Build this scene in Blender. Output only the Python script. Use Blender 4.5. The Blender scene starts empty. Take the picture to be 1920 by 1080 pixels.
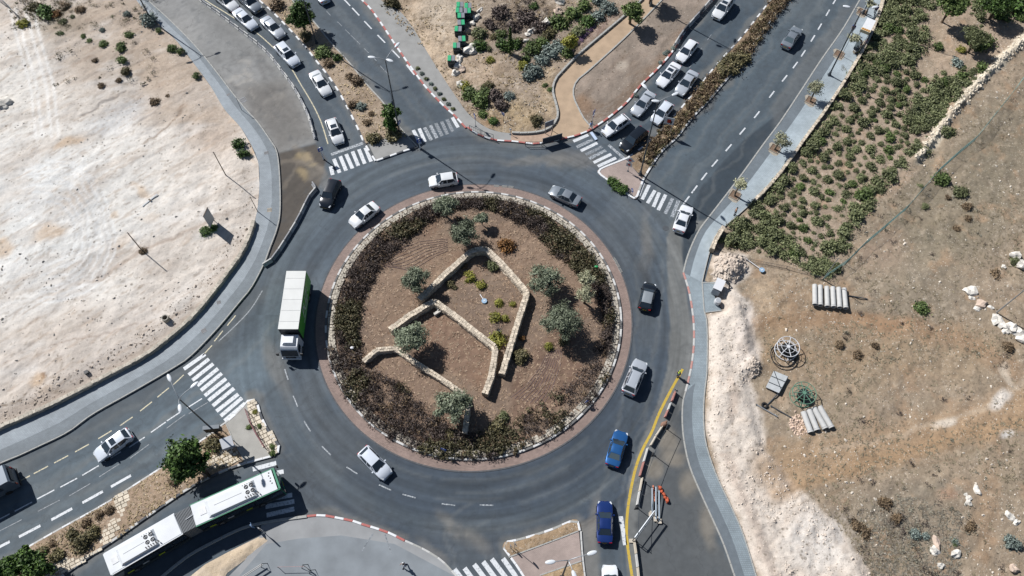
import bpy, bmesh, math, random
import numpy as np
from mathutils import Vector, Matrix, noise as mnoise
R = math.radians
random.seed(7)
S = bpy.context.scene
COL = S.collection

# ------------------------------------------------------------------ camera, sky, sun, exposure
CAM_H, TILT, FPX = 88.0, R(27.5), 1493.0
cam = bpy.data.objects.new('camera', bpy.data.cameras.new('camera'))
COL.objects.link(cam)
cam.location = (0, 0, CAM_H)
cam.rotation_euler = (TILT, 0, 0)
cam.data.sensor_width = 36
cam.data.lens = 28
cam.data.clip_end = 5000
cam.data.clip_start = 1
S.camera = cam
SUN_EL, SHADOW_DIR = R(44.5), R(-38.5)          # shadows run towards SHADOW_DIR on the ground
W = bpy.data.worlds.new('World'); S.world = W; W.use_nodes = True
wn = W.node_tree.nodes; wl = W.node_tree.links
sky = wn.new('ShaderNodeTexSky'); sky.sky_type = 'NISHITA'; sky.sun_disc = False
sx, sy = -math.cos(SHADOW_DIR), -math.sin(SHADOW_DIR)   # towards the sun
sky.sun_elevation = SUN_EL; sky.sun_rotation = math.atan2(sx, sy)
sky.air_density = 1.0; sky.dust_density = 0.6; sky.ozone_density = 1.5
wl.new(sky.outputs[0], wn['Background'].inputs[0])
wn['Background'].inputs[1].default_value = 0.05
sun = bpy.data.objects.new('sun', bpy.data.lights.new('sun', 'SUN')); COL.objects.link(sun)
sun.data.energy = 4.9; sun.data.angle = R(0.53); sun.data.color = (1.0, 0.975, 0.945)
sd = Vector((sx * math.cos(SUN_EL), sy * math.cos(SUN_EL), math.sin(SUN_EL)))
sun.rotation_euler = sd.to_track_quat('Z', 'Y').to_euler()
sun.location = (0, 0, 60)
S.view_settings.view_transform = 'Standard'; S.view_settings.look = 'None'
S.view_settings.exposure = 0.38; S.view_settings.gamma = 1
S.view_settings.use_curve_mapping = False
S.cycles.max_bounces = 5; S.cycles.diffuse_bounces = 2; S.cycles.glossy_bounces = 2
S.cycles.transparent_max_bounces = 4; S.cycles.transmission_bounces = 2

# ------------------------------------------------------------------ survey helpers
ct, st = math.cos(TILT), math.sin(TILT)
def g(x, y, z=0.0):
    """where the sight line through survey mark (x, y) meets the level z"""
    a = (x - 960) / FPX; v = (y - 540) / FPX
    d = Vector((a, st - v * ct, -ct - v * st)); t = (z - CAM_H) / d.z
    return Vector((d.x * t, d.y * t, z))
def gs(pts, z=0.0): return [g(p[0], p[1], z) for p in pts]
def to_px(x, y, z=0.0):
    dz = z - CAM_H; u = y * ct + dz * st; w = y * st - dz * ct
    return 960 + FPX * x / w, 540 - FPX * u / w
K = 1.46
def lin(c):
    c = c / 255.0
    return c / 12.92 if c <= 0.04045 else ((c + 0.055) / 1.055) ** 2.4
def AL(r, g_, b): return tuple(min(0.9, lin(c) / 1.15) for c in (r, g_, b))
def A(r, g_, b): return tuple(min(0.9, lin(c) / K) for c in (r, g_, b))

# value noise for soils
_T = np.random.RandomState(3).rand(256, 256)
def vnoise(x, y, o=0):
    x = x + o * 17.3; y = y + o * 9.1
    xi = np.floor(x).astype(int); yi = np.floor(y).astype(int); fx = x - xi; fy = y - yi
    fx = fx * fx * (3 - 2 * fx); fy = fy * fy * (3 - 2 * fy)
    a = _T[xi & 255, yi & 255]; b = _T[(xi + 1) & 255, yi & 255]; c = _T[xi & 255, (yi + 1) & 255]; d = _T[(xi + 1) & 255, (yi + 1) & 255]
    return (a * (1 - fx) + b * fx) * (1 - fy) + (c * (1 - fx) + d * fx) * fy
def fbm(x, y, o=0, n=4):
    s = 0; a = 0.5; t = 0
    for i in range(n):
        s = s + a * vnoise(x, y, o + i); t += a; a *= 0.55; x = x * 2.03; y = y * 2.03
    return s / t
def seg_dist(px, py, pts, closed=False):
    d = np.full(px.shape, 1e9); n = len(pts)
    for i in range(n if closed else n - 1):
        ax, ay = pts[i][0], pts[i][1]; bx, by = pts[(i + 1) % n][0], pts[(i + 1) % n][1]
        vx, vy = bx - ax, by - ay; L = vx * vx + vy * vy + 1e-9
        t = np.clip(((px - ax) * vx + (py - ay) * vy) / L, 0, 1)
        d = np.minimum(d, np.hypot(px - ax - t * vx, py - ay - t * vy))
    return d
def inside(px, py, pts):
    r = np.zeros(px.shape, bool); n = len(pts); j = n - 1
    for i in range(n):
        xi, yi = pts[i][0], pts[i][1]; xj, yj = pts[j][0], pts[j][1]
        if yi != yj:
            c = ((yi > py) != (yj > py)) & (px < (xj - xi) * (py - yi) / (yj - yi) + xi); r ^= c
        j = i
    return r
def sstep(a, b, x):
    t = np.clip((x - a) / (b - a + 1e-9), 0, 1); return t * t * (3 - 2 * t)

class Paint:
    """soil and surface colours laid out over survey coordinates"""
    def __init__(s, x, y, base):
        s.x, s.y = x, y; s.px, s.py = to_px(x, y)
        s.c = np.tile(np.array(A(*base)), (len(x), 1))
        wob = 14
        s.wx = s.px + wob * (fbm(x * .35, y * .35, 1) - .5) * 2; s.wy = s.py + wob * (fbm(x * .35, y * .35, 7) - .5) * 2
    def mix(s, m, rgb):
        m = np.clip(m, 0, 1)[:, None]; s.c = s.c * (1 - m) + np.array(A(*rgb)) * m
    def blob(s, cx, cy, rx, ry, rgb, a=1, ang=0, soft=.6):
        c, n = math.cos(R(ang)), math.sin(R(ang)); dx, dy = s.wx - cx, s.wy - cy
        d = np.hypot((dx * c + dy * n) / rx, (-dx * n + dy * c) / ry)
        s.mix(a * (1 - sstep(1 - soft, 1 + soft * .5, d)), rgb)
    def poly(s, pts, rgb, a=1, soft=6, wob=True):
        px, py = (s.wx, s.wy) if wob else (s.px, s.py)
        d = seg_dist(px, py, pts, True); d = np.where(inside(px, py, pts), d, -d)
        s.mix(a * sstep(-soft, soft, d), rgb)
    def stroke(s, pts, w, rgb, a=1, soft=.6, wob=False):
        px, py = (s.wx, s.wy) if wob else (s.px, s.py)
        d = seg_dist(px, py, pts); s.mix(a * (1 - sstep(w * (1 - soft), w * (1 + soft), d)), rgb)
    def noise(s, sc, rgb, lo, hi, a=1, o=0, stretch=1, ang=0):
        c, n = math.cos(R(ang)), math.sin(R(ang))
        u = (s.x * c + s.y * n) * sc / stretch; v = (-s.x * n + s.y * c) * sc
        s.mix(a * sstep(lo, hi, fbm(u, v, o)), rgb)

# ------------------------------------------------------------------ materials
MATS = {}
def nodes(name, rough=.8, metal=0):
    m = bpy.data.materials.new(name); m.use_nodes = True; b = m.node_tree.nodes['Principled BSDF']
    b.inputs['Roughness'].default_value = rough; b.inputs['Metallic'].default_value = metal
    return m, m.node_tree.nodes, m.node_tree.links, b
def noise_mul(N, L, src, scale, lo, hi, detail=4, vec=None):
    t = N.new('ShaderNodeTexNoise'); t.inputs['Scale'].default_value = scale; t.inputs['Detail'].default_value = detail
    if vec is not None: L.new(vec, t.inputs['Vector'])
    r = N.new('ShaderNodeMapRange'); r.inputs['From Min'].default_value = .3; r.inputs['From Max'].default_value = .7
    r.inputs['To Min'].default_value = lo; r.inputs['To Max'].default_value = hi; L.new(t.outputs[0], r.inputs[0])
    x = N.new('ShaderNodeMix'); x.data_type = 'RGBA'; x.blend_type = 'MULTIPLY'; x.inputs[0].default_value = 1
    L.new(src, x.inputs[6]); L.new(r.outputs[0], x.inputs[7]); return x.outputs[2], t
def M(name, rgb=None, rough=.7, metal=0, var=.12, scale=3, coat=0, ior=None):
    if name in MATS: return MATS[name]
    m, N, L, b = nodes(name, rough, metal)
    c = N.new('ShaderNodeRGB'); c.outputs[0].default_value = (*A(*rgb), 1)
    tc = N.new('ShaderNodeTexCoord'); o = c.outputs[0]
    if var: o, _ = noise_mul(N, L, o, scale, 1 - var, 1 + var, vec=tc.outputs['Object'])
    L.new(o, b.inputs['Base Color'])
    if coat: b.inputs['Coat Weight'].default_value = coat; b.inputs['Coat Roughness'].default_value = .06
    if ior: b.inputs['IOR'].default_value = ior
    MATS[name] = m; return m
def soil_mat(name, stones=.35, tufts=.3, bump=.5, rough=.95, fine=1.0, stone_rgb=(232, 224, 212), tuft_rgb=(96, 84, 66)):
    m, N, L, b = nodes(name, rough); b.inputs['Specular IOR Level'].default_value = .15
    at = N.new('ShaderNodeAttribute'); at.attribute_name = 'Col'
    geo = N.new('ShaderNodeNewGeometry'); P = geo.outputs['Position']
    o = at.outputs['Color']
    o, _ = noise_mul(N, L, o, .5, .94, 1.06, 5, P)
    o, t2 = noise_mul(N, L, o, 2.6, 1 - .09 * fine, 1 + .09 * fine, 8, P)
    o, t3 = noise_mul(N, L, o, 13, 1 - .15 * fine, 1 + .15 * fine, 4, P)
    def over(o, scale, thr, dens, rgb, rscale):
        v = N.new('ShaderNodeTexVoronoi'); v.inputs['Scale'].default_value = scale; L.new(P, v.inputs['Vector'])
        sel = N.new('ShaderNodeSeparateColor'); L.new(v.outputs['Color'], sel.inputs[0])
        k = N.new('ShaderNodeMath'); k.operation = 'MULTIPLY'; k.inputs[1].default_value = thr; L.new(sel.outputs[1], k.inputs[0])
        lt = N.new('ShaderNodeMath'); lt.operation = 'LESS_THAN'; L.new(v.outputs['Distance'], lt.inputs[0]); L.new(k.outputs[0], lt.inputs[1])
        l2 = N.new('ShaderNodeMath'); l2.operation = 'LESS_THAN'; l2.inputs[1].default_value = dens; L.new(sel.outputs[0], l2.inputs[0])
        n = N.new('ShaderNodeTexNoise'); n.inputs['Scale'].default_value = rscale; L.new(P, n.inputs['Vector'])
        g2 = N.new('ShaderNodeMath'); g2.operation = 'GREATER_THAN'; g2.inputs[1].default_value = .5; L.new(n.outputs[0], g2.inputs[0])
        a = N.new('ShaderNodeMath'); a.operation = 'MULTIPLY'; L.new(lt.outputs[0], a.inputs[0]); L.new(l2.outputs[0], a.inputs[1])
        a2 = N.new('ShaderNodeMath'); a2.operation = 'MULTIPLY'; L.new(a.outputs[0], a2.inputs[0]); L.new(g2.outputs[0], a2.inputs[1])
        a3 = N.new('ShaderNodeMath'); a3.operation = 'MULTIPLY'; L.new(a2.outputs[0], a3.inputs[0]); a3.inputs[1].default_value = .5
        x = N.new('ShaderNodeMix'); x.data_type = 'RGBA'; L.new(a3.outputs[0], x.inputs[0]); L.new(o, x.inputs[6]); x.inputs[7].default_value = (*A(*rgb), 1)
        return x.outputs[2]
    if tufts: o = over(o, 2.6, .5, tufts, tuft_rgb, .35); o = over(o, 5.5, .5, tufts * .7, tuft_rgb, .6)
    if stones: o = over(o, 5.0, .42, stones * .6, stone_rgb, .22); o = over(o, 9, .45, stones * .6, stone_rgb, .4)
    L.new(o, b.inputs['Base Color'])
    bp = N.new('ShaderNodeBump'); bp.inputs['Strength'].default_value = bump; bp.inputs['Distance'].default_value = .12
    ad = N.new('ShaderNodeMath'); ad.operation = 'MULTIPLY_ADD'; ad.inputs[1].default_value = .5; L.new(t3.outputs[0], ad.inputs[0]); L.new(t2.outputs[0], ad.inputs[2])
    L.new(ad.outputs[0], bp.inputs['Height']); L.new(bp.outputs[0], b.inputs['Normal'])
    MATS[name] = m; return m
def asphalt_mat(cx, cy):
    m, N, L, b = nodes('asphalt', .82); b.inputs['Specular IOR Level'].default_value = .3
    at = N.new('ShaderNodeAttribute'); at.attribute_name = 'Col'
    geo = N.new('ShaderNodeNewGeometry'); P = geo.outputs['Position']; o = at.outputs['Color']
    o, _ = noise_mul(N, L, o, .22, .92, 1.08, 4, P)
    o, t2 = noise_mul(N, L, o, 1.3, .90, 1.10, 8, P)
    o, t3 = noise_mul(N, L, o, 22, .86, 1.14, 2, P)
    # worn wheel tracks that run round the circle
    sub = N.new('ShaderNodeVectorMath'); sub.operation = 'SUBTRACT'; sub.inputs[1].default_value = (cx, cy, 0); L.new(P, sub.inputs[0])
    sp = N.new('ShaderNodeSeparateXYZ'); L.new(sub.outputs[0], sp.inputs[0])
    ln = N.new('ShaderNodeVectorMath'); ln.operation = 'LENGTH'; L.new(sub.outputs[0], ln.inputs[0])
    an = N.new('ShaderNodeMath'); an.operation = 'ARCTAN2'; L.new(sp.outputs[1], an.inputs[0]); L.new(sp.outputs[0], an.inputs[1])
    cb = N.new('ShaderNodeCombineXYZ'); am = N.new('ShaderNodeMath'); am.operation = 'MULTIPLY'; am.inputs[1].default_value = 1.5; L.new(an.outputs[0], am.inputs[0])
    rm = N.new('ShaderNodeMath'); rm.operation = 'MULTIPLY'; rm.inputs[1].default_value = 1.0; L.new(ln.outputs['Value'], rm.inputs[0])
    L.new(rm.outputs[0], cb.inputs[0]); L.new(am.outputs[0], cb.inputs[1])
    t = N.new('ShaderNodeTexNoise'); t.inputs['Scale'].default_value = 1; t.inputs['Detail'].default_value = 5; L.new(cb.outputs[0], t.inputs['Vector'])
    r = N.new('ShaderNodeMapRange'); r.inputs[1].default_value = .3; r.inputs[2].default_value = .7; r.inputs[3].default_value = .75; r.inputs[4].default_value = 1.27; L.new(t.outputs[0], r.inputs[0])
    fo = N.new('ShaderNodeMapRange'); fo.inputs[1].default_value = 33; fo.inputs[2].default_value = 27; L.new(ln.outputs['Value'], fo.inputs[0])
    x = N.new('ShaderNodeMix'); x.data_type = 'RGBA'; x.blend_type = 'MULTIPLY'; L.new(fo.outputs[0], x.inputs[0]); L.new(o, x.inputs[6]); L.new(r.outputs[0], x.inputs[7])
    # hairline cracks
    v = N.new('ShaderNodeTexVoronoi'); v.feature = 'DISTANCE_TO_EDGE'; v.inputs['Scale'].default_value = .14
    ds = N.new('ShaderNodeTexNoise'); ds.inputs['Scale'].default_value = .8; L.new(P, ds.inputs['Vector'])
    mx = N.new('ShaderNodeVectorMath'); mx.operation = 'MULTIPLY_ADD'; mx.inputs[1].default_value = (3, 3, 0); L.new(ds.outputs[1], mx.inputs[0]); L.new(P, mx.inputs[2]); L.new(mx.outputs[0], v.inputs['Vector'])
    lt = N.new('ShaderNodeMath'); lt.operation = 'LESS_THAN'; lt.inputs[1].default_value = .006; L.new(v.outputs['Distance'], lt.inputs[0])
    lm = N.new('ShaderNodeMath'); lm.operation = 'MULTIPLY'; lm.inputs[1].default_value = .16; L.new(lt.outputs[0], lm.inputs[0])
    x2 = N.new('ShaderNodeMix'); x2.data_type = 'RGBA'; L.new(lm.outputs[0], x2.inputs[0]); L.new(x.outputs[2], x2.inputs[6]); x2.inputs[7].default_value = (.02, .02, .022, 1)
    L.new(x2.outputs[2], b.inputs['Base Color'])
    bp = N.new('ShaderNodeBump'); bp.inputs['Strength'].default_value = .25; bp.inputs['Distance'].default_value = .02; L.new(t3.outputs[0], bp.inputs['Height']); L.new(bp.outputs[0], b.inputs['Normal'])
    return m
def paver_mat(name, rgb, joint, bw=.22, bh=.11, var=.10, rot=0):
    m, N, L, b = nodes(name, .85)
    geo = N.new('ShaderNodeNewGeometry'); mp = N.new('ShaderNodeMapping'); mp.inputs['Rotation'].default_value = (0, 0, rot); L.new(geo.outputs['Position'], mp.inputs[0])
    br = N.new('ShaderNodeTexBrick'); br.inputs['Scale'].default_value = 1; br.inputs['Brick Width'].default_value = bw; br.inputs['Row Height'].default_value = bh
    br.inputs['Mortar Size'].default_value = .012; c = A(*rgb)
    br.inputs['Color1'].default_value = (*[q * (1 - var) for q in c], 1); br.inputs['Color2'].default_value = (*[min(.9, q * (1 + var)) for q in c], 1); br.inputs['Mortar'].default_value = (*A(*joint), 1)
    L.new(mp.outputs[0], br.inputs['Vector'])
    o, _ = noise_mul(N, L, br.outputs[0], .35, .86, 1.14, 6, geo.outputs['Position'])
    o, _ = noise_mul(N, L, o, 1.8, .93, 1.07, 5, geo.outputs['Position'])
    o, _ = noise_mul(N, L, o, .07, .9, 1.1, 2, geo.outputs['Position'])
    L.new(o, b.inputs['Base Color']); MATS[name] = m; return m
def leaf_mat(name, a, b_, rough=.6, lo=0.0, hi=1.0):
    m, N, L, b = nodes(name, rough); b.inputs['Specular IOR Level'].default_value = .3
    geo = N.new('ShaderNodeNewGeometry'); oi = N.new('ShaderNodeObjectInfo')
    x = N.new('ShaderNodeMix'); x.data_type = 'RGBA'; x.inputs[6].default_value = (*AL(*a), 1); x.inputs[7].default_value = (*AL(*b_), 1)
    L.new(geo.outputs['Random Per Island'], x.inputs[0])
    r = N.new('ShaderNodeMapRange'); r.inputs[3].default_value = .78; r.inputs[4].default_value = 1.22; L.new(oi.outputs['Random'], r.inputs[0])
    k = N.new('ShaderNodeMix'); k.data_type = 'RGBA'; k.blend_type = 'MULTIPLY'; k.inputs[0].default_value = 1; L.new(x.outputs[2], k.inputs[6]); L.new(r.outputs[0], k.inputs[7])
    o, _ = noise_mul(N, L, k.outputs[2], .9, .75, 1.25, 3, geo.outputs['Position'])
    L.new(o, b.inputs['Base Color'])
    MATS[name] = m; return m
def rock_mat(name, a, var=.15, scale=2.5):
    m, N, L, b = nodes(name, .9); tc = N.new('ShaderNodeTexCoord'); geo = N.new('ShaderNodeNewGeometry')
    c = N.new('ShaderNodeRGB'); c.outputs[0].default_value = (*A(*a), 1)
    o, _ = noise_mul(N, L, c.outputs[0], scale, 1 - var, 1 + var, 6, geo.outputs['Position'])
    r = N.new('ShaderNodeMapRange'); r.inputs[3].default_value = 1 - var; r.inputs[4].default_value = 1 + var; L.new(geo.outputs['Random Per Island'], r.inputs[0])
    k = N.new('ShaderNodeMix'); k.data_type = 'RGBA'; k.blend_type = 'MULTIPLY'; k.inputs[0].default_value = 1; L.new(o, k.inputs[6]); L.new(r.outputs[0], k.inputs[7])
    L.new(k.outputs[2], b.inputs['Base Color'])
    t = N.new('ShaderNodeTexNoise'); t.inputs['Scale'].default_value = 6; L.new(geo.outputs['Position'], t.inputs['Vector'])
    bp = N.new('ShaderNodeBump'); bp.inputs['Strength'].default_value = .5; bp.inputs['Distance'].default_value = .08; L.new(t.outputs[0], bp.inputs['Height']); L.new(bp.outputs[0], b.inputs['Normal'])
    MATS[name] = m; return m
def wear_paint(name, rgb, wear=.5, alpha_lo=.0):
    """road paint: worn through where the noise is low"""
    m, N, L, b = nodes(name, .6); geo = N.new('ShaderNodeNewGeometry')
    t = N.new('ShaderNodeTexNoise'); t.inputs['Scale'].default_value = 5; t.inputs['Detail'].default_value = 6; L.new(geo.outputs['Position'], t.inputs['Vector'])
    r = N.new('ShaderNodeMapRange'); r.inputs[1].default_value = wear - .12; r.inputs[2].default_value = wear + .12; L.new(t.outputs[0], r.inputs[0])
    x = N.new('ShaderNodeMix'); x.data_type = 'RGBA'; L.new(r.outputs[0], x.inputs[0]); x.inputs[6].default_value = (*A(104, 112, 120), 1); x.inputs[7].default_value = (*A(*rgb), 1)
    L.new(x.outputs[2], b.inputs['Base Color']); MATS[name] = m; return m

# ------------------------------------------------------------------ objects and meshes
def tag(o, label=None, cat=None, group=None, kind=None):
    if label: o['label'] = label
    if cat: o['category'] = cat
    if group: o['group'] = group
    if kind: o['kind'] = kind
    return o
def empty(name, loc, rz=0, **k):
    o = bpy.data.objects.new(name, None); COL.objects.link(o); o.location = loc; o.rotation_euler = (0, 0, rz); o.empty_display_size = .3
    return tag(o, **k)
def link(name, mesh, parent=None, loc=(0, 0, 0), rz=0, **k):
    o = bpy.data.objects.new(name, mesh); COL.objects.link(o); o.parent = parent; o.location = loc; o.rotation_euler = (0, 0, rz)
    return tag(o, **k)
def copy_tree(o, parent=None):
    c = o.copy(); COL.objects.link(c); c.parent = parent
    for ch in o.children: copy_tree(ch, c)
    return c
class MB:
    def __init__(s): s.v = []; s.f = []
    def add(s, v, f):
        n = len(s.v); s.v += [tuple(p) for p in v]; s.f += [tuple(i + n for i in q) for q in f]; return s
    def box(s, c, d, rz=0, rot=None, taper=1):
        x, y, z = d[0] / 2, d[1] / 2, d[2] / 2
        P = [(-x, -y, -z), (x, -y, -z), (x, y, -z), (-x, y, -z), (-x * taper, -y * taper, z), (x * taper, -y * taper, z), (x * taper, y * taper, z), (-x * taper, y * taper, z)]
        m = rot if rot is not None else Matrix.Rotation(rz, 3, 'Z')
        return s.add([m @ Vector(p) + Vector(c) for p in P], [(0, 3, 2, 1), (4, 5, 6, 7), (0, 1, 5, 4), (1, 2, 6, 5), (2, 3, 7, 6), (3, 0, 4, 7)])
    def tube(s, pts, r, n=8, cap=True, closed=False):
        pts = [Vector(p) for p in pts]; rr = r if isinstance(r, (list, tuple)) else [r] * len(pts); V = []; F = []
        k = len(pts)
        for i, p in enumerate(pts):
            a = pts[(i - 1) % k] if (closed or i > 0) else p; b = pts[(i + 1) % k] if (closed or i < k - 1) else p
            t = (b - a).normalized(); u = t.cross(Vector((0, 0, 1)));
            if u.length < 1e-3: u = Vector((1, 0, 0))
            u.normalize(); w = u.cross(t).normalized()
            V += [p + (u * math.cos(2 * math.pi * j / n) + w * math.sin(2 * math.pi * j / n)) * rr[i] for j in range(n)]
        for i in range(k if closed else k - 1):
            for j in range(n):
                a = i * n + j; b = i * n + (j + 1) % n; c = ((i + 1) % k) * n + (j + 1) % n; d = ((i + 1) % k) * n + j; F.append((a, b, c, d))
        if cap and not closed: F.append(tuple(range(n - 1, -1, -1))); F.append(tuple((k - 1) * n + j for j in range(n)))
        return s.add(V, F)
    def cyl(s, c, r, h, n=16, r2=None):
        return s.tube([c, (c[0], c[1], c[2] + h)], [r, r if r2 is None else r2], n)
    def ring(s, c, r, t, n=28, axis='Z', k=6):
        P = []
        for i in range(n):
            a = 2 * math.pi * i / n
            P.append((c[0] + r * math.cos(a), c[1] + r * math.sin(a), c[2]) if axis == 'Z' else (c[0], c[1] + r * math.cos(a), c[2] + r * math.sin(a)))
        return s.tube(P, t, k, closed=True)
    def prism(s, poly, z0, z1):
        n = len(poly); a = sum(poly[i][0] * poly[(i + 1) % n][1] - poly[(i + 1) % n][0] * poly[i][1] for i in range(n))
        if a < 0: poly = poly[::-1]
        V = [(p[0], p[1], z0) for p in poly] + [(p[0], p[1], z1) for p in poly]
        F = [tuple(range(n, 2 * n))] + [(i, (i + 1) % n, n + (i + 1) % n, n + i) for i in range(n)]
        return s.add(V, F)
    def ball(s, c, r, nu=10, nv=6, zs=(1, 1, 1)):
        V = []; F = []
        for j in range(nv + 1):
            t = math.pi * j / nv
            for i in range(nu):
                a = 2 * math.pi * i / nu; V.append((c[0] + r * zs[0] * math.sin(t) * math.cos(a), c[1] + r * zs[1] * math.sin(t) * math.sin(a), c[2] + r * zs[2] * math.cos(t)))
        for j in range(nv):
            for i in range(nu): F.append((j * nu + i, (j + 1) * nu + i, (j + 1) * nu + (i + 1) % nu, j * nu + (i + 1) % nu))
        return s.add(V, F)
    def mesh(s, name, mat, smooth=False, ang=35):
        me = bpy.data.meshes.new(name); me.from_pydata(s.v, [], s.f); me.materials.append(mat)
        bm = bmesh.new(); bm.from_mesh(me); bmesh.ops.remove_doubles(bm, verts=bm.verts, dist=1e-5)
        ng = [f for f in bm.faces if len(f.verts) > 4]
        if ng: bmesh.ops.triangulate(bm, faces=ng)
        bmesh.ops.recalc_face_normals(bm, faces=bm.faces); bm.to_mesh(me); bm.free()
        if smooth:
            me.shade_smooth(); me.set_sharp_from_angle(angle=R(ang))
        return me
    def build(s, name, mat, parent=None, loc=(0, 0, 0), rz=0, smooth=False, **k):
        return link(name, s.mesh(name, mat, smooth), parent, loc, rz, **k)
def resample(pts, n=None, step=None):
    P = [np.array(p[:2], float) for p in pts]; L = [0]
    for i in range(len(P) - 1): L.append(L[-1] + np.linalg.norm(P[i + 1] - P[i]))
    n = n or max(2, int(round(L[-1] / step)) + 1)
    t = np.linspace(0, L[-1], n); X = np.array(P)
    return np.stack([np.interp(t, L, X[:, 0]), np.interp(t, L, X[:, 1])], 1)
def smooth_path(pts, k=4):
    """Catmull-Rom through the surveyed points"""
    P = [np.array(p[:2], float) for p in pts]; P = [2 * P[0] - P[1]] + P + [2 * P[-1] - P[-2]]; out = []
    for i in range(1, len(P) - 2):
        for j in range(k):
            t = j / k; a, b, c, d = P[i - 1], P[i], P[i + 1], P[i + 2]
            out.append(.5 * (2 * b + (c - a) * t + (2 * a - 5 * b + 4 * c - d) * t * t + (3 * b - a - 3 * c + d) * t ** 3))
    out.append(P[-2]); return out
def sp(pts, k=4): return [tuple(q) for q in smooth_path([g(*p) for p in pts], k)]
def ribbon(name, ea, eb, z0, z1, mat, parent=None, n=60, **k):
    a = resample(ea, n); b = resample(eb, n); V = []; F = []
    for i in range(n): V += [(*a[i], z1), (*b[i], z1), (*a[i], z0), (*b[i], z0)]
    for i in range(n - 1):
        j = i * 4; F += [(j, j + 1, j + 5, j + 4), (j, j + 4, j + 6, j + 2), (j + 1, j + 3, j + 7, j + 5)]
    F += [(0, 2, 3, 1), (n * 4 - 4, n * 4 - 3, n * 4 - 1, n * 4 - 2)]
    return MB().add(V, F).build(name, mat, parent, **k)
def offset(path, d):
    P = np.array([p[:2] for p in path], float); T = np.gradient(P, axis=0); T /= np.linalg.norm(T, axis=1)[:, None] + 1e-9
    return [(p[0] - t[1] * d, p[1] + t[0] * d) for p, t in zip(P, T)]
def set_cols(me, cols):
    at = me.color_attributes.new('Col', 'FLOAT_COLOR', 'POINT'); a = np.ones((len(me.vertices), 4), np.float32); a[:, :3] = cols
    at.data.foreach_set('color', a.ravel())
def zone(name, poly, res, base, mat, height=None, paint=None, edge=.1, kind='structure', shape=.8, label=None, holes=()):
    """a patch of ground with a true boundary: grid inside, outline vertices moved onto the boundary"""
    P = [(p[0], p[1]) for p in poly]; xs = [p[0] for p in P]; ys = [p[1] for p in P]
    nx = int((max(xs) - min(xs)) / res) + 3; ny = int((max(ys) - min(ys)) / res) + 3
    X, Y = np.meshgrid(min(xs) - res + np.arange(nx + 1) * res, min(ys) - res + np.arange(ny + 1) * res, indexing='ij')
    cx = (X[:-1, :-1] + X[1:, 1:]) / 2; cy = (Y[:-1, :-1] + Y[1:, 1:]) / 2
    keep = inside(cx.ravel(), cy.ravel(), P).reshape(cx.shape)
    for h in holes: keep &= ~inside(cx.ravel(), cy.ravel(), h).reshape(cx.shape)
    idx = np.arange((nx + 1) * (ny + 1)).reshape(nx + 1, ny + 1)
    q = np.stack([idx[:-1, :-1], idx[1:, :-1], idx[1:, 1:], idx[:-1, 1:]], -1)[keep]
    used, inv = np.unique(q, return_inverse=True); q = inv.reshape(q.shape)
    x = X.ravel()[used].copy(); y = Y.ravel()[used].copy()
    cnt = np.bincount(q.ravel(), minlength=len(used)); bd = np.where(cnt < 4)[0]
    bx, by = x[bd].copy(), y[bd].copy(); best = np.full(len(bd), 1e9); tx, ty = bx.copy(), by.copy()
    for loop in [P] + [list(h) for h in holes]:
        n = len(loop)
        for i in range(n):
            ax, ay = loop[i]; ex, ey = loop[(i + 1) % n]; vx, vy = ex - ax, ey - ay
            t = np.clip(((bx - ax) * vx + (by - ay) * vy) / (vx * vx + vy * vy + 1e-9), 0, 1)
            px, py = ax + t * vx, ay + t * vy; d = np.hypot(bx - px, by - py); m = (d < best) & (d < res * 1.1)
            best[m] = d[m]; tx[m] = px[m]; ty[m] = py[m]
    x[bd] = tx; y[bd] = ty
    z = np.full(x.shape, edge)
    if height is not None:
        d = seg_dist(x, y, P, True)
        for h in holes: d = np.minimum(d, seg_dist(x, y, list(h), True))
        z = edge + height(x, y) * sstep(0, shape, d)
    me = bpy.data.meshes.new(name); nv, nf = len(x), len(q)
    me.vertices.add(nv); me.vertices.foreach_set('co', np.stack([x, y, z], 1).astype(np.float32).ravel())
    me.loops.add(nf * 4); me.loops.foreach_set('vertex_index', q.astype(np.int32).ravel())
    me.polygons.add(nf); me.polygons.foreach_set('loop_start', np.arange(0, nf * 4, 4, dtype=np.int32)); me.polygons.foreach_set('loop_total', np.full(nf, 4, np.int32))
    me.update(calc_edges=True); me.validate()
    p = Paint(x, y, base)
    if paint: paint(p)
    set_cols(me, p.c); me.materials.append(mat); me.shade_smooth()
    o = link(name, me, kind=kind)
    if label: o['label'] = label
    return o
# ------------------------------------------------------------------ ground
CX, CY, RAD = -4.67, 42.1, 18.0
soil_tan = soil_mat('soil_tan', .25, .12, .6, fine=.8)
soil_field = soil_mat('soil_field', .5, .45, .6, fine=1.1, tuft_rgb=(118, 108, 92))
soil_island = soil_mat('soil_island', .12, .3, .5, fine=1.1, tuft_rgb=(122, 96, 76), stone_rgb=(200, 180, 160))
soil_rubble = soil_mat('soil_rubble', .5, .0, 1.3, fine=1.0, stone_rgb=(240, 232, 224))
soil_verge = soil_mat('soil_verge', .5, .45, .8, fine=1.2)
asphalt = asphalt_mat(CX, CY)
big = MB(); big.add([(-1500, -1500, -.6), (1500, -1500, -.6), (1500, 1500, -.6), (-1500, 1500, -.6)], [(0, 1, 2, 3)])
big.build('ground', M('ground_soil', (170, 150, 125), .95, var=.2, scale=.4), kind='structure')

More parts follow.
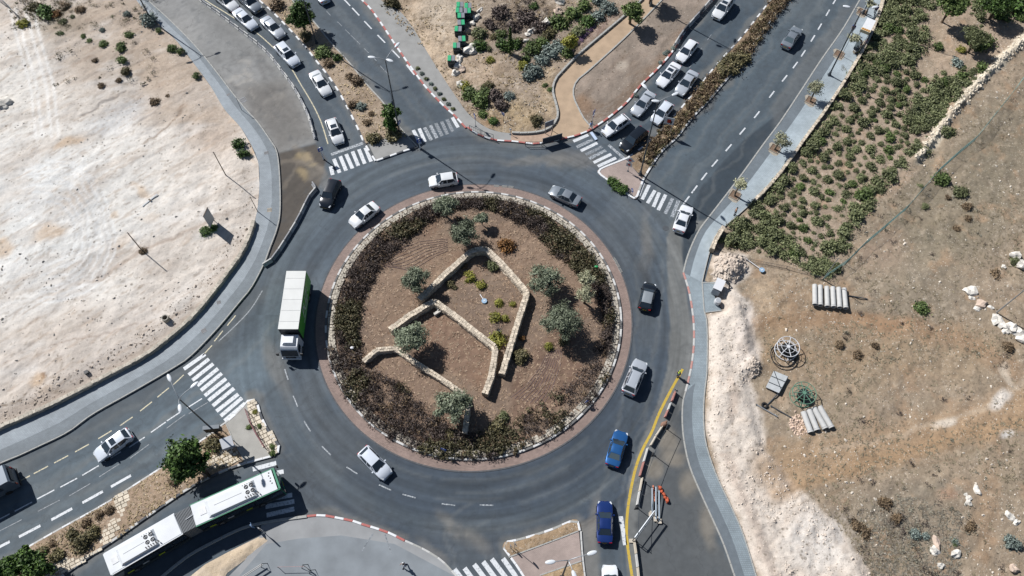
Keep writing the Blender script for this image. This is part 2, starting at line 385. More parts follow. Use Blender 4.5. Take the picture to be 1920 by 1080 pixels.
# outlines in survey marks (kerb faces, pavement edges)
SW_L = [(240, -40), (255, 0), (300, 48), (332, 78), (370, 128), (397, 165), (422, 207), (452, 240), (470, 270), (485, 305), (487, 350), (483, 395), (472, 440), (453, 480), (410, 540), (375, 585), (337, 622), (275, 670), (200, 710), (125, 750), (50, 785), (0, 807), (-120, 860)]
SW_R = [(258, -30), (277, 0), (317, 37), (360, 80), (390, 115), (415, 147), (440, 180), (465, 210), (485, 232), (510, 268), (520, 287), (525, 332), (526, 395), (520, 430), (507, 465), (495, 497), (472, 540), (450, 567), (410, 615), (362, 665), (332, 687), (250, 735), (175, 777), (130, 810), (75, 837), (32, 857), (7, 867), (-100, 915)]
BARR = [(345, -30), (375, 0), (405, 22), (437, 47), (480, 80), (507, 105), (530, 135), (552, 165), (567, 192), (580, 220), (587, 245), (592, 262)]
M1_L = [(462, -25), (487, 0), (510, 20), (532, 42), (555, 66), (576, 90), (597, 117), (617, 142), (637, 172), (655, 205), (671, 237), (680, 257), (686, 270), (706, 302)]
M1_B = [(706, 302), (730, 294), (755, 285), (782, 277)]
M1_R = [(515, -35), (545, 0), (567, 22), (590, 45), (620, 82), (655, 120), (687, 160), (710, 185), (720, 197), (735, 217), (752, 245), (768, 262), (782, 277)]
NV_K = [(660, -25), (680, 0), (695, 15), (710, 35), (725, 57), (740, 80), (755, 102), (775, 130), (797, 160), (820, 185), (840, 205), (852, 215), (875, 240), (895, 254), (925, 264), (940, 266), (960, 267), (985, 270), (1000, 272), (1016, 270), (1054, 262), (1075, 258), (1100, 249), (1112, 243)]
NV_K2 = [(1112, 243), (1137, 226), (1155, 212), (1179, 191), (1202, 162), (1230, 135), (1257, 105), (1272, 82), (1292, 52), (1315, 27), (1337, 2), (1365, -32)]
NV_W = [(690, -25), (712, 0), (747, 20), (767, 42), (785, 70), (802, 100), (827, 140), (850, 175), (872, 207), (890, 225), (912, 240), (935, 248), (960, 251)]
PATH_L = [(1205, 0), (1170, 32), (1125, 70), (1082, 107), (1055, 135), (1042, 150), (1036, 170), (1041, 192), (1046, 212), (1042, 230), (1022, 247), (985, 252), (960, 251)]
PATH_R = [(1272, -30), (1242, 0), (1192, 52), (1147, 95), (1100, 137), (1082, 152), (1075, 168), (1076, 185), (1085, 205), (1095, 224), (1112, 243)]
M2_L = [(1470, -30), (1440, 5), (1407, 47), (1380, 80), (1355, 107), (1325, 142), (1312, 160), (1290, 185), (1272, 207), (1237, 245), (1222, 260), (1198, 280), (1175, 296)]
M2_T = [(1175, 296), (1150, 306), (1130, 314), (1120, 321), (1123, 328), (1132, 335), (1150, 348), (1170, 362), (1185, 373), (1192, 374), (1196, 370)]
M2_R = [(1196, 370), (1207, 340), (1212, 330), (1230, 302), (1247, 280), (1270, 260), (1297, 225), (1330, 190), (1360, 155), (1385, 125), (1405, 97), (1430, 62), (1440, 50), (1452, 27), (1475, -5), (1490, -30)]
RS_L = [(1632, -30), (1612, 0), (1580, 55), (1540, 112), (1502, 170), (1462, 230), (1432, 270), (1385, 335), (1335, 400), (1312, 430), (1297, 460), (1287, 487), (1281, 512)]
RS_L2 = [(1281, 512), (1290, 540), (1296, 570), (1300, 602), (1301, 640), (1297, 682), (1290, 715), (1285, 735)]
RS_L3 = [(1285, 735), (1280, 755), (1279, 790), (1282, 825), (1292, 872), (1310, 917), (1335, 972), (1357, 1022), (1377, 1080), (1395, 1130)]
RS_R = [(1675, -30), (1652, 0), (1650, 20), (1632, 60), (1615, 95), (1580, 155), (1540, 215), (1502, 267), (1472, 310), (1440, 350), (1410, 380), (1380, 407), (1350, 433), (1335, 458), (1328, 480), (1320, 512), (1316, 530)]
RS_R2 = [(1316, 530), (1318, 558), (1320, 585), (1324, 597), (1326, 640), (1325, 700), (1319, 757), (1320, 810), (1327, 847), (1345, 897), (1370, 950), (1392, 1000), (1417, 1080), (1432, 1130)]
M3_T = [(-60, 1085), (0, 1056), (42, 1031), (112, 991), (195, 945), (250, 910), (312, 870), (372, 829), (397, 812), (411, 800), (423, 792), (447, 772), (464, 751)]
M3_E = [(464, 751), (470, 747), (475, 747), (484, 753), (488, 767), (493, 782), (504, 804), (514, 818), (522, 829), (527, 838), (526, 846), (520, 853), (509, 858)]
M3_B = [(509, 858), (490, 863), (464, 870), (440, 878), (410, 890), (375, 907), (345, 925), (305, 952), (262, 982), (212, 1017), (175, 1042), (122, 1080), (70, 1120)]
SO_K = [(300, 1082), (350, 1042), (400, 1014), (457, 987), (500, 977), (530, 972), (576, 966)]
SO_K2 = [(576, 966), (600, 964), (618, 966), (633, 969), (649, 972), (667, 976), (680, 981), (700, 987), (730, 997), (760, 1012)]
SO_K3 = [(760, 1012), (795, 1028), (830, 1050), (860, 1082)]
SP_T = [(954, 1044), (946, 1034), (942, 1026), (945, 1018), (951, 1014), (972, 1010), (1007, 1000), (1039, 989), (1057, 981), (1074, 974), (1081, 974), (1085, 977), (1088, 985), (1089, 995)]

# ---- the road surface
def road_paint(p):
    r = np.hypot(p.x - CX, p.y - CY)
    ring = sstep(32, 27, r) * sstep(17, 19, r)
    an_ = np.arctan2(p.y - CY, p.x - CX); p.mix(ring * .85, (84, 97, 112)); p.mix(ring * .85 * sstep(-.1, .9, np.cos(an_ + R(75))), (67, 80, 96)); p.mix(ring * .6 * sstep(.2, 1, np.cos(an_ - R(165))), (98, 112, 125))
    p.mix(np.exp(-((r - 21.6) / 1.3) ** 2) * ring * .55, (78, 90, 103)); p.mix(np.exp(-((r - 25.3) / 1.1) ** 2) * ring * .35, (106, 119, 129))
    p.poly([(-200, 960), (160, 800), (345, 700), (470, 640), (520, 700), (420, 800), (300, 880), (0, 1060), (-200, 1150)], (109, 126, 140), .85, 25)
    p.poly([(20, 865), (130, 812), (360, 668), (480, 530), (500, 560), (380, 690), (150, 840), (30, 900)], (92, 100, 108), .7, 8)
    for off in (0, 22, 52): p.stroke([(-50, 960 + off * .6), (150, 870 + off), (330, 775 + off)], 4, (122, 130, 136), .35, wob=True)
    p.poly([(1240, 20), (1420, -60), (1520, -60), (1280, 280), (1205, 330), (1180, 300)], (75, 92, 108), .85, 20)
    p.poly([(1500, -40), (1640, -40), (1440, 262), (1330, 400), (1285, 500), (1262, 520), (1262, 440), (1215, 380), (1260, 300)], (95, 111, 124), .6, 14)
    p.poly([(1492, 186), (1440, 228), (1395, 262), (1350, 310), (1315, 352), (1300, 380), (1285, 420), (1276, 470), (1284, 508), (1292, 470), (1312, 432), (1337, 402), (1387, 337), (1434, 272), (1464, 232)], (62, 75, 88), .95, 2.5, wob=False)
    p.poly([(1440, 200), (1560, 30), (1612, 0), (1540, 112), (1450, 245)], (112, 118, 124), .7, 6)
    p.poly([(1420, 400), (1262, 420), (1250, 445), (1252, 540), (1257, 610), (1252, 690), (1232, 760), (1200, 830), (1178, 905), (1168, 1000), (1180, 1090), (1240, 1090), (1215, 900), (1290, 740), (1303, 640), (1282, 520), (1278, 440)], (130, 134, 136), .9, 2, wob=False)
    p.poly([(1275, 745), (1250, 800), (1225, 860), (1208, 910), (1200, 960), (1200, 1100), (1390, 1100), (1330, 970), (1282, 830)], (96, 102, 108), .95, 5)
    for b in ((1262, 860, 26, 18), (1250, 820, 20, 30), (1330, 980, 20, 50), (1295, 905, 22, 30), (1225, 880, 16, 20)): p.blob(*b, (176, 166, 150), .45)
    p.poly([(277, 0), (345, -60), (375, 0), (437, 47), (507, 105), (552, 165), (580, 220), (592, 268), (523, 287), (505, 262), (440, 180), (360, 80)], (160, 163, 166), .95, 4, wob=False)
    p.poly([(330, -40), (375, 0), (437, 50), (507, 110), (540, 165), (470, 120), (400, 60)], (128, 131, 134), .6, 20)
    p.poly([(440, 165), (540, 150), (590, 262), (525, 285), (470, 215)], (118, 115, 112), .6, 18); p.noise(.8, (92, 92, 94), .5, .75, 0)
    for q in range(34):
        x_, y_ = random.uniform(395, 575), random.uniform(90, 262); a_ = random.choice((R(40), R(52), R(-20), R(62))); l_ = random.uniform(12, 46)
        if inside(np.array([x_]), np.array([y_]), [(330, 30), (430, 60), (505, 112), (548, 168), (580, 250), (525, 275), (440, 170)])[0]: p.stroke([(x_, y_), (x_ + l_ * math.cos(a_), y_ + l_ * math.sin(a_))], random.uniform(1.5, 5), (112, 112, 114) if q % 3 else (186, 184, 180), .4, .9, wob=True)
    p.blob(510, 205, 50, 34, (122, 121, 121), .6, 40); p.blob(350, 60, 40, 30, (176, 178, 180), .5, 40)
    p.poly([(523, 287), (592, 270), (612, 300), (600, 345), (512, 492), (500, 500), (527, 400)], (92, 86, 80), .92, 3, wob=False)
    for a, b in (((555, 275), (610, 330)), ((580, 300), (530, 350)), ((535, 300), (600, 320))): p.stroke([a, b], 4, (140, 132, 122), .45, wob=True)
    for b in ((570, 300, 14, 8), (572, 330, 14, 8), (585, 312, 9, 6)): p.blob(*b, (196, 178, 140), .5)
    # dust dragged on to the carriageway
    p.poly([(1045, 600), (1060, 640)], (0, 0, 0), 0)
    for b in ((1085, 300, 60, 22, 10), (1210, 460, 14, 70, 0), (520, 690, 60, 18, 70), (545, 1000, 30, 10, 10), (880, 1010, 60, 20, 40), (690, 1000, 60, 12, 15), (1115, 980, 14, 60, 5), (815, 1035, 40, 12, 40), (600, 330, 40, 14, 40), (1000, 300, 70, 8, -3), (860, 990, 50, 14, 40)):
        p.blob(*b[:4], (150, 146, 140), .38, b[4])
    p.poly([(1086, 985), (1120, 965), (1124, 1090), (1096, 1090)], (142, 140, 136), .6, 4)
    for k in range(26):
        a = random.uniform(0, 6.28); rr = random.choice((20.3, 22, 23.8, 25.6)) + random.uniform(-.5, .5); l = random.uniform(.3, .9)
        pts = [to_px(CX + rr * math.cos(a + l * i / 6), CY + rr * math.sin(a + l * i / 6)) for i in range(7)]
        p.stroke(pts, 3.2, (118, 126, 132) if k % 2 else (70, 78, 88), .3, .9)
    lanes = [([(405, 0), (470, 50), (530, 100), (580, 160), (620, 225), (650, 300)], 13, 7), ([(590, 0), (640, 60), (700, 130), (760, 200), (800, 260)], 16, 8), ([(640, 0), (690, 60), (740, 125), (800, 200), (835, 250)], 15, 8), ([(1345, 20), (1280, 105), (1210, 190), (1140, 260)], 12, 7), ([(1400, 20), (1310, 130), (1230, 230), (1180, 280)], 12, 7), ([(1530, -20), (1450, 110), (1360, 230), (1265, 350), (1235, 420)], 15, 8), ([(1575, -20), (1490, 110), (1400, 230), (1310, 350), (1275, 440)], 13, 7), ([(-20, 930), (150, 845), (300, 760), (440, 650), (520, 560)], 18, 9), ([(-20, 1000), (150, 905), (310, 815), (420, 740)], 17, 9), ([(-20, 1040), (150, 950), (300, 860)], 15, 8), ([(180, 1080), (320, 990), (450, 920), (560, 880)], 18, 9), ([(1140, 1090), (1140, 980), (1160, 860), (1195, 740), (1215, 600), (1215, 480)], 15, 8), ([(900, 1090), (860, 1000), (900, 960)], 15, 8)]
    for pts, half, w in lanes:
        P_ = np.array(smooth_path(pts, 5)); T_ = np.gradient(P_, axis=0); T_ /= np.linalg.norm(T_, axis=1)[:, None]; N_ = np.stack([-T_[:, 1], T_[:, 0]], 1)
        for sg in (-.5, .5): p.stroke([tuple(q) for q in P_ + N_ * half * sg], w * .55, (78, 90, 102), .45, .9, wob=True)
        p.stroke([tuple(q) for q in P_], w * .28, (66, 76, 88), .35, .9, wob=True)
        for sg in (-1.5, 1.5): p.stroke([tuple(q) for q in P_ + N_ * half * sg], w * .4, (128, 134, 138), .28, .9, wob=True)
    for line in (NV_K, NV_K2, M1_L, M1_R, M2_L, M2_R, M3_T, M3_B, SO_K2, SP_T, M3_E): p.stroke(line, 7, (140, 139, 135), .45, .9, wob=True)
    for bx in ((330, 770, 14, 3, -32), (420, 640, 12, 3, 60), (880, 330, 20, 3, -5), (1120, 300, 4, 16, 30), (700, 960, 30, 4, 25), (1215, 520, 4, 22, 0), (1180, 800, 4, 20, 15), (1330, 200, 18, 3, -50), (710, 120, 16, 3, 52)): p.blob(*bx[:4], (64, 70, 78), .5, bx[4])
    p.noise(.12, (126, 131, 134), .52, .75, .2, 5); p.noise(.9, (80, 88, 96), .58, .8, .3, 9)
    for pt in (((540, 700), (505, 745), (470, 770)), ((610, 690), (560, 760)), ((1150, 330), (1120, 300), (1040, 330))): p.stroke(pt, 2, (70, 78, 86), .4, .9, wob=True)
def road_final(p): road_paint(p); p.c = p.c * np.array((.885, .85, .80))
holes = [[(CX + (RAD - .6) * math.cos(2 * math.pi * i / 90), CY + (RAD - .6) * math.sin(2 * math.pi * i / 90)) for i in range(90)]]
holes.append([tuple(g(*q)[:2]) for q in [(-330, -200), (150, -200)] + [(x - 14, y) for x, y in SW_L] + [(-330, 950)]])
holes.append([tuple(g(*q)[:2]) for q in [(1800, -150), (1700, -60)] + [(x + 16, y) for x, y in RS_R[1:]] + [(x + 14, y) for x, y in RS_R2[1:]] + [(2300, 1130), (2300, -150)]])
road_poly = [tuple(g(*q)[:2]) for q in [(-330, -150), (2250, -150), (2250, 1150), (-330, 1150)]]
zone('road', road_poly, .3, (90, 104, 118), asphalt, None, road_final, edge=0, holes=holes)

# ---- brick apron and island
ring_pts = lambda r, n=120: [(CX + r * math.cos(2 * math.pi * i / n), CY + r * math.sin(2 * math.pi * i / n)) for i in range(n)]
def annulus(r0, r1, z0, z1, n=160):
    V = []; F = []
    for i in range(n):
        a = 2 * math.pi * i / n; c, s_ = math.cos(a), math.sin(a)
        V += [(CX + r0 * c, CY + r0 * s_, z1), (CX + r1 * c, CY + r1 * s_, z1), (CX + r1 * c, CY + r1 * s_, z0)]
    for i in range(n):
        j = i * 3; k = ((i + 1) % n) * 3; F += [(j, j + 1, k + 1, k), (j + 1, j + 2, k + 2, k + 1)]
    return MB().add(V, F)
annulus(RAD - .3, RAD + 1.25, -.05, .035).build('brick_apron', paver_mat('brick_apron_pavers', (156, 136, 127), (120, 104, 98), .24, .12, .14), kind='structure')
annulus(RAD + 1.25, RAD + 1.42, -.05, .04).build('apron_edging', M('dark_edging', (92, 94, 98), .9, var=.25, scale=4), kind='structure')
GH = lambda x, y: (fbm(x * .25, y * .25, 3) - .5) * .4 + (fbm(x * 1.3, y * 1.3, 4) - .5) * .12
def island_paint(p):
    p.noise(.25, (146, 128, 112), .45, .65, .7, 2); p.noise(.3, (138, 112, 94), .55, .75, .6, 11)
    p.poly([(690, 680), (740, 655), (875, 740), (870, 820), (800, 800), (720, 740)], (142, 120, 104), .7, 12)
    p.poly([(745, 600), (815, 570), (925, 655), (905, 735), (770, 650)], (142, 114, 96), .6, 12)
    p.poly([(700, 500), (830, 430), (870, 450), (790, 560), (730, 620), (690, 640)], (148, 126, 108), .7, 14)
    p.poly([(930, 420), (1020, 430), (1080, 500), (1100, 560), (1000, 540), (930, 460)], (150, 128, 110), .7, 14)
    p.poly([(960, 700), (1060, 600), (1110, 720), (1030, 780), (950, 800)], (122, 98, 84), .7, 14)
    p.noise(1.8, (120, 98, 82), .58, .78, .45, 5, 3, 25); p.noise(2.2, (182, 156, 132), .58, .8, .5, 8)
island = zone('planted_island', ring_pts(RAD - .1), .22, (134, 116, 102), soil_island, GH, island_paint, edge=.16, kind='structure')

# ---- left building plot
plot = [(-330, -150), (205, -110)] + SW_L[:-1] + [(-120, 860), (-330, 950)]
def plot_h(x, y): return .35 + (fbm(x * .12, y * .12, 5) - .5) * 1.0 + (fbm(x * .9, y * .9, 6) - .5) * .22 + (fbm(x * 2.6, y * 2.6, 8) - .5) * .12 + (fbm((x * .77 + y * .64) * .5, (-x * .64 + y * .77) * 2.6, 19) - .5) * .10
def plot_paint(p):
    p.blob(130, 370, 260, 230, (233, 230, 224), .9, 20); p.blob(60, 470, 170, 110, (235, 234, 230), .9, 10); p.blob(30, 190, 60, 170, (230, 226, 219), .8, 8)
    p.blob(70, 340, 140, 90, (237, 238, 236), .7); p.blob(40, 560, 150, 60, (230, 227, 222), .8); p.blob(200, 640, 190, 60, (218, 209, 200), .8, -25); p.blob(60, 690, 120, 50, (224, 215, 206), .7)
    p.blob(230, 100, 140, 110, (178, 163, 148), .85); p.blob(330, 130, 70, 110, (186, 168, 150), .8, -30); p.blob(200, 20, 190, 50, (168, 154, 140), .85); p.blob(120, 40, 60, 40, (150, 138, 120), .7)
    p.blob(380, 230, 80, 50, (206, 188, 172), .8, 40); p.blob(300, 200, 90, 50, (204, 192, 180), .8, -25); p.blob(230, 215, 80, 28, (200, 200, 200), .8, -28)
    p.poly([(250, -20), (330, 60), (400, 170), (440, 240), (330, 250), (270, 200), (250, 120), (150, 60), (100, -20)], (192, 176, 160), .7, 30); p.noise(.18, (206, 195, 184), .5, .72, .6, 4, 2, 35); p.noise(3.0, (178, 158, 140), .58, .78, .5, 33, 6, 40); p.noise(.6, (196, 184, 172), .56, .78, .5, 13, 4, 30); p.noise(.35, (240, 238, 234), .55, .8, .5, 17, 3, 20)
    for cx, cy, rx, ry, a, al in ((95, 440, 38, 14, -25, .8), (8, 468, 22, 16, -30, .8), (135, 268, 34, 9, -18, .85), (275, 363, 14, 10, 30, .8), (222, 408, 10, 6, -30, .7), (225, 460, 36, 12, -20, .5), (285, 410, 26, 8, -10, .35), (75, 718, 17, 12, -20, .95), (92, 738, 18, 8, -20, .4), (470, 270, 5, 40, -15, .9), (445, 225, 20, 10, 35, .6), (260, 350, 10, 7, 0, .4)):
        p.blob(cx, cy, rx, ry, (214, 182, 146), al * .65, a)
    p.blob(85, 712, 6, 8, (140, 100, 60), .7)
    # wheel ruts
    for r0 in (62, 74, 88, 101, 112, 124, 134):
        pts = [(78 + r0 * math.cos(R(t)) * 1.02, 436 + r0 * math.sin(R(t)) * 1.02) for t in range(-135 + int(r0 / 4), 95, 8)]
        p.stroke(pts[(r0 % 5):len(pts) - (r0 % 7)], 2.2, (196, 193, 190), .4 + .05 * (r0 % 7), .9, wob=r0 % 2 == 0); p.stroke([(x + 4, y + 2) for x, y in pts[(r0 % 4):]], 1.8, (236, 238, 238), .55, .9, wob=r0 % 2 == 0)
    for o in (0, 12, 30, 44): p.stroke([(20 + o, 20), (45 + o, 110), (60 + o, 170), (70 + o, 260)], 2.6, (240, 238, 234), .8, .9)
    for k in range(16):
        x, y = 150 + k * 14, 540 - k * 7; p.stroke([(x, y), (x + 60, y - 34), (x + 110, y - 52)], 1.5, (190, 176, 164), .45, .9, wob=True)
    p.stroke([(150, 220), (200, 195), (232, 175)], 2.5, (140, 134, 130), .7, wob=True); p.stroke([(275, 272), (330, 228), (350, 205)], 2, (150, 132, 116), .7, wob=True); p.stroke([(250, 240), (300, 205)], 2, (160, 152, 146), .6, wob=True)
    p.stroke([(10, 762), (50, 755), (55, 742)], 1.6, (120, 104, 86), .8, wob=True); p.stroke([(100, 650), (190, 625), (260, 600)], 2, (176, 160, 148), .6, wob=True)
    p.stroke([(470, 470), (440, 510), (400, 560), (330, 630), (230, 690), (120, 745), (0, 795)], 14, (176, 160, 146), .55, .9, wob=True)
    p.noise(2.4, (160, 146, 130), .62, .8, .5, 21)
zone('building_plot', [tuple(g(*q)[:2]) for q in plot], .26, (225, 215, 204), soil_tan, plot_h, plot_paint, edge=.1, shape=3, label='pale bulldozed building plot')

# ---- verge with the rocks and the bins
verge = NV_W + PATH_L[::-1][1:] + [(1230, -40), (1150, -90), (760, -90)]
def verge_paint(p):
    p.blob(800, 60, 60, 120, (214, 192, 166), .8, -25); p.blob(840, 20, 60, 60, (200, 186, 168), .8); p.blob(985, 60, 70, 60, (136, 124, 114), .85); p.blob(940, 20, 80, 40, (160, 146, 130), .7)
    p.blob(960, 220, 60, 40, (186, 164, 130), .8); p.blob(900, 130, 50, 40, (196, 174, 150), .7); p.blob(1030, 175, 20, 60, (190, 168, 138), .7); p.blob(925, 230, 24, 14, (150, 116, 88), .6)
    p.blob(1110, 60, 60, 14, (150, 124, 116), .6, -40); p.noise(.5, (146, 128, 108), .52, .75, .6, 3); p.noise(1.8, (216, 202, 184), .6, .8, .6, 9); p.noise(1.1, (122, 108, 92), .58, .76, .6, 15)
zone('rocky_verge', [tuple(g(*q)[:2]) for q in verge], .26, (168, 152, 135), soil_verge, lambda x, y: .1 + (fbm(x * .4, y * .4, 2) - .5) * .5 + (fbm(x * 2, y * 2, 3) - .5) * .18, verge_paint, edge=.1)
bare = PATH_R + NV_K2[1:] + [(1330, -60)]
def bare_paint(p):
    p.noise(.3, (170, 155, 142), .45, .7, .7, 3); p.noise(.8, (138, 122, 108), .55, .75, .6, 6, 4, 45)
    p.stroke([(1150, 225), (1190, 180), (1240, 130), (1300, 55)], 10, (136, 108, 86), .55, .9, wob=True); p.blob(1170, 120, 14, 9, (190, 178, 164), .8); p.blob(1100, 195, 20, 20, (150, 122, 98), .7)
    for o in (0, 8, 16): p.stroke([(1095, 215 + o), (1150, 190 + o), (1200, 140 + o)], 1.5, (120, 98, 80), .4, .9, wob=True)
zone('bare_plot', [tuple(g(*q)[:2]) for q in bare], .26, (146, 134, 123), soil_mat('soil_bare', .12, .2, .6, fine=.9), lambda x, y: .05 + (fbm(x * .5, y * .5, 2) - .5) * .4 + (fbm(x * 2, y * 2, 3) - .5) * .12, bare_paint, edge=.1)

# ---- medians
def med_paint(p): p.noise(.6, (148, 130, 112), .5, .7, .7, 3); p.noise(2.0, (204, 188, 168), .6, .8, .5, 5)
def med_h(x, y): return .06 + (fbm(x * .6, y * .6, 2) - .5) * .2 + (fbm(x * 2.5, y * 2.5, 3) - .5) * .12
zone('median_bed', [tuple(g(*q)[:2]) for q in M1_L[:-1] + [(711, 265), (750, 252)] + M1_R[:-2][::-1]], .25, (176, 158, 138), soil_verge, med_h, med_paint, edge=.12, shape=.4)
zone('median_bed', [tuple(g(*q)[:2]) for q in M2_L[:-1] + [(1172, 299), (1207, 337)] + M2_R[2:]], .25, (146, 126, 104), soil_verge, med_h, med_paint, edge=.12, shape=.4)
zone('median_bed', [tuple(g(*q)[:2]) for q in M3_T[:-3] + [(425, 795), (458, 866)] + M3_B[2:]], .25, (176, 154, 132), soil_verge, med_h, med_paint, edge=.12, shape=.4)
zone('median_bed', [tuple(g(*q)[:2]) for q in SP_T[::-1] + [(1080, 997), (1020, 1018)][:2]], .2, (172, 148, 120), soil_verge, med_h, med_paint, edge=.12, shape=.3)
zone('median_bed', [tuple(g(*q)[:2]) for q in [(1012, 1080), (1040, 1070), (1090, 1053), (1096, 1085), (1098, 1100), (1000, 1100)]], .2, (178, 154, 122), soil_verge, med_h, med_paint, edge=.12, shape=.3)

# ---- field on the right
ridge = [(1715, 300), (1747, 262), (1777, 220), (1810, 183), (1850, 138), (1880, 110), (1925, 72), (2010, 0)]
field = [(2000, -90), (1690, -60)] + [(x + 5, y) for x, y in RS_R[1:-4]] + [(1341, 462), (1332, 490), (1321, 528), (1340, 531), (1341, 556), (1353, 582), (1322, 588)] + [(x + 2, y) for x, y in RS_R2[3:]] + [(1440, 1150), (2250, 1150), (2250, -90)]
BED = [(1665, -40), (1650, 25), (1615, 100), (1580, 160), (1540, 220), (1502, 272), (1440, 355), (1345, 440), (1340, 466), (1440, 480), (1477, 495), (1515, 520), (1570, 525), (1600, 445), (1640, 385), (1690, 328), (1745, 262), (1810, 182), (1880, 110), (1920, 76), (1990, 10), (1960, -60)]
RUB = [(1340, 478), (1395, 480), (1405, 515), (1372, 545), (1400, 570), (1418, 640), (1425, 685), (1405, 715), (1425, 800), (1440, 847), (1460, 867), (1490, 910), (1545, 962), (1572, 985), (1590, 1020), (1615, 1042), (1632, 1080), (1650, 1150), (1440, 1150), (1420, 1080), (1392, 1000), (1345, 897), (1322, 810), (1327, 700), (1328, 640), (1324, 590), (1352, 580), (1335, 530)]
def field_paint(p):
    p.poly(BED, (174, 156, 138), .95, 5); p.blob(1790, 90, 90, 60, (186, 164, 140), .5)
    p.blob(1790, 390, 200, 120, (142, 133, 115), .85, -35); p.blob(1880, 250, 90, 80, (142, 132, 114), .8); p.blob(1650, 470, 50, 60, (178, 156, 136), .7, -30)
    p.blob(1720, 560, 120, 60, (148, 138, 122), .7); p.blob(1640, 600, 100, 14, (166, 124, 92), .6, 8); p.blob(1560, 640, 150, 60, (160, 136, 110), .8); p.blob(1500, 560, 80, 60, (166, 144, 120), .8)
    p.blob(1440, 620, 50, 80, (168, 144, 116), .8); p.blob(1600, 700, 120, 60, (160, 140, 116), .7); p.blob(1780, 660, 140, 60, (164, 144, 118), .6)
    p.blob(1680, 980, 120, 80, (142, 132, 118), .85); p.blob(1640, 1040, 60, 50, (136, 124, 108), .7); p.blob(1790, 1040, 90, 60, (152, 138, 120), .7); p.blob(1850, 960, 24, 120, (166, 138, 110), .5, 3); p.blob(1760, 915, 60, 20, (150, 142, 128), .7); p.blob(1775, 925, 26, 14, (176, 140, 116), .6)
    p.poly(RUB, (227, 216, 204), .95, 8); p.blob(1400, 640, 26, 70, (236, 224, 214), .6); p.noise(.5, (208, 186, 166), .6, .8, .0)
    p.blob(1530, 1020, 70, 60, (232, 225, 217), .8); p.stroke([(1355, 860), (1400, 960), (1450, 1090)], 10, (190, 172, 158), .6, .9, wob=True)
    p.blob(1362, 500, 30, 26, (214, 196, 180), .8); p.blob(1430, 560, 24, 40, (210, 186, 158), .7); p.blob(1370, 750, 12, 50, (200, 180, 164), .6)
    p.stroke(ridge, 9, (234, 222, 200), .95, .5, wob=True); p.blob(1680, 345, 50, 14, (190, 166, 144), .6, -40)
    outside = ~inside(p.px, p.py, RUB)
    k = outside.astype(float)
    for sc, rgb, lo, hi, a, o in ((.35, (158, 144, 124), .5, .72, .5, 3), (1.2, (142, 128, 110), .58, .78, .5, 5), (2.2, (204, 188, 168), .6, .8, .45, 9), (.6, (182, 150, 120), .58, .8, .45, 14), (3.2, (126, 114, 98), .62, .8, .45, 31)):
        p.mix(k * a * sstep(lo, hi, fbm(p.x * sc, p.y * sc, o)), rgb)
    p.stroke([(1440, 885), (1560, 858), (1700, 822), (1850, 785), (2000, 720)], 34, (178, 151, 122), .85, .8, wob=True); p.stroke([(1430, 610), (1530, 600), (1660, 606), (1780, 630), (1900, 700)], 16, (166, 136, 108), .6, .9, wob=True); p.stroke([(1450, 930), (1600, 880), (1800, 820), (1950, 790)], 14, (180, 150, 118), .75, .9, wob=True)
    for o in (0, 14, 30): p.stroke([(1480, 925 + o), (1600, 885 + o), (1720, 845 + o), (1850, 810 + o)], 2.2, (140, 120, 96), .45, .9, wob=True)
    p.stroke([(1540, 845), (1640, 825), (1720, 800), (1780, 790), (1870, 755), (1940, 700)], 5, (204, 188, 168), .4, .9, wob=True); p.blob(1875, 755, 26, 14, (238, 230, 220), .85, -30); p.blob(1770, 795, 22, 10, (230, 218, 202), .8, -25); p.blob(1890, 705, 10, 30, (220, 208, 190), .6, -30); p.blob(1890, 818, 16, 8, (236, 232, 226), .8)
    p.mix((1 - k) * .5 * sstep(.5, .75, fbm(p.x * .8, p.y * .8, 23)), (214, 199, 184)); p.mix((1 - k) * .5 * sstep(.6, .8, fbm(p.x * 2.5, p.y * 2.5, 27)), (180, 164, 150))
def field_h(x, y):
    px, py = to_px(x, y); d = seg_dist(px, py, RUB, True); rub = np.where(inside(px, py, RUB), sstep(0, 24, d), 0)
    h = .12 + (fbm(x * .15, y * .15, 2) - .5) * .9 + (fbm(x * .9, y * .9, 4) - .5) * .3 + (fbm(x * 3, y * 3, 6) - .5) * .1
    h = h + rub * (.15 + .5 * fbm(x * .5, y * .5, 8) + .25 * (fbm(x * 1.6, y * 1.6, 9) - .3) + .16 * (fbm(x * 4.2, y * 4.2, 12) - .5))
    for cx, cy, rx, ry, a in ((1365, 500, 26, 22, 1.0), (1412, 690, 18, 16, .7), (1378, 560, 26, 20, .4), (1390, 640, 16, 40, .4)): h = h + a * np.exp(-(((px - cx) / rx) ** 2 + ((py - cy) / ry) ** 2)) * (.7 + .6 * fbm(x * 2, y * 2, 15))
    h = h + .55 * np.exp(-(seg_dist(px, py, ridge) / 8) ** 2) * (.5 + fbm(x * 1.5, y * 1.5, 5))
    return np.maximum(h, -.05)
zone('field', [tuple(g(*q)[:2]) for q in field], .22, (166, 149, 129), soil_field, field_h, field_paint, edge=.08, shape=1.0, label='dry stony field')
def bank_paint(p): p.noise(.9, (214, 196, 172), .5, .7, .8, 3); p.poly([(380, 1060), (450, 1025), (500, 1005), (480, 1030), (400, 1090)], (206, 186, 158), .5, 5)
zone('sand_bank', [tuple(g(*q)[:2]) for q in [(345, 1090), (385, 1058), (430, 1034), (478, 1010), (500, 1000), (506, 1016), (470, 1042), (425, 1075), (415, 1100)]], .2, (206, 190, 170), soil_tan, lambda x, y: .3 * fbm(x * 1.2, y * 1.2, 3), bank_paint, edge=.02, shape=.5)

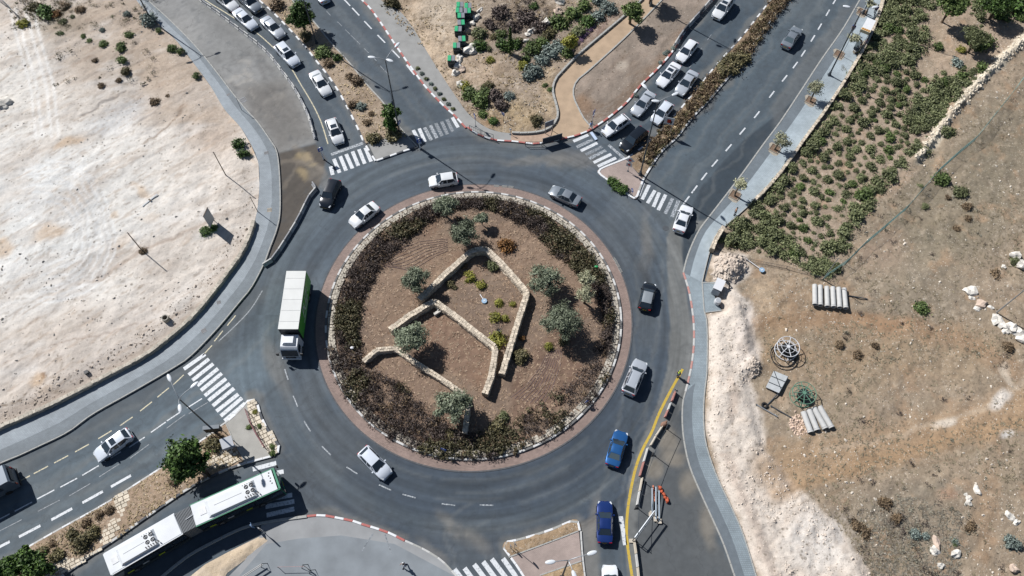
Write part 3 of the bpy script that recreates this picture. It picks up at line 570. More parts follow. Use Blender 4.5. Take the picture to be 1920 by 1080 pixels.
# ---- pavements
pave_l = paver_mat('pavers_pale', (162, 171, 178), (128, 134, 140), .3, .15, .05); pave_d = paver_mat('pavers_grey', (138, 147, 154), (110, 116, 120), .2, .1, .06)
pave_dd = paver_mat('pavers_dark', (120, 130, 138), (98, 106, 112), .2, .1, .06); pave_rl = paver_mat('pavers_light', (174, 187, 195), (140, 150, 156), .3, .15, .05)
pave_g = paver_mat('pavers_small', (150, 163, 170), (108, 118, 126), .2, .2, .06)
conc = M('concrete', (176, 174, 168), .9, var=.1, scale=.8); conc2 = M('concrete_grey', (160, 160, 158), .9, var=.1, scale=.8); path_m = M('path_sand', (188, 164, 138), .95, var=.14, scale=.7)
pink = paver_mat('pavers_pink', (176, 160, 152), (150, 134, 128), .2, .1, .05)
def lerp_path(a, b, t, n=70): A_ = resample(a, n); B_ = resample(b, n); return [tuple(q) for q in A_ * (1 - t) + B_ * t]
wl_, wr_ = sp(SW_L), sp(SW_R)
mid = lerp_path(wl_, wr_, .6)
ribbon('sidewalk', lerp_path(wl_, wr_, 0), mid, -.4, .16, pave_l, kind='structure', n=70)
ribbon('sidewalk_band', mid, lerp_path(wl_, wr_, .97), -.4, .156, pave_d, kind='structure', n=70)
rl_, rr_ = sp(RS_L), sp(RS_R); mid = lerp_path(rl_, rr_, .36)
ribbon('sidewalk_band', lerp_path(rl_, rr_, .02), mid, -.4, .126, pave_dd, kind='structure', n=70)
ribbon('sidewalk', mid, lerp_path(rl_, rr_, .99), -.4, .13, pave_rl, kind='structure', n=70)
m2a = sp(RS_L2); m2b = sp(RS_R2[:6])
ribbon('sidewalk', m2a, m2b, -.4, .13, pave_g, kind='structure', n=40)
MB().prism([g(*q)[:2] for q in ((1316.5, 529), (1340, 530), (1339, 556), (1352, 583), (1321, 586))], -.3, .136).build('sidewalk_bay', pave_g, kind='structure')
m3a = sp(RS_L3); m3b = sp(RS_R2[5:]); mid = lerp_path(m3a, m3b, .45)
ribbon('sidewalk_band', m3a, mid, -.4, .126, pave_dd, kind='structure', n=50)
ribbon('sidewalk', mid, m3b, -.4, .13, pave_g, kind='structure', n=50)
ribbon('concrete_path', sp(NV_K[:17]), sp(NV_W), -.2, .11, conc2, kind='structure', n=60)
MB().prism([g(*q)[:2] for q in ((958, 251), (985, 252), (1022, 247), (1040, 232), (1030, 262), (1016, 270), (985, 270), (958, 267))], -.2, .112).build('paved_strip', M('brick_red_soil', (186, 160, 140), .9, var=.15, scale=2), kind='structure')
ribbon('sand_path', sp(PATH_L[:-3]), sp(PATH_R[1:]), -.2, .125, path_m, kind='structure', n=60)
MB().prism([g(*q)[:2] for q in ((1041, 231), (1060, 222), (1112, 243), (1075, 257), (1030, 267))], -.2, .12).build('sand_path', path_m, kind='structure')
MB().prism([g(*q)[:2] for q in ((690, 268), (706, 302), (730, 294), (755, 285), (780, 277), (768, 262), (753, 250), (712, 266))], -.2, .14).build('concrete_island', conc2, kind='structure')
MB().prism([g(*q)[:2] for q in M2_T + [(1206, 339), (1173, 299)]], -.2, .13).build('paved_island', pink, kind='structure')
MB().prism([g(*q)[:2] for q in ((424, 793), (447, 773), (464, 752), (468, 790), (500, 843), (508, 857), (490, 862), (462, 869))], -.2, .14).build('concrete_island', conc, kind='structure')
MB().prism([g(*q)[:2] for q in ((956, 1044), (1085, 996), (1090, 1048), (1097, 1100), (985, 1100), (980, 1080))], -.2, .10).build('paved_island', pink, kind='structure')
MB().prism([g(*q)[:2] for q in ((860, 1084), (830, 1052), (795, 1030), (760, 1014), (680, 983), (618, 968), (576, 968), (530, 974), (490, 985), (490, 1003), (460, 1050), (420, 1090))], -.2, .06).build('concrete_apron', M('apron_concrete', (158, 160, 162), .9, var=.14, scale=.5), kind='structure')
MB().prism([g(*q)[:2] for q in ((860, 1084), (740, 1020), (640, 1004), (560, 1010), (500, 1020), (440, 1090))], -.2, .064).build('apron_asphalt', M('apron_asphalt', (140, 147, 153), .9, var=.16, scale=.4), kind='structure')

# ---- kerbs: every painted block its own piece
white_paint = M('kerb_white', (238, 240, 242), .7, var=.10, scale=5); kerb_dark = M('kerb_dark', (84, 88, 94), .8, var=.2, scale=5); kerb_red = M('kerb_red', (188, 112, 106), .75, var=.18, scale=5)
kerb_grey = M('kerb_concrete', (178, 178, 174), .85, var=.12, scale=4); kerb_faded = M('kerb_faded', (206, 206, 204), .8, var=.15, scale=5); kerb_pink = M('kerb_faded_red', (200, 150, 142), .8, var=.15, scale=5)
def unit_block():
    bm = bmesh.new(); bmesh.ops.create_cube(bm, size=1); bmesh.ops.bevel(bm, geom=[e for e in bm.edges if e.verts[0].co.z > 0 and e.verts[1].co.z > 0], offset=.08, segments=1, affect='EDGES')
    return bm
_blk = {}
def block_mesh(mat):
    if mat.name not in _blk:
        me = bpy.data.meshes.new('kerb_block'); bm = unit_block(); bm.to_mesh(me); bm.free(); me.materials.append(mat); _blk[mat.name] = me
    return _blk[mat.name]
def kerb(path, mats, w=.22, h=.17, step=1.0, z0=-.05, name='kerb', side=0, closed=False):
    c = path[0]; e = empty(name, (c[0], c[1], 0), kind='structure'); P = resample(path, step=step)
    for i in range(len(P) - 1):
        a, b = P[i], P[i + 1]; L = math.hypot(*(b - a)); an = math.atan2(b[1] - a[1], b[0] - a[0]); mt = mats[i % len(mats)]
        m = (a + b) / 2; n = np.array((-math.sin(an), math.cos(an))) * side * w / 2; m = m + n
        o = link('kerb_block', block_mesh(mt), e, (m[0] - c[0], m[1] - c[1], (h + z0) / 2 + random.uniform(-.004, .004)), an); o.scale = (L - .025, w, h - z0)
    return e
WD = (white_paint, kerb_dark); WR = (kerb_red, white_paint)
kerb([(CX + (RAD - .02) * math.cos(2 * math.pi * i / 200), CY + (RAD - .02) * math.sin(2 * math.pi * i / 200)) for i in range(201)], (M('kerb_white_dusty', (216, 216, 214), .8, var=.15, scale=4), M('kerb_dark_dusty', (112, 112, 112), .85, var=.2, scale=4)), .26, .24, 1.0)
kerb(sp(M1_L), WD, .26, .17, .98, side=-1); kerb(sp(M1_B), WD, .26, .19, 1.05, side=0); kerb(sp(M1_R), (kerb_grey,), .2, .17, 1.0, side=1)
kerb(sp(NV_K[:13]), WR, .26, .18, 1.0, side=-1); kerb(sp(NV_K[12:]), WR, .24, .18, 1.0, side=1); kerb(sp(NV_K2), WR, .26, .18, .98, side=1)
kerb(sp(M2_L), WD, .24, .17, 1.0, side=1); kerb(sp(M2_T), (white_paint,), .26, .18, .7, side=1); kerb(sp(M2_R), (white_paint, kerb_grey), .28, .18, 1.0, side=1)
kerb(sp(RS_L), (kerb_grey,), .2, .16, 1.0, side=0); kerb(sp(RS_L2), (kerb_pink, kerb_faded), .22, .17, 1.0, side=0); kerb(sp(RS_L3), (kerb_grey,), .16, .16, 1.0, side=0)
kerb(sp(M3_T), (white_paint, kerb_faded), .2, .17, 1.0, side=-1); kerb(sp(M3_E), WD, .28, .2, .95, side=-1); kerb(sp(M3_B[2:]), (kerb_faded, kerb_dark), .28, .19, 1.05, side=-1); kerb(sp(M3_B[:3]), (white_paint,), .24, .18, 1.0, side=-1)
kerb(sp(SO_K), (kerb_grey,), .3, .2, 1.0, side=-1); kerb(sp(SO_K2), WR, .24, .14, .98, side=-1); kerb(sp(SO_K3), (kerb_faded, kerb_grey), .2, .08, 1.0, side=-1)
kerb(sp(SP_T), (white_paint, kerb_grey), .24, .18, 1.0, side=-1); kerb([tuple(g(*q)[:2]) for q in ((954, 1045), (1000, 1028), (1040, 1013), (1084, 996))], (kerb_grey,), .14, .16, 1.0)
kerb([tuple(g(*q)[:2]) for q in ((1089, 996), (1091, 1030), (1094, 1060), (1098, 1092))], (kerb_faded,), .18, .15, 1.0); kerb([tuple(g(*q)[:2]) for q in ((958, 1046), (970, 1062), (984, 1084))], (white_paint,), .24, .14, .9)
kerb([tuple(g(*q)[:2]) for q in ((1012, 1079), (1050, 1066), (1090, 1052))], (kerb_grey,), .14, .16, 1.0)
kerb(wr_, (kerb_grey,), .16, .22, 1.0); kerb([p[:2] for p in offset(lerp_path(rl_, rr_, 1, 60), 0)], (kerb_grey,), .12, .17, 1.0, name='pavement_edging')
kerb(m2b, (kerb_grey,), .14, .2, 1.0, name='pavement_edging'); kerb(m3b, (kerb_grey,), .14, .2, 1.0, name='pavement_edging')
kerb([tuple(g(*q)[:2]) for q in ((1317, 531), (1341, 531), (1340, 556))], (kerb_grey,), .12, .18, .8, name='pavement_edging'); kerb([tuple(g(*q)[:2]) for q in ((1353, 583), (1338, 585), (1321, 587))], (kerb_grey,), .12, .18, .8, name='pavement_edging')
kerb(sp(PATH_L), (kerb_grey,), .3, .42, 1.1, name='path_edging'); kerb(sp(PATH_R), (kerb_grey,), .22, .22, 1.1, name='path_edging')
kerb([tuple(g(*q)[:2]) for q in ((424, 794), (432, 812), (445, 838), (460, 867))], (kerb_grey,), .12, .17, 1.0, name='path_edging'); kerb([tuple(g(*q)[:2]) for q in ((690, 268), (712, 266), (750, 252))], (kerb_grey,), .12, .17, 1.0, name='path_edging')

# ---- painted markings (thin sheets above the asphalt)
mk_white = wear_paint('marking_white', (226, 230, 234), .36); mk_worn = wear_paint('marking_worn', (190, 196, 202), .5); mk_yellow = wear_paint('marking_yellow', (206, 176, 62), .34); mk_faint = wear_paint('marking_faint', (158, 164, 170), .52); mk_dashy = wear_paint('marking_dull_yellow', (212, 202, 168), .42)
def strip(pts, w, mat, parent, name, z=.006):
    P = np.array([p[:2] for p in pts], float); T = np.gradient(P, axis=0); T /= np.linalg.norm(T, axis=1)[:, None] + 1e-9; N = np.stack([-T[:, 1], T[:, 0]], 1) * w / 2
    V = [(*(p + n), z) for p, n in zip(P, N)] + [(*(p - n), z) for p, n in zip(P, N)]; k = len(P)
    return MB().add(V, [(i, i + 1, k + i + 1, k + i) for i in range(k - 1)]).build(name, mat, parent)
def crossing(stripes, w, mats, name='pedestrian_crossing', extra=()):
    e = empty(name, (0, 0, 0), kind='structure')
    for i, (a, b) in enumerate(stripes): strip([g(*a), g(*b)], w, mats[i % len(mats)] if len(mats) != len(stripes) else mats[i], e, 'crossing_stripe')
    for a, b, ww, m in extra: strip([g(*a), g(*b)], ww, m, e, 'stop_line')
    return e
crossing([((345, 692), (385, 664)), ((354, 703), (392, 673)), ((361, 713), (400, 682)), ((370, 723), (409, 691)), ((377, 732), (416, 700)), ((384, 742), (424, 710)), ((391, 751), (431, 719)), ((399, 761), (439, 728)), ((406, 771), (447, 739)), ((414, 780), (454, 746)), ((421, 789), (460, 756))], .48, [mk_white])
crossing([((620, 312), (624, 328)), ((626, 298), (637, 324)), ((638, 293), (649, 320)), ((649, 289), (661, 316)), ((661, 284), (672, 311)), ((673, 280), (684, 307)), ((685, 277), (696, 303))], .5, [mk_white], extra=[((621, 290), (682, 268), .45, mk_worn)])
crossing([((775, 244), (788, 270)), ((786, 241), (797, 266)), ((796, 239), (809, 263)), ((807, 235), (819, 259)), ((817, 231), (829, 255)), ((828, 228), (839, 252)), ((838, 224), (849, 247)), ((848, 220), (859, 239))], .48, [mk_white, mk_white, mk_worn, mk_worn, mk_faint, mk_faint, mk_faint, mk_white])
crossing([((1075, 265), (1103, 253)), ((1081, 276), (1111, 262)), ((1089, 283), (1120, 268)), ((1098, 290), (1129, 275)), ((1104, 298), (1136, 282)), ((1113, 305), (1146, 289)), ((1121, 312), (1155, 296))], .46, [mk_white, mk_worn, mk_white, mk_faint, mk_worn, mk_white, mk_white], extra=[((1141, 272), (1170, 297), .4, mk_worn)])
crossing([((1206, 342), (1197, 367)), ((1217, 347), (1204, 374)), ((1228, 357), (1214, 381)), ((1236, 361), (1225, 388)), ((1248, 365), (1234, 394)), ((1261, 372), (1247, 401)), ((1272, 376), (1260, 407))], .46, [mk_white, mk_white, mk_white, mk_white, mk_white, mk_worn, mk_worn])
crossing([((852, 1067), (880, 1104)), ((871, 1065), (898, 1102)), ((889, 1058), (918, 1096)), ((906, 1053), (934, 1091)), ((922, 1048), (950, 1085)), ((943, 1047), (968, 1082))], .5, [mk_white])
crossing([((474, 880), (518, 868)), ((482, 894), (532, 884)), ((490, 938), (548, 928)), ((498, 950), (552, 940)), ((500, 966), (552, 954))], .5, [mk_white])
def dashes(pts, L, w, mat, name, d=None):
    e = empty(name, (0, 0, 0), kind='structure'); P = [np.array(g(*p)[:2]) for p in pts]
    for i, p in enumerate(P):
        q0 = P[max(i - 1, 0)]; q1 = P[min(i + 1, len(P) - 1)]; t = q1 - q0; t = t / np.linalg.norm(t); strip([p - t * L / 2, p + t * L / 2], w, mat, e, 'lane_dash')
    return e
dashes([(434, 601), (410, 630), (389, 657), (335, 712), (306, 736), (274, 762), (237, 790), (197, 815), (154, 840), (115, 861), (77, 881), (43, 899)], 1.6, .14, mk_dashy, 'lane_marking')
dashes([(365, 756), (327, 780), (297, 801), (257, 829), (212, 856), (170, 882), (129, 905), (86, 927), (44, 950), (2, 972)], 1.9, .14, mk_white, 'lane_marking')
dashes([(227, 902), (174, 932), (116, 964), (56, 996), (-2, 1026)], 2.3, .3, mk_white, 'lane_marking')
dashes([(372, 765), (330, 790), (262, 846), (205, 882), (150, 918), (92, 948), (20, 985)], 2.4, .1, mk_faint, 'lane_marking')
dashes([(1565, 2), (1552, 24), (1537, 50), (1524, 72), (1506, 100), (1491, 122), (1471, 147), (1447, 177), (1419, 215), (1392, 246), (1366, 277), (1340, 306), (1320, 331), (1302, 355), (1287, 375)], 1.5, .2, mk_white, 'lane_marking')
dashes([(650, 4), (667, 22), (690, 47), (715, 73), (742, 101)], 2.0, .2, mk_white, 'lane_marking'); dashes([(604, 10), (616, 25), (637, 45), (652, 60), (662, 70), (671, 79), (687, 95), (702, 110), (717, 128), (725, 136)], 1.2, .1, mk_faint, 'lane_marking')
dashes([(1330, 70), (1312, 95), (1296, 122), (1278, 148), (1160, 300)], 1.3, .12, mk_faint, 'lane_marking')
dashes([(537, 702), (554, 752), (576, 799), (612, 845), (660, 882), (722, 914), (767, 930), (841, 946), (912, 947)], 1.5, .14, mk_worn, 'lane_marking')
e = empty('edge_line', (0, 0, 0), kind='structure'); strip(sp([(355, -25), (385, 0), (425, 25), (475, 57), (507, 84), (530, 107), (548, 131), (562, 155), (576, 178), (587, 197), (597, 217), (605, 237), (615, 270)]), .16, mk_dashy, e, 'edge_line')
strip(sp([(1280, 692), (1255, 737), (1235, 777), (1222, 810), (1205, 842), (1192, 877), (1182, 922), (1176, 965), (1175, 1005), (1180, 1047), (1185, 1080), (1190, 1110)]), .3, mk_yellow, e, 'edge_line')
strip([g(1164, 968), g(1169, 1000), g(1172, 1022)], .45, mk_white, e, 'edge_line'); strip([g(763, 121), g(778, 140)], .4, mk_white, e, 'edge_line')
strip(sp([(492, 545), (470, 580), (440, 612), (410, 640)]), .14, mk_faint, e, 'edge_line')
strip([g(700, 1000), g(678, 1034)], .12, mk_faint, e, 'edge_line', .07); strip([g(722, 1002), g(734, 1038)], .12, mk_faint, e, 'edge_line', .07)
# ------------------------------------------------------------------ stone walls
stone_m = rock_mat('wall_stone', (218, 204, 184), .26); stone_core = M('wall_mortar', (176, 160, 138), .95, var=.2, scale=4); stone_w = rock_mat('white_stone', (196, 188, 174), .18)
rock_white = rock_mat('boulder_limestone', (214, 209, 200), .25, 1.6); rock_pink = rock_mat('boulder_pinkish', (196, 176, 160), .2, 1.2)
def jit(a): return random.uniform(-a, a)
def stone_wall(path, w, h, label, z0=0., size=.36, course=.2, mat=None, name='stone_wall', faces=(1, 1), top=True, cat='wall', group=None):
    c = path[0]; e = empty(name, (c[0], c[1], 0), label=label, cat=cat, group=group); P = resample(path, step=.5)
    loc = [(p[0] - c[0], p[1] - c[1]) for p in P]
    La, Ra = offset(loc, w / 2 - .04), offset(loc, -w / 2 + .04)
    V = []; F = []; n = len(loc)
    for i in range(n): V += [(*La[i], z0 - .3), (*La[i], h - .05), (*Ra[i], h - .05), (*Ra[i], z0 - .3)]
    for i in range(n - 1):
        j = i * 4; F += [(j, j + 4, j + 5, j + 1), (j + 1, j + 5, j + 6, j + 2), (j + 2, j + 6, j + 7, j + 3)]
    F += [(0, 1, 2, 3), (n * 4 - 1, n * 4 - 2, n * 4 - 3, n * 4 - 4)]
    MB().add(V, F).build('core', stone_core, e)
    st_ = MB(); Q = resample(loc, step=.05); nq = len(Q); nc = int(round((h - z0) / course))
    def run(side, zc, hh, off, depth, wj):
        i = random.randint(0, 3)
        while i < nq - 1:
            k = min(nq - 1, i + max(2, int((size + jit(.14)) / .05))); a, b = Q[i], Q[k]; L = math.hypot(*(b - a))
            if L > .06:
                t = (b - a) / L; nn = np.array((-t[1], t[0])); m = (a + b) / 2 + nn * (off + jit(.035))
                st_.box((m[0], m[1], zc + jit(.01)), (L - .03, depth + jit(.02), hh - .025 + jit(.02)), math.atan2(t[1], t[0]) + jit(.04))
            i = k
    for q in range(nc):
        zc = z0 + (q + .5) * course
        if faces[0]: run(1, zc, course, w / 2 - .05, .14, 0)
        if faces[1]: run(-1, zc, course, -w / 2 + .05, .14, 0)
    if top:
        k = max(1, int(round(w / .34)))
        for q in range(k): run(0, h, .14, -w / 2 + (q + .5) * w / k, w / k - .03, 0)
    st_.build('stones', mat or stone_m, e, kind='stuff')
    return e
def wp(*pts): return [tuple(g(x, y, 1.0)[:2]) for x, y in pts]
stone_wall(wp((786, 562), (833, 516), (884, 471), (911, 467), (940, 494), (989, 549), (975, 592), (960, 640), (941, 702)), .72, 1.15, 'long folded stone garden wall forming the upper chevron on the island', .05)
stone_wall(wp((731, 619), (770, 591), (814, 565), (850, 590), (890, 622), (929, 653), (926, 680), (921, 708), (909, 739)), .72, 1.15, 'stone garden wall forming the middle chevron on the island', .05)
stone_wall(wp((681, 677), (706, 655), (742, 652), (785, 683), (830, 711), (871, 740), (877, 765), (871, 812)), .58, .9, 'lower stone garden wall bending past two olive trees on the island', .05)
# kerbside stone band of the island
band = MB()
for r_, n_ in ((17.62, 300), (17.34, 290), (17.06, 280)):
    for i in range(n_):
        a = 2 * math.pi * (i + random.random() * .5) / n_
        band.box((r_ * math.cos(a), r_ * math.sin(a), .2 + jit(.02)), (.25, .34 + jit(.05), .16), a + jit(.08))
band.build('stone_band', stone_w, island, (CX, CY, 0), kind='stuff')
# retaining wall along the left pavement
stone_wall([tuple(q)[:2] for q in sp([(479, 418), (470, 446), (453, 482), (411, 540), (376, 584), (338, 621), (276, 669), (201, 709), (126, 749), (51, 784), (0, 806), (-110, 856)])], .42, .72, 'low pale rubble wall between the building plot and the curved pavement', .1, .5, .22, stone_w)
stone_wall([tuple(q)[:2] for q in sp([(1654, -20), (1651, 12), (1634, 60), (1617, 95), (1582, 155), (1542, 216), (1504, 268), (1474, 311), (1442, 351), (1412, 381)])], .36, .85, 'cream stone wall between the pavement and the planted bed', .0, .45, .22)
stone_wall([tuple(q)[:2] for q in sp([(1354, 432), (1341, 452), (1332, 474)])], .5, 1.0, 'short cream end wall beside the rubble heap at the pavement', .0, .5, .22)
# stone paving in the medians
def crazy_paving(poly, s=.46):
    P = [tuple(g(*q)[:2]) for q in poly]; xs = [p[0] for p in P]; ys = [p[1] for p in P]; mb = MB(); y = min(ys); ang = .5
    c0 = ((min(xs) + max(xs)) / 2, (min(ys) + max(ys)) / 2); ca, sa = math.cos(ang), math.sin(ang); D = max(max(xs) - min(xs), max(ys) - min(ys)); v = -D
    cells = []
    while v < D:
        h = s * random.uniform(.7, 1.1); u = -D + random.random() * s
        while u < D:
            w = s * random.uniform(.7, 1.5); cells.append((u + w / 2, v + h / 2, w, h)); u += w
        v += h
    mx = np.array([c0[0] + (u * ca - v_ * sa) for u, v_, w, h in cells]); my = np.array([c0[1] + (u * sa + v_ * ca) for u, v_, w, h in cells]); ok = inside(mx, my, P)
    for k, (u, v_, w, h) in enumerate(cells):
        if ok[k]: mb.box((mx[k], my[k], .16 + jit(.012)), (w - .05, h - .05, .12), ang + jit(.05), taper=.94)
    e = MB().prism(P, -.1, .19 - .03).build('stone_paving', M('paving_joint', (150, 138, 122), .95, var=.2), kind='structure')
    mb.build('paving_stones', rock_mat('paving_stone', (226, 214, 194), .12), e, kind='stuff')
crazy_paving([(221, 927), (248, 913), (232, 965), (214, 1014), (186, 1032), (205, 975)])
crazy_paving([(183, 1033), (214, 1014), (178, 1040), (122, 1078), (60, 1120), (0, 1130), (20, 1090), (60, 1062), (85, 1052), (118, 1048), (150, 1046)])
crazy_paving([(384, 866), (400, 852), (424, 838), (434, 836), (452, 864), (420, 876), (386, 882)])
crazy_paving([(466, 752), (475, 749), (483, 755), (492, 784), (503, 806), (521, 831), (525, 842), (518, 850), (509, 855), (500, 842), (476, 804), (466, 772)], .5)

# ------------------------------------------------------------------ foliage
def leaf_mesh(name, lobes, lw, mat, seed=0, clumps=14, spread=.28, flat=.3, extra=None):
    """leaf-sized faces gathered into clumps over the crown's lobes; lobes: (cx,cy,cz,rx,ry,rz,leaves)"""
    rs = np.random.RandomState(seed); C = []; N = []
    for cx, cy, cz, rx, ry, rz, n in lobes:
        d = rs.normal(size=(clumps, 3)); d[:, 2] = np.abs(d[:, 2]) * 1.1 - .35; d /= np.linalg.norm(d, axis=1)[:, None]
        cc = d * rs.uniform(.45, .95, (clumps, 1)); k = rs.randint(0, clumps, n)
        p = cc[k] + rs.normal(size=(n, 3)) * spread * rs.uniform(.6, 1.2, (clumps, 1))[k]
        nn = p / (np.linalg.norm(p, axis=1)[:, None] + 1e-6)
        p = p * np.array((rx, ry, rz)) + np.array((cx, cy, cz)); p[:, 2] = np.maximum(p[:, 2], .03); C.append(p); N.append(nn)
    C = np.concatenate(C); N = np.concatenate(N); n = len(C)
    nr = N * .8 + rs.normal(size=(n, 3)) * .75 + np.array((0, 0, flat)); nr /= np.linalg.norm(nr, axis=1)[:, None]
    t = np.cross(nr, rs.normal(size=(n, 3))); t /= np.linalg.norm(t, axis=1)[:, None]; b = np.cross(nr, t)
    L = lw[0] * rs.uniform(.6, 1.4, (n, 1)); Wd = lw[1] * rs.uniform(.6, 1.4, (n, 1))
    V = np.stack([C - t * L, C - b * Wd, C + t * L, C + b * Wd], 1).reshape(-1, 3)
    me = bpy.data.meshes.new(name); me.vertices.add(n * 4); me.vertices.foreach_set('co', V.astype(np.float32).ravel())
    me.loops.add(n * 4); me.loops.foreach_set('vertex_index', np.arange(n * 4, dtype=np.int32)); me.polygons.add(n)
    me.polygons.foreach_set('loop_start', np.arange(0, n * 4, 4, dtype=np.int32)); me.polygons.foreach_set('loop_total', np.full(n, 4, np.int32))
    me.update(calc_edges=True); me.materials.append(mat); return me
L_bed = leaf_mat('leaf_bed', (76, 84, 55), (132, 137, 98)); L_green = leaf_mat('leaf_green', (60, 76, 40), (114, 132, 76)); L_yellow = leaf_mat('leaf_yellow', (100, 104, 40), (164, 160, 76))
L_olive = leaf_mat('leaf_olive', (82, 92, 72), (150, 158, 134)); L_dark = leaf_mat('leaf_dark', (38, 58, 28), (92, 120, 56)); L_grey = leaf_mat('leaf_blue_grey', (82, 94, 90), (146, 158, 150))
L_dry = leaf_mat('leaf_dry', (78, 64, 50), (142, 122, 96)); L_twig = leaf_mat('leaf_twiggy', (56, 48, 46), (104, 92, 86)); L_brown = leaf_mat('leaf_brown', (94, 64, 36), (150, 110, 66)); L_olivegreen = leaf_mat('leaf_olive_green', (70, 68, 46), (124, 116, 82)); L_hedge = leaf_mat('leaf_hedge', (58, 58, 40), (104, 98, 72)); L_pale = leaf_mat('leaf_pale', (132, 136, 108), (198, 196, 164)); L_purple = leaf_mat('leaf_purple', (112, 86, 112), (170, 140, 170))
L_straw = leaf_mat('leaf_straw', (150, 132, 102), (206, 188, 152)); bark = M('bark', (98, 82, 66), .95, var=.3, scale=6); bark_pale = M('bark_pale', (138, 124, 108), .95, var=.3, scale=6)
SHR = {}
def shrub_mesh(mat, k):
    key = (mat.name, k)
    if key not in SHR:
        rs = random.Random(k * 31 + len(mat.name)); lobes = [(0, 0, .12, .9, .9, .6, 420)]
        for i in range(3 + k % 2):
            a = rs.uniform(0, 6.28); q = rs.uniform(.25, .5); lobes.append((q * math.cos(a), q * math.sin(a), rs.uniform(.15, .35), rs.uniform(.45, .62), rs.uniform(.45, .62), rs.uniform(.4, .6), 210))
        SHR[key] = leaf_mesh('foliage', lobes, (.105, .07), mat, k * 7 + 1, 16, .24, flat=.6)
    return SHR[key]
stems = MB()
for i in range(5): a = i * 1.256; stems.tube([(0, 0, -.1), (.25 * math.cos(a), .25 * math.sin(a), .25), (.5 * math.cos(a + .3), .5 * math.sin(a + .3), .5)], [.035, .025, .01], 5)
stem_me = stems.mesh('stems', bark)
def shrub(x, y, r, mat, label, group=None, name='shrub', hz=1.0, z=.1, parts=True, cat='shrub', px=True, sy_=1.0):
    if px:
        p0 = g(x, y, z + r * .35); p = (p0.x, p0.y)
    else: p = (x, y)
    e = empty(name, (p[0], p[1], z), random.uniform(0, 6.28), label=label, cat=cat, group=group); e.scale = (r, r * sy_, r * hz)
    link('foliage', shrub_mesh(mat, random.randint(0, 5)), e)
    if parts: link('stems', stem_me, e)
    return e
# ---- planted bed on the right: individual rounded bushes
rs = random.Random(11); PX = []; bedw = [tuple(g(*q)[:2]) for q in BED]
dense_zones = [[(1655, -40), (1770, -40), (1740, 40), (1735, 100), (1700, 120), (1650, 135), (1610, 170), (1560, 215), (1540, 215), (1610, 100)], [(1345, 445), (1400, 385), (1450, 400), (1470, 430), (1440, 462), (1380, 475)], [(1440, 478), (1470, 440), (1500, 475), (1530, 490), (1560, 455), (1600, 440), (1596, 480), (1570, 524), (1515, 519)],
               [(1590, 405), (1630, 350), (1690, 300), (1735, 262), (1735, 285), (1690, 325), (1640, 385), (1610, 440), (1575, 440)], [(1690, 215), (1740, 165), (1770, 150), (1810, 145), (1815, 180), (1770, 235), (1715, 255)], [(1420, 360), (1450, 318), (1500, 262), (1520, 265), (1470, 340), (1440, 395)], [(1480, 265), (1560, 215), (1570, 240), (1520, 300), (1480, 300)]]
bare_px = [(1775, 75, 60, 62), (1850, 95, 60, 40), (1740, 130, 24, 20), (1885, 45, 45, 40)]
def bed_ok(x, y, r):
    return bool(inside(np.array([x]), np.array([y]), bedw)[0]) and seg_dist(np.array([x]), np.array([y]), bedw, True)[0] > r * .7
def in_dense(px_, py_): return any(inside(np.array([px_]), np.array([py_]), z)[0] for z in dense_zones)
tries = 0
while tries < 22000:
    tries += 1; px_, py_ = rs.uniform(1345, 1850), rs.uniform(-20, 525); dz = tries < 6000
    if in_dense(px_, py_) != dz: continue
    p = g(px_, py_); r = rs.uniform(.8, 1.3) if dz else (rs.uniform(.65, 1.02) if tries < 9500 else rs.choice((.4, .48, .55, .62)))
    if any(((px_ - a) / c) ** 2 + ((py_ - b) / d) ** 2 < 1 for a, b, c, d in bare_px) or not bed_ok(p.x, p.y, r): continue
    gap = .56 if dz else (1.0 if tries < 9500 else .88)
    if any((p.x - q[0]) ** 2 + (p.y - q[1]) ** 2 < ((r + q[2]) * gap) ** 2 for q in PX): continue
    PX.append((p.x, p.y, r, dz))
PX.sort(key=lambda q: -q[2]); print('bed bushes', len(PX))
for x, y, r, dz in PX[:296]:
    shrub(x, y, r, L_bed if rs.random() < .92 else L_green, 'rounded dark green bush in the planted bed beside the pavement', 'rounded bushes of the planted bed', 'bed_bush', rs.uniform(.95, 1.25), px=False, parts=r > .5, cat='bush')
dq = random.Random(4); fill_bed = []
while len(fill_bed) < 170:
    px_, py_ = dq.uniform(1345, 1820), dq.uniform(-30, 525)
    if in_dense(px_, py_):
        p = g(px_, py_)
        if bed_ok(p.x, p.y, .6): fill_bed.append((p.x, p.y, .1, dq.uniform(.55, .9), dq.uniform(.6, .9)))
scrub = []
while len(scrub) < 170:
    px_, py_ = dq.uniform(1580, 1930), dq.uniform(60, 1085)
    lower = 930 < py_ and px_ < 1830
    if (lower or dq.random() < .16) and not inside(np.array([px_]), np.array([py_]), BED)[0] and not inside(np.array([px_]), np.array([py_]), RUB)[0]:
        p = g(px_, py_, .2); scrub.append((p.x, p.y, .1, dq.uniform(.25, .6), dq.uniform(.5, .8)))
small_bed = [(x, y, .12 + r * .3, r, .8) for x, y, r, dz in PX[296:]]
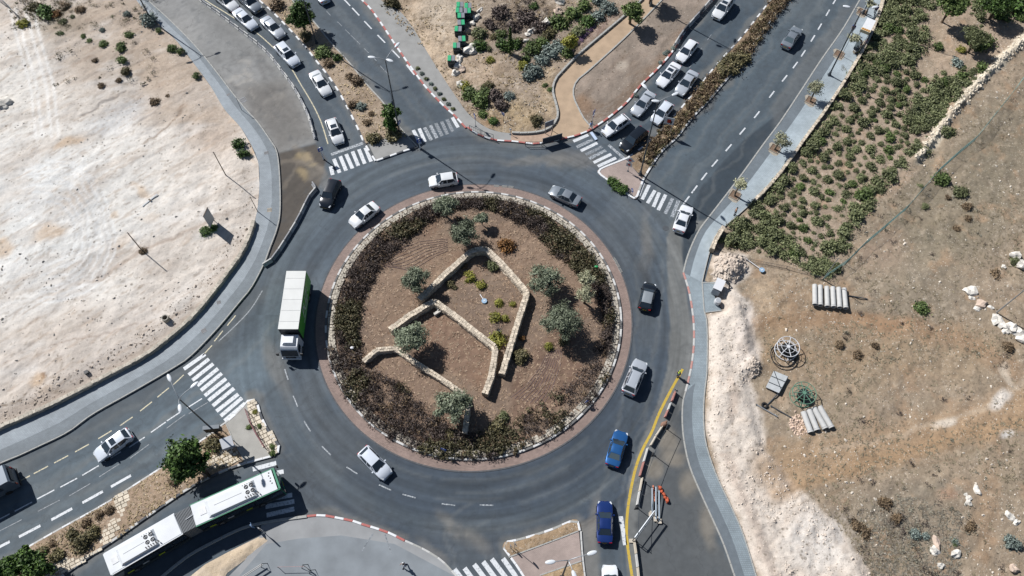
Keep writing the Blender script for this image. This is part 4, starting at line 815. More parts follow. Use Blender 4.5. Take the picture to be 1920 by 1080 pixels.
for x, y, r, mt, lb in ((1760, 86, .85, L_green, 'neat oval green bush alone on bare soil of the planted bed'), (1840, 75, 1.9, L_green, 'large bright green bush beside a small grey green tree'), (1803, 92, .8, L_yellow, 'small yellow green bush at the foot of the grey green tree'), (1842, 128, 1.15, L_green, 'green bush beside the pale ridge below the tree shadow'), (1660, 127, .95, L_green, 'bright light green bush among the dark bushes by the wall'), (1795, 118, 1.0, L_grey, 'low grey leafless looking bush on bare soil of the bed'), (1838, 5, 1.1, L_green, 'round green bush at the top edge beside dark trees'), (1905, 10, 2.4, L_dark, 'broad dark green bush spreading at the top corner'), (1880, 25, 1.5, L_dark, 'dark bush touching the broad one at the top corner'), (1915, 32, .9, L_green, 'small green bush below the broad dark corner bush')):
    shrub(x, y, r, mt, lb)
# field: separate bushes and dry clumps
for x, y, r, mt, lb in ((1766, 333, 1.25, L_green, 'bright green dome shaped bush beside the green fence in the field'), (1802, 359, 1.1, L_bed, 'dark grey green bush in the field near the bright green dome'), (1730, 577, 1.15, L_green, 'solitary dark green bush in the middle of the dry field'), (1867, 514, .9, L_dry, 'olive dry bush beside the pale rocks at the field edge'), (1813, 386, .75, L_dry, 'small dry bush south of the grey green bush'), (1735, 388, .6, L_bed, 'little dark bush under the green fence line'), (1777, 370, .5, L_dry, 'tiny dry clump between fence and the grey green bush'), (1815, 409, .6, L_dry, 'pale olive dry clump in the open field'), (1793, 428, .6, L_dry, 'brownish dry clump in the open field below the pale one'), (1776, 245, 1.3, L_bed, 'flat dark bush lying over the pale ridge'), (1736, 283, .9, L_bed, 'small bush at the end of the pale ridge'), (1725, 349, .5, L_bed, 'small dark bush just west of the fence'), (1820, 988, .8, L_dry, 'grey bush beside white stones low in the field'), (1792, 1017, .6, L_grey, 'grey green bush among white stones low in the field'), (1790, 1017, .5, L_green, 'bright green tuft beside white stones in the lower field'), (1900, 1020, 1.0, L_grey, 'grey bush by white rocks at the lower field edge'), (1660, 945, .9, L_dry, 'dark dry clump at the head of the grey scrub'), (1680, 970, .7, L_dry, 'dry clump in the grey scrub patch'), (1610, 985, .8, L_dry, 'dry clump at the edge of the white rubble'), (1625, 1000, .8, L_dry, 'second dry clump at the edge of the white rubble'), (1715, 1000, .7, L_grey, 'grey clump in the middle of the scrub patch'), (1735, 1005, .5, L_grey, 'small grey clump next to white boulders'), (1575, 645, .6, L_dry, 'dark dry clump on the brown soil of the field'), (1610, 665, .7, L_dry, 'dry clump with dark stems in mid field'), (1640, 648, .5, L_dry, 'small dry clump in mid field'), (1890, 650, .8, L_dry, 'olive clump near the pale boulder row'), (1905, 490, .8, L_bed, 'dark clump near the pole at the field edge')):
    shrub(x, y, r, mt, lb, parts=r > .55)
# ---- building plot and verges
for x, y, r, mt, lb in ((82, 22, 1.7, L_dark, 'large dark green bush at the top of the building plot'), (42, 44, 1.0, L_yellow, 'yellow green bush beside the gate of the plot'), (105, 26, .9, L_brown, 'brown dry bush beside the large dark green bush'), (64, 12, 1.2, L_olivegreen, 'olive bush at the top of the building plot'), (120, 10, .9, L_dry, 'dry olive bush at the very top of the plot'), (150, 19, .9, L_dry, 'grey olive bush at the top beside stones'), (136, 32, .55, L_bed, 'small dark bush below the grey olive bush'), (118, 40, .7, L_bed, 'dark low bush above the tufts in the plot'), (112, 64, .7, L_green, 'green tuft on the slope of the plot'), (156, 68, .55, L_green, 'bright green tuft uppermost in the slope group'), (168, 76, .5, L_green, 'green tuft beside the bright uppermost tuft'), (194, 82, .75, L_green, 'green bush left of the largest slope bush'), (226, 88, 1.05, L_green, 'largest bright green bush on the plot slope'), (242, 64, .85, L_green, 'green bush at the top of the plot slope'), (228, 112, .85, L_green, 'round green bush lowest in the slope group'), (178, 112, .5, L_dry, 'olive tuft beside the lowest slope bush'), (234, 132, .8, L_olivegreen, 'dry green tuft under the lowest slope bush'), (190, 160, .6, L_dry, 'dry tuft low on the plot slope'), (222, 150, .5, L_dry, 'thin dry tuft low on the plot slope'), (236, 26, .7, L_grey, 'grey bush near the top pavement'), (280, 36, 1.4, L_grey, 'broad grey thorny bush beside the top street lamp'), (212, 32, .5, L_bed, 'small grey green bush uphill of the slope group'), (192, 56, .5, L_grey, 'grey tuft uphill of the slope group'), (323, 90, .8, L_green, 'green bush by the pavement edge, upper of a pair'), (338, 95, .65, L_green, 'green bush by the pavement edge, lower of a pair'), (367, 141, .65, L_green, 'single green bush by the curved pavement edge'), (297, 56, .5, L_green, 'small green bush under the broad grey bush'), (290, 190, .8, L_dry, 'dry low scrub near the middle of the plot'), (316, 180, .5, L_dry, 'small dry tuft near the middle of the plot'), (448, 268, 1.0, L_dark, 'dark leafy bush beside the pavement, upper of two'), (456, 286, .9, L_dark, 'dark leafy bush beside the pavement, lower of two'), (384, 434, .85, L_dark, 'dark green bush at the foot of the hoarding'), (399, 427, .7, L_dark, 'dark green bush behind the foot of the hoarding'), (268, 470, .6, L_dry, 'dry bush around the leaning pole in the plot')):
    shrub(x, y, r, mt, lb, z=.35)
vb = [(898, 62, 1.3, L_bed, 'grey green bush beside the waste containers'), (897, 84, 1.35, L_dark, 'dark bush below the grey green one by the containers'), (938, 65, 1.1, L_green, 'bush with yellowish tips between containers and cypress'), (925, 70, .8, L_olivegreen, 'olive bush between containers and cypress'), (945, 85, 1.2, L_dark, 'dark bush at the foot of the cypress'), (965, 82, 1.1, L_dark, 'dark bush just behind the cypress'), (975, 78, .9, L_olivegreen, 'olive bush behind the cypress'), (998, 90, 1.5, L_green, 'wide green bush in the verge row beyond the cypress'), (1015, 80, 1.1, L_green, 'green bush in the verge row next to the wide one'), (1030, 62, 1.2, L_olivegreen, 'olive green bush in the middle of the verge row'), (1050, 42, 1.7, L_green, 'big green bush high in the verge row beside white boulders'), (1075, 22, 1.4, L_green, 'green bush near the top of the verge row'), (1095, 10, 1.3, L_green, 'topmost green bush of the verge row'), (1068, 80, 1.2, L_yellow, 'yellow green bush near the path wall'), (1062, 98, 1.1, L_green, 'dark green bush by the path wall below the yellow one'), (1100, 40, 1.4, L_dark, 'dark green bush beside the blue grey ones up the verge'), (1086, 58, 1.2, L_bed, 'dark bush beside the purple strip'), (1030, 98, 1.4, L_grey, 'blue grey bush in the middle of the planted row'), (1045, 88, 1.2, L_grey, 'blue grey bush above the yellow green bush'), (1015, 112, 1.2, L_grey, 'blue grey bush in the shadow of the cypress'), (1000, 130, 1.5, L_grey, 'large blue grey bush low in the planted row'), (990, 142, 1.1, L_grey, 'lowest blue grey bush of the planted row'), (1118, 30, 1.3, L_grey, 'blue grey bush high in the planted row'), (1140, 14, 1.4, L_grey, 'blue grey bush near the sapling'), (1125, 2, 1.3, L_grey, 'topmost blue grey bush at the frame edge'), (980, 122, 1.0, L_yellow, 'light green bush under the cypress shadow'), (985, 110, .8, L_green, 'small green bush left of the cypress shadow'), (920, 112, .7, L_yellow, 'small yellow green tuft on stony ground'), (917, 92, .6, L_bed, 'small dark tuft beside a leaning post'), (908, 174, 1.3, L_green, 'green bush, upper one of the group by the footpath'), (900, 188, 1.4, L_green, 'broad green bush of the group by the footpath'), (880, 175, 1.3, L_green, 'olive green bush nearest the footpath'), (870, 160, .9, L_yellow, 'yellowish bush beside the stones at the footpath'), (915, 160, 1.0, L_olivegreen, 'olive bush at the top of the footpath group'), (930, 178, 1.4, L_twig, 'grey twiggy bush beside the green footpath group'), (940, 195, 1.2, L_twig, 'grey twiggy bush lower in the footpath group'), (906, 212, .8, L_green, 'small round green bush near the crossing sign'), (924, 226, .8, L_dark, 'dark sapling like bush near the crossing sign'), (955, 180, .9, L_grey, 'grey bush in the open verge'), (1006, 225, 1.1, L_olivegreen, 'olive scrub behind the notice board'), (1022, 160, .5, L_green, 'row of tiny plants beside the path wall'), (1031, 168, .5, L_green, 'low green plant beside the bend of the path wall'), (735, 3, 1.4, L_olivegreen, 'olive bush at the top beside the grey footpath'), (920, 45, 1.1, L_twig, 'grey thorny bush on the stony ground above'), (938, 22, 1.5, L_twig, 'grey thorny scrub high on the verge'), (985, 30, 1.6, L_twig, 'brown grey scrub in the middle of the verge'), (1000, 12, .8, L_dark, 'small dark bush high on the verge casting a long shadow'), (1010, 50, 1.4, L_twig, 'brown scrub beside the white boulders'), (965, 50, 1.3, L_twig, 'thin scrub behind the cypress top')]
for x, y, r, mt, lb in vb: shrub(x, y, r, mt, lb, parts=r > .7)
for i in range(16):
    t = i / 15; x, y = 1112 - 42 * t + random.uniform(-3, 3), 48 + 46 * t + random.uniform(-3, 3); shrub(x, y, .42, L_purple, 'low purple lavender tuft in the strip along the path wall', 'lavender tufts along the path wall', name='lavender', parts=False, cat='lavender')
for x, y, r, mt, lb in ((560, 40, 1.0, L_dark, 'low dark foliage under the median tree'), (604, 97, 1.3, L_green, 'bright green bush below the lamp in the far median'), (633, 107, .8, L_dark, 'small dark bush by the right kerb of the far median'), (615, 118, .9, L_dry, 'dry green clump in the far median'), (573, 66, 1.1, L_olivegreen, 'olive clump under the median tree'), (520, 8, 1.3, L_dry, 'dry brown bush at the top of the far median'), (661, 197, .8, L_dry, 'grey green clump beside another in the near median'), (677, 198, .8, L_grey, 'grey clump beside another in the near median'), (689, 228, .7, L_dry, 'dry tuft low in the near median'), (696, 213, .5, L_dry, 'tiny dry tuft in the near median'), (698, 258, 1.2, L_olivegreen, 'rounded olive bush at the end of the near median'), (736, 250, 1.4, L_olivegreen, 'olive bush at the foot of the near median lamp'), (670, 150, 1.0, L_dry, 'thin dry bush in the near median'), (655, 143, .7, L_dry, 'small dry bush in the near median')): shrub(x, y, r, mt, lb, z=.15)
for x, y, r, mt, lb in ((135, 1001, .85, L_olivegreen, 'rounded bush midway along the bottom median'), (172, 1000, .95, L_olivegreen, 'upper part of the big bush pair in the bottom median'), (152, 1020, 1.2, L_olivegreen, 'lower wide bush of the pair in the bottom median'), (104, 1043, .95, L_olivegreen, 'round bush touching the stone paving'), (80, 1032, .6, L_olivegreen, 'small bush beside the round one in the bottom median'), (98, 1018, .45, L_dry, 'tiny dry bush in the bottom median'), (162, 980, .65, L_dry, 'small dark bush in the bottom median near the kerb'), (186, 966, .6, L_dry, 'dry bush between bottom median kerb and stone strip'), (205, 956, .6, L_dry, 'dry bush next to the stone strip'), (325, 900, .7, L_dry, 'dark dry bush below the leafy median tree'), (397, 832, 1.1, L_olivegreen, 'olive dry bush beside the leafy median tree'), (410, 820, .6, L_dry, 'dry clump by the dark sign frame'), (466, 800, .35, L_green, 'small plant in the stone planter near its upper end'), (511, 836, .4, L_green, 'small plant in the stone planter near its lower end'), (512, 849, .4, L_green, 'lowest small plant in the stone planter'), (486, 799, .35, L_green, 'small plant midway in the stone planter'), (478, 772, .35, L_yellow, 'yellowish plant in the stone planter')): shrub(x, y, r, mt, lb, z=.15, parts=r > .5)
for x, y, r in ((1148, 339, .8), (1156, 346, .85), (1166, 354, .85)): shrub(x, y, r, L_dark, 'dark clipped bush on the paved traffic island', 'clipped bushes on the paved island', z=.12, hz=1.0)
for x, y in ((1372, 112), (1362, 122), (1384, 106), (1358, 130), (1376, 124), (1392, 108)): shrub(x, y, 1.35, L_olivegreen, 'dense olive green bush swelling over both kerbs of the long median', 'bushes swelling over the long median', z=.15, hz=.8)
# dry planting of the long median, too tangled to count: one mass
def mass(name, pts, mat, lw=(.16, .05), seed=1, kind='stuff', label=None, parent=None, loc=(0, 0, 0), n=70, up=.0):
    rs_ = np.random.RandomState(seed); lobes = [(x, y, z + r * hz * .35, r, r, r * hz, n) for x, y, z, r, hz in pts]
    me = leaf_mesh(name, lobes, lw, mat, seed, 7, .34, flat=up); o = link(name, me, parent, loc, kind=kind)
    if label: o['label'] = label
    return o
mass('bed_undergrowth', fill_bed, L_bed, (.11, .075), 78, label='matted undergrowth between the big bushes of the planted bed', n=190, up=.6)
mass('dry_scrub', scrub[::2], L_twig, (.09, .03), 81, label='grey dead scrub dotted over the dry field', n=70)
mass('dry_scrub', scrub[1::2], leaf_mat('leaf_grey_scrub', (92, 92, 82), (140, 138, 122)), (.09, .03), 83, label='grey green low scrub dotted over the dry field', n=70)
mass('dry_scrub', [(q.x, q.y, .3, dq.uniform(.2, .7), .7) for q in [g(x_, y_, .4) for x_, y_ in [(dq.uniform(20, 130), dq.uniform(-10, 55)) if i % 2 else (dq.uniform(105, 300), dq.uniform(-10, 48) if i % 3 else dq.uniform(40, 160)) for i in range(150)]]], leaf_mat('leaf_plot_scrub', (88, 86, 66), (140, 132, 106)), (.1, .035), 85, label='dry scrub along the top of the building plot', n=60)
mass('dry_scrub', [(q.x, q.y, .15, dq.uniform(.4, .9), .7) for q in [g(dq.uniform(925, 1035), dq.uniform(-10, 62), .4) for _ in range(70)]], L_twig, (.1, .03), 87, label='grey leafless scrub on the upper verge', n=60)
if small_bed: mass('bed_undergrowth', [(x, y, .1, r, .8) for x, y, z, r, h in small_bed], L_bed, (.1, .07), 77, label='small bushes between the larger ones of the planted bed', n=300, up=.7)
def along(px_path, n, half, rr, seed=2):
    rq = random.Random(seed); P = resample([g(*q)[:2] for q in px_path], n); out = []
    for i, p in enumerate(P):
        t = P[min(i + 1, n - 1)] - P[max(i - 1, 0)]; t = t / (np.linalg.norm(t) + 1e-9); o = rq.uniform(-half, half); out.append((p[0] - t[1] * o + rq.uniform(-.2, .2), p[1] + t[0] * o, .12, rq.uniform(*rr), rq.uniform(.7, 1.2)))
    return out
m2c = [(1208, 305), (1222, 284), (1240, 262), (1262, 240), (1285, 215), (1320, 176), (1342, 150), (1398, 92), (1420, 62), (1448, 22), (1478, -16)]
mass('dry_shrubbery', along(m2c, 210, .95, (.35, .65)), L_dry, label='dry brown bushes filling the long median', n=60)
mass('dry_shrubbery', along(m2c, 70, 1.0, (.3, .55), 8), L_olivegreen, seed=14, label='olive green bushes among the dry growth of the long median', n=60)
mass('dry_shrubbery', along(m2c, 60, .9, (.3, .5), 5), L_straw, seed=4, label='straw coloured tufts among the dry bushes of the long median', n=40)
# ---- hedge ring on the island
hedge_in = [(0, 16.2), (12, 15.4), (25, 14.0), (40, 13.2), (55, 13.8), (70, 14.6), (80, 15.3), (95, 15.9), (105, 15.5), (118, 14.6), (130, 13.6), (145, 13.4), (160, 13.6), (175, 14.0), (188, 14.2), (200, 14.4), (212, 14.0), (222, 12.6), (235, 12.4), (248, 13.2), (260, 14.4), (272, 15.2), (285, 14.6), (300, 13.6), (312, 14.0), (325, 14.6), (340, 15.4), (360, 16.2)]
hd, hg, ht = [], [], []
rq = random.Random(5)
for i in range(2100):
    a = rq.uniform(0, 360); ri = np.interp(a, [h[0] for h in hedge_in], [h[1] for h in hedge_in]); ro = 17.25 if 200 < a < 345 else 16.75
    if 195 < a < 335: ro = 17.95
    r = math.sqrt(rq.uniform(ri * ri, ro * ro)); x, y = r * math.cos(R(a)), r * math.sin(R(a)); nz = vnoise(np.array([x * .38]), np.array([y * .38]), 4)[0]
    s_ = rq.uniform(.4, .75) * (.75 if r > 17.2 else 1)
    if 285 < a < 350 and rq.random() < .6: continue
    (hg if nz > .68 else ht).append((x, y, .12, s_, rq.uniform(.7, 1.15)))
    if rq.random() < .12: hd.append((x, y, .12, s_ * .9, 1))
mass('hedge_growth', ht, L_twig, (.13, .04), 3, label='grey brown twiggy growth of the hedge ring', parent=island, loc=(CX, CY, 0), n=52)
mass('hedge_growth', hg, L_hedge, (.12, .07), 6, label='green growth of the hedge ring', parent=island, loc=(CX, CY, 0), n=52)
mass('hedge_growth', hd, L_dry, (.15, .05), 9, label='dry brown growth of the hedge ring', parent=island, loc=(CX, CY, 0), n=46)
for x, y, r, mt, lb in ((950, 460, 1.15, L_brown, 'rust brown dry bush on the bare island soil'), (880, 518, .8, L_yellow, 'yellow green bush inside the upper chevron, higher of two'), (902, 533, .75, L_yellow, 'yellow green bush inside the upper chevron, lower of two'), (845, 533, .6, L_olivegreen, 'olive bush at the foot of the upper chevron wall'), (935, 568, .65, L_yellow, 'small yellow bush near the right arm of the upper chevron'), (961, 569, .45, L_yellow, 'tiny yellow bush against the right arm of the upper chevron'), (928, 594, .85, L_yellow, 'yellow green bush beside the bare little tree, above it'), (948, 596, .55, L_yellow, 'smaller yellow bush joined to the one above the bare tree'), (932, 635, 1.15, L_yellow, 'yellow green bush at the gap between two walls'), (1030, 649, .65, L_yellow, 'solitary yellow green bush right of the walls'), (1056, 640, .6, L_olivegreen, 'olive bush in the shade of the largest olive tree'), (977, 667, 1.1, L_olivegreen, 'thin sparse bush beside the end of the long wall'), (979, 634, .4, L_brown, 'little brown bush touching the long wall'), (852, 538, .4, L_olivegreen, 'little bush in the wall shade'), (933, 800, 1.1, L_olivegreen, 'olive bush low on the island beside the hedge'), (946, 780, .7, L_bed, 'dark bush low on the island beside the hedge'), (845, 815, .8, L_olivegreen, 'bush at the bottom hedge near the small sign'), (870, 498, .5, L_dry, 'dry tuft inside the upper chevron'), (925, 497, .9, L_bed, 'shaded bush inside the bend of the upper chevron'), (860, 410, .35, L_dry, 'small dry tuft near the top hedge')): shrub(x, y, r, mt, lb, z=.2)
# ------------------------------------------------------------------ trees
def tree(x, y, rc, h, mat, label, name='olive_tree', group=None, seed=1, leaves=2600, lw=(.15, .05), z=.15, crown_px=True, cat='tree', bark_m=None, flat=.75, sparse=False, base=None):
    rs_ = random.Random(seed); zc = h - rc * flat
    p = g(x, y, zc + rc * .2) if crown_px else g(x, y, z); bx, by = (p.x, p.y) if base is None else tuple(g(*base, z)[:2])
    e = empty(name, (bx, by, z), label=label, cat=cat, group=group); dx, dy = p.x - bx, p.y - by
    b = bark_m or bark; t = MB(); th = zc - rc * .35; t.tube([(0, 0, -.3), (jit(.08), jit(.08), th * .5), (dx * .5, dy * .5, th)], [.055 * h, .045 * h, .035 * h], 8); t.build('trunk', b, e, smooth=True)
    lobes = []; br = MB()
    for i in range(5):
        a = i * 1.257 + rs_.uniform(-.4, .4); q = rc * rs_.uniform(.38, .6); cz = zc + rc * rs_.uniform(-.15, .3); c = (dx + q * math.cos(a), dy + q * math.sin(a), cz); s_ = rc * rs_.uniform(.42, .6)
        br.tube([(dx * .5, dy * .5, th * .9), (dx + q * .5 * math.cos(a), dy + q * .5 * math.sin(a), zc - rc * .15), c], [.028 * h, .018 * h, .006 * h], 6); lobes.append((*c, s_, s_, s_ * .8, int(leaves * .28)))
    lobes.append((dx, dy, zc + rc * .25, rc * .62, rc * .62, rc * .55, int(leaves * .5)))
    br.build('limb', b, e, smooth=True); link('crown', leaf_mesh('crown', lobes, lw, mat, seed, 11 if not sparse else 7, .24 if not sparse else .3, flat=.2), e)
    return e
og = None
for i, (x, y, r, h, lb) in enumerate(((834, 388, 1.5, 3.2, 'olive tree topmost on the island against the hedge'), (868, 438, 1.95, 3.6, 'olive tree just above the peak of the upper chevron wall'), (903, 410, .95, 2.2, 'small young olive tree beside the rust brown bush'), (776, 526, 1.95, 3.7, 'olive tree left of the start of the upper chevron wall'), (1020, 526, 2.05, 3.8, 'olive tree right of the corner of the long wall'), (1053, 602, 2.5, 4.4, 'largest olive tree standing right of the long wall'), (769, 633, 2.1, 3.8, 'olive tree between the middle chevron and the lower wall'), (848, 760, 2.25, 4.0, 'lowest olive tree over the bend of the lower wall'))):
    tree(x, y, r, h, L_olive, lb, seed=20 + i, leaves=int(1500 * r))
tree(1100, 522, 1.1, 3.4, L_pale, 'thin pale olive tree near the right hedge, upper crown', seed=41, leaves=700, sparse=True); tree(1098, 552, 1.25, 3.2, L_pale, 'thin pale olive tree near the right hedge, lower crown', seed=42, leaves=800, sparse=True)
tree(563, 28, 2.2, 4.6, L_dark, 'bushy green tree in the far median beside the lamp', 'median_tree', seed=43, leaves=3600, lw=(.17, .1))
tree(733, 212, 1.35, 4.2, L_dark, 'dark slender tree beside the lamp of the near median', 'median_tree', seed=44, leaves=1800, lw=(.16, .1)); tree(732, 232, 1.0, 2.4, L_dark, 'low dark tree at the foot of the near median lamp', 'median_tree', seed=45, leaves=1300, lw=(.16, .1))
tree(1185, 22, 1.7, 4.0, L_green, 'light green sapling on the path beside the sandy bed', 'sapling', seed=46, leaves=1900, lw=(.16, .09), base=(1181, 44)); tree(1225, -25, 1.9, 4.4, L_green, 'second green tree over the path above the sapling', 'sapling', seed=47, leaves=1900, lw=(.16, .09)); tree(1070, 78, 1.3, 3.0, L_yellow, 'young yellow green tree beside the path wall', 'sapling', seed=48, leaves=900, lw=(.14, .08))
tree(347, 858, 2.45, 4.8, L_dark, 'large dark leafy tree in the bottom median', 'leafy_tree', seed=49, leaves=4200, lw=(.2, .12), base=(392, 892))
for i, (x, y, r, lb) in enumerate(((48, 1048, 1.3, 'leafy tree lowest corner, upper crown in the bottom median'), (68, 1068, 1.6, 'leafy tree lowest corner, right crown over the stone paving'), (22, 1066, 1.3, 'leafy tree lowest corner, left crown at the frame edge'), (2, 1078, 1.1, 'leafy tree cut by the lower left frame corner'))): tree(x, y, r, 3.2, L_dark, lb, 'leafy_tree', seed=52 + i, leaves=1700, lw=(.18, .11))
tree(1787, 8, 2.2, 4.8, L_green, 'tall green tree at the top of the planted bed', 'bed_tree', seed=58, leaves=3000, lw=(.17, .09)); tree(1828, 70, 2.0, 3.6, L_bed, 'grey green spreading tree above the pale ridge', 'bed_tree', seed=59, leaves=2200, base=(1815, 98)); tree(1872, 10, 2.4, 4.2, L_dark, 'dark spreading tree at the top right corner', 'bed_tree', seed=61, leaves=2600, lw=(.17, .09))
for i, (x, y, bx, by, lb) in enumerate(((1531, 164, 1519, 190, 'bare looking street tree in a pit, upper of three'), (1467, 262, 1452, 280, 'pale street tree in a pit, middle of three'), (1389, 347, 1377, 367, 'small pale street tree in a pit near the crossing'))): tree(x, y, 1.25 if i < 2 else .9, 3.0, L_pale, lb, 'street_tree', seed=70 + i, leaves=650, base=(bx, by), sparse=True, lw=(.12, .06), bark_m=bark_pale, z=.13)
tree(1600, 72, 1.0, 2.8, L_pale, 'grey street tree beside the shelter', 'street_tree', seed=75, leaves=380, sparse=True, base=(1612, 84), z=.13); tree(1632, 8, .8, 2.4, L_pale, 'thin street tree beyond the shelter', 'street_tree', seed=76, leaves=300, sparse=True, z=.13)
# bare little tree between the walls
e = empty('bare_tree', (*g(935, 624, .2)[:2], .15), label='leafless dark grey little tree between two island walls', cat='tree'); t = MB(); t.tube([(0, 0, -.2), (0, 0, .9)], [.1, .07], 7); t.build('trunk', M('grey_bark', (92, 92, 92), .9, var=.2), e)
for i in range(9):
    a = i * .7; q = MB(); q.tube([(0, 0, .7), (.35 * math.cos(a), .35 * math.sin(a), 1.2 + jit(.2)), (.8 * math.cos(a + .3), .8 * math.sin(a + .3), 1.7 + jit(.3))], [.05, .035, .01], 6); q.build('limb', MATS['grey_bark'], e)
# cypress
b = g(957, 101); e = empty('cypress', (b.x, b.y, .1), label='slim dark cypress column standing among verge bushes', cat='tree'); t = MB(); t.tube([(0, 0, -.2), (0, 0, 1)], [.1, .08], 7); t.build('trunk', bark, e)
link('crown', leaf_mesh('crown', [(0, 0, .5 + i * .42, .36 * (1 - (i / 10) ** 2 * .75), .36 * (1 - (i / 10) ** 2 * .75), .42, 190) for i in range(11)], (.12, .05), L_dark, 5, 12, .3, flat=-.2), e)
# tree pits of the right pavement
for bx, by in ((1519, 190), (1452, 280), (1377, 367), (1572, 103), (1615, 24)):
    c = g(bx, by); o = MB(); q = .62
    for s_ in (-1, 1): o.box((0, s_ * q, 0), (2 * q + .1, .1, .12)); o.box((s_ * q, 0, 0), (.1, 2 * q - .1, .12))
    o.build('pit_frame', M('pit_edge', (160, 150, 138), .9, var=.15), None, (c.x, c.y, .16), .95, kind='structure'); MB().box((0, 0, 0), (2 * q - .1, 2 * q - .1, .05)).build('pit_soil', M('pit_earth', (128, 106, 88), .95, var=.3, scale=5), None, (c.x, c.y, .135), .95, kind='structure')
    MB().prism([(.85 * math.cos(i * .6) * (1 + .25 * math.sin(i * 2.3)), 1.1 * math.sin(i * .6) * (1 + .2 * math.cos(i * 1.7))) for i in range(10)], 0, .004).build('spilled_sand', M('spilled_sand', (176, 168, 154), .95, var=.2), None, (c.x, c.y, .1345), kind='structure')

# ------------------------------------------------------------------ rocks
def rock_mesh(seed, sub=2):
    bm = bmesh.new(); bmesh.ops.create_icosphere(bm, subdivisions=sub, radius=1)
    for v in bm.verts:
        n = mnoise.noise(v.co * 1.1 + Vector((seed * 7.1, 0, 0))) * .6 + mnoise.noise(v.co * 2.7 + Vector((0, seed * 3.3, 0))) * .3; v.co *= 1 + n
        v.co.z = max(v.co.z, -.45)
    me = bpy.data.meshes.new('boulder'); bm.to_mesh(me); bm.free(); return me
RK = {}
def rock(x, y, r, label, mat=None, z=.1, group=None, name='boulder', sq=None, cat='boulder'):
    mat = mat or rock_white; k = (random.randint(0, 5), mat.name)
    if k not in RK: me = rock_mesh(k[0]); me.materials.append(mat); RK[k] = me
    p = g(x, y, z + r * .3); o = link(name, RK[k], None, (p.x, p.y, z + r * .3), random.uniform(0, 6.28), label=label, cat=cat, group=group); sq = sq or (random.uniform(.85, 1.2), random.uniform(.7, 1.), random.uniform(.6, .8)); o.scale = (r * sq[0], r * sq[1], r * sq[2]); return o
for x, y, r, lb in ((882, 93, 1.0, 'biggest white boulder beside the lowest waste containers'), (892, 33, .7, 'grey white boulder right of the upper containers'), (876, 58, .55, 'boulder in the gap of the container row'), (885, 44, .6, 'pale boulder just under the upper containers'), (862, 108, .6, 'pinkish boulder between two lowest containers'), (860, 115, .5, 'boulder beside the separate lowest container'), (858, 124, .7, 'white boulder below the separate container'), (866, 131, .55, 'boulder in the stone line beside the footpath'), (853, 137, .7, 'broad boulder at the lower end of the stone line'), (865, 158, .7, 'whitish boulder beside the yellowish footpath bush'), (1024, 42, .75, 'egg shaped white boulder in the bush row'), (1046, 20, .75, 'rounded pale boulder up the verge beside bushes'), (1049, 3, .8, 'pale boulder at the top edge of the verge'), (999, 58, .65, 'grey boulder among dry scrub'), (985, 77, .5, 'small white boulder at the edge of the bush row'), (990, 65, .5, 'small pale boulder among scrub stones'), (900, 20, .5, 'boulder near the thorny scrub'), (1818, 546, .75, 'large pale boulder at the far field edge, uppermost'), (1822, 560, .4, 'tan stone under the large pale boulder'), (1840, 569, .7, 'flat whitish boulder in the field edge row'), (1831, 578, .4, 'small stone beside the flat whitish boulder'), (1856, 577, .4, 'small stone at the pole foot'), (1866, 600, .6, 'rounded white boulder at the start of the boulder row'), (1877, 607, .7, 'boulder in the row with a bluish shadow'), (1896, 614, .9, 'largest boulder of the row at the field edge'), (1911, 624, .8, 'boulder near the frame edge in the row'), (1919, 635, .8, 'last boulder of the row at the frame edge'), (1886, 620, .5, 'smaller boulder low in the row'), (1905, 480, .7, 'grey boulder near the right field edge'), (1917, 497, .9, 'white boulder at the frame edge above the pole'), (1882, 500, .35, 'small white stone west of the edge boulders'), (1893, 968, .5, 'pinkish boulder low in the field near the edge'), (1905, 979, .4, 'smaller tan boulder next to the pinkish one'), (1756, 1017, .55, 'white boulder in lower scrub, upper one'), (1752, 1033, .5, 'white boulder in lower scrub, lower one'), (1792, 1039, .5, 'white stone near the bright green tuft'), (1815, 942, .5, 'pale stone in the white stone cluster, top'), (1812, 931, .45, 'pale stone on the brown track'), (1831, 920, .5, 'white stone beside a dark clump'), (1900, 1066, .5, 'white stone at the bottom right corner'), (8, 192, .9, 'grey boulder at the edge of the plot, upper'), (10, 200, .6, 'dark rounded boulder in the plot edge heap'), (1764, 1060, .4, 'white stone near the bottom edge')): rock(x, y, r, lb, rock_white if random.random() < .8 else rock_pink)
def stones_stuff(name, spots, mat, label, z=.1, n_=None):
    mb = MB()
    for x, y, r in spots:
        V = [Vector(v) for v in ((1, 0, -.2), (-.4, .9, -.2), (-.5, -.8, -.2), (.2, .1, .75), (.6, .6, .35), (-.7, .1, .4))]; m = Matrix.Rotation(random.uniform(0, 6.28), 3, 'Z')
        s_ = r * random.uniform(.7, 1.3); hgt = z(x, y) if callable(z) else z
        mb.add([(m @ v) * s_ + Vector((x, y, hgt)) for v in V], [(0, 4, 3), (0, 1, 4), (1, 5, 3), (1, 3, 4), (1, 2, 5), (2, 3, 5), (0, 3, 2)])
    return mb.build(name, mat, kind='stuff', label=label)
def scatter(poly, n, rr, seed, dens=None):
    rq = random.Random(seed); out = []; xs = [p[0] for p in poly]; ys = [p[1] for p in poly]
    while len(out) < n:
        x, y = rq.uniform(min(xs), max(xs)), rq.uniform(min(ys), max(ys))
        if not inside(np.array([x]), np.array([y]), poly)[0]: continue
        w = g(x, y)
        if dens is not None and rq.random() > dens(x, y, w): continue
        out.append((w.x, w.y, rr[0] * (rr[1] / rr[0]) ** (rq.random() ** 2.2)))
    return out
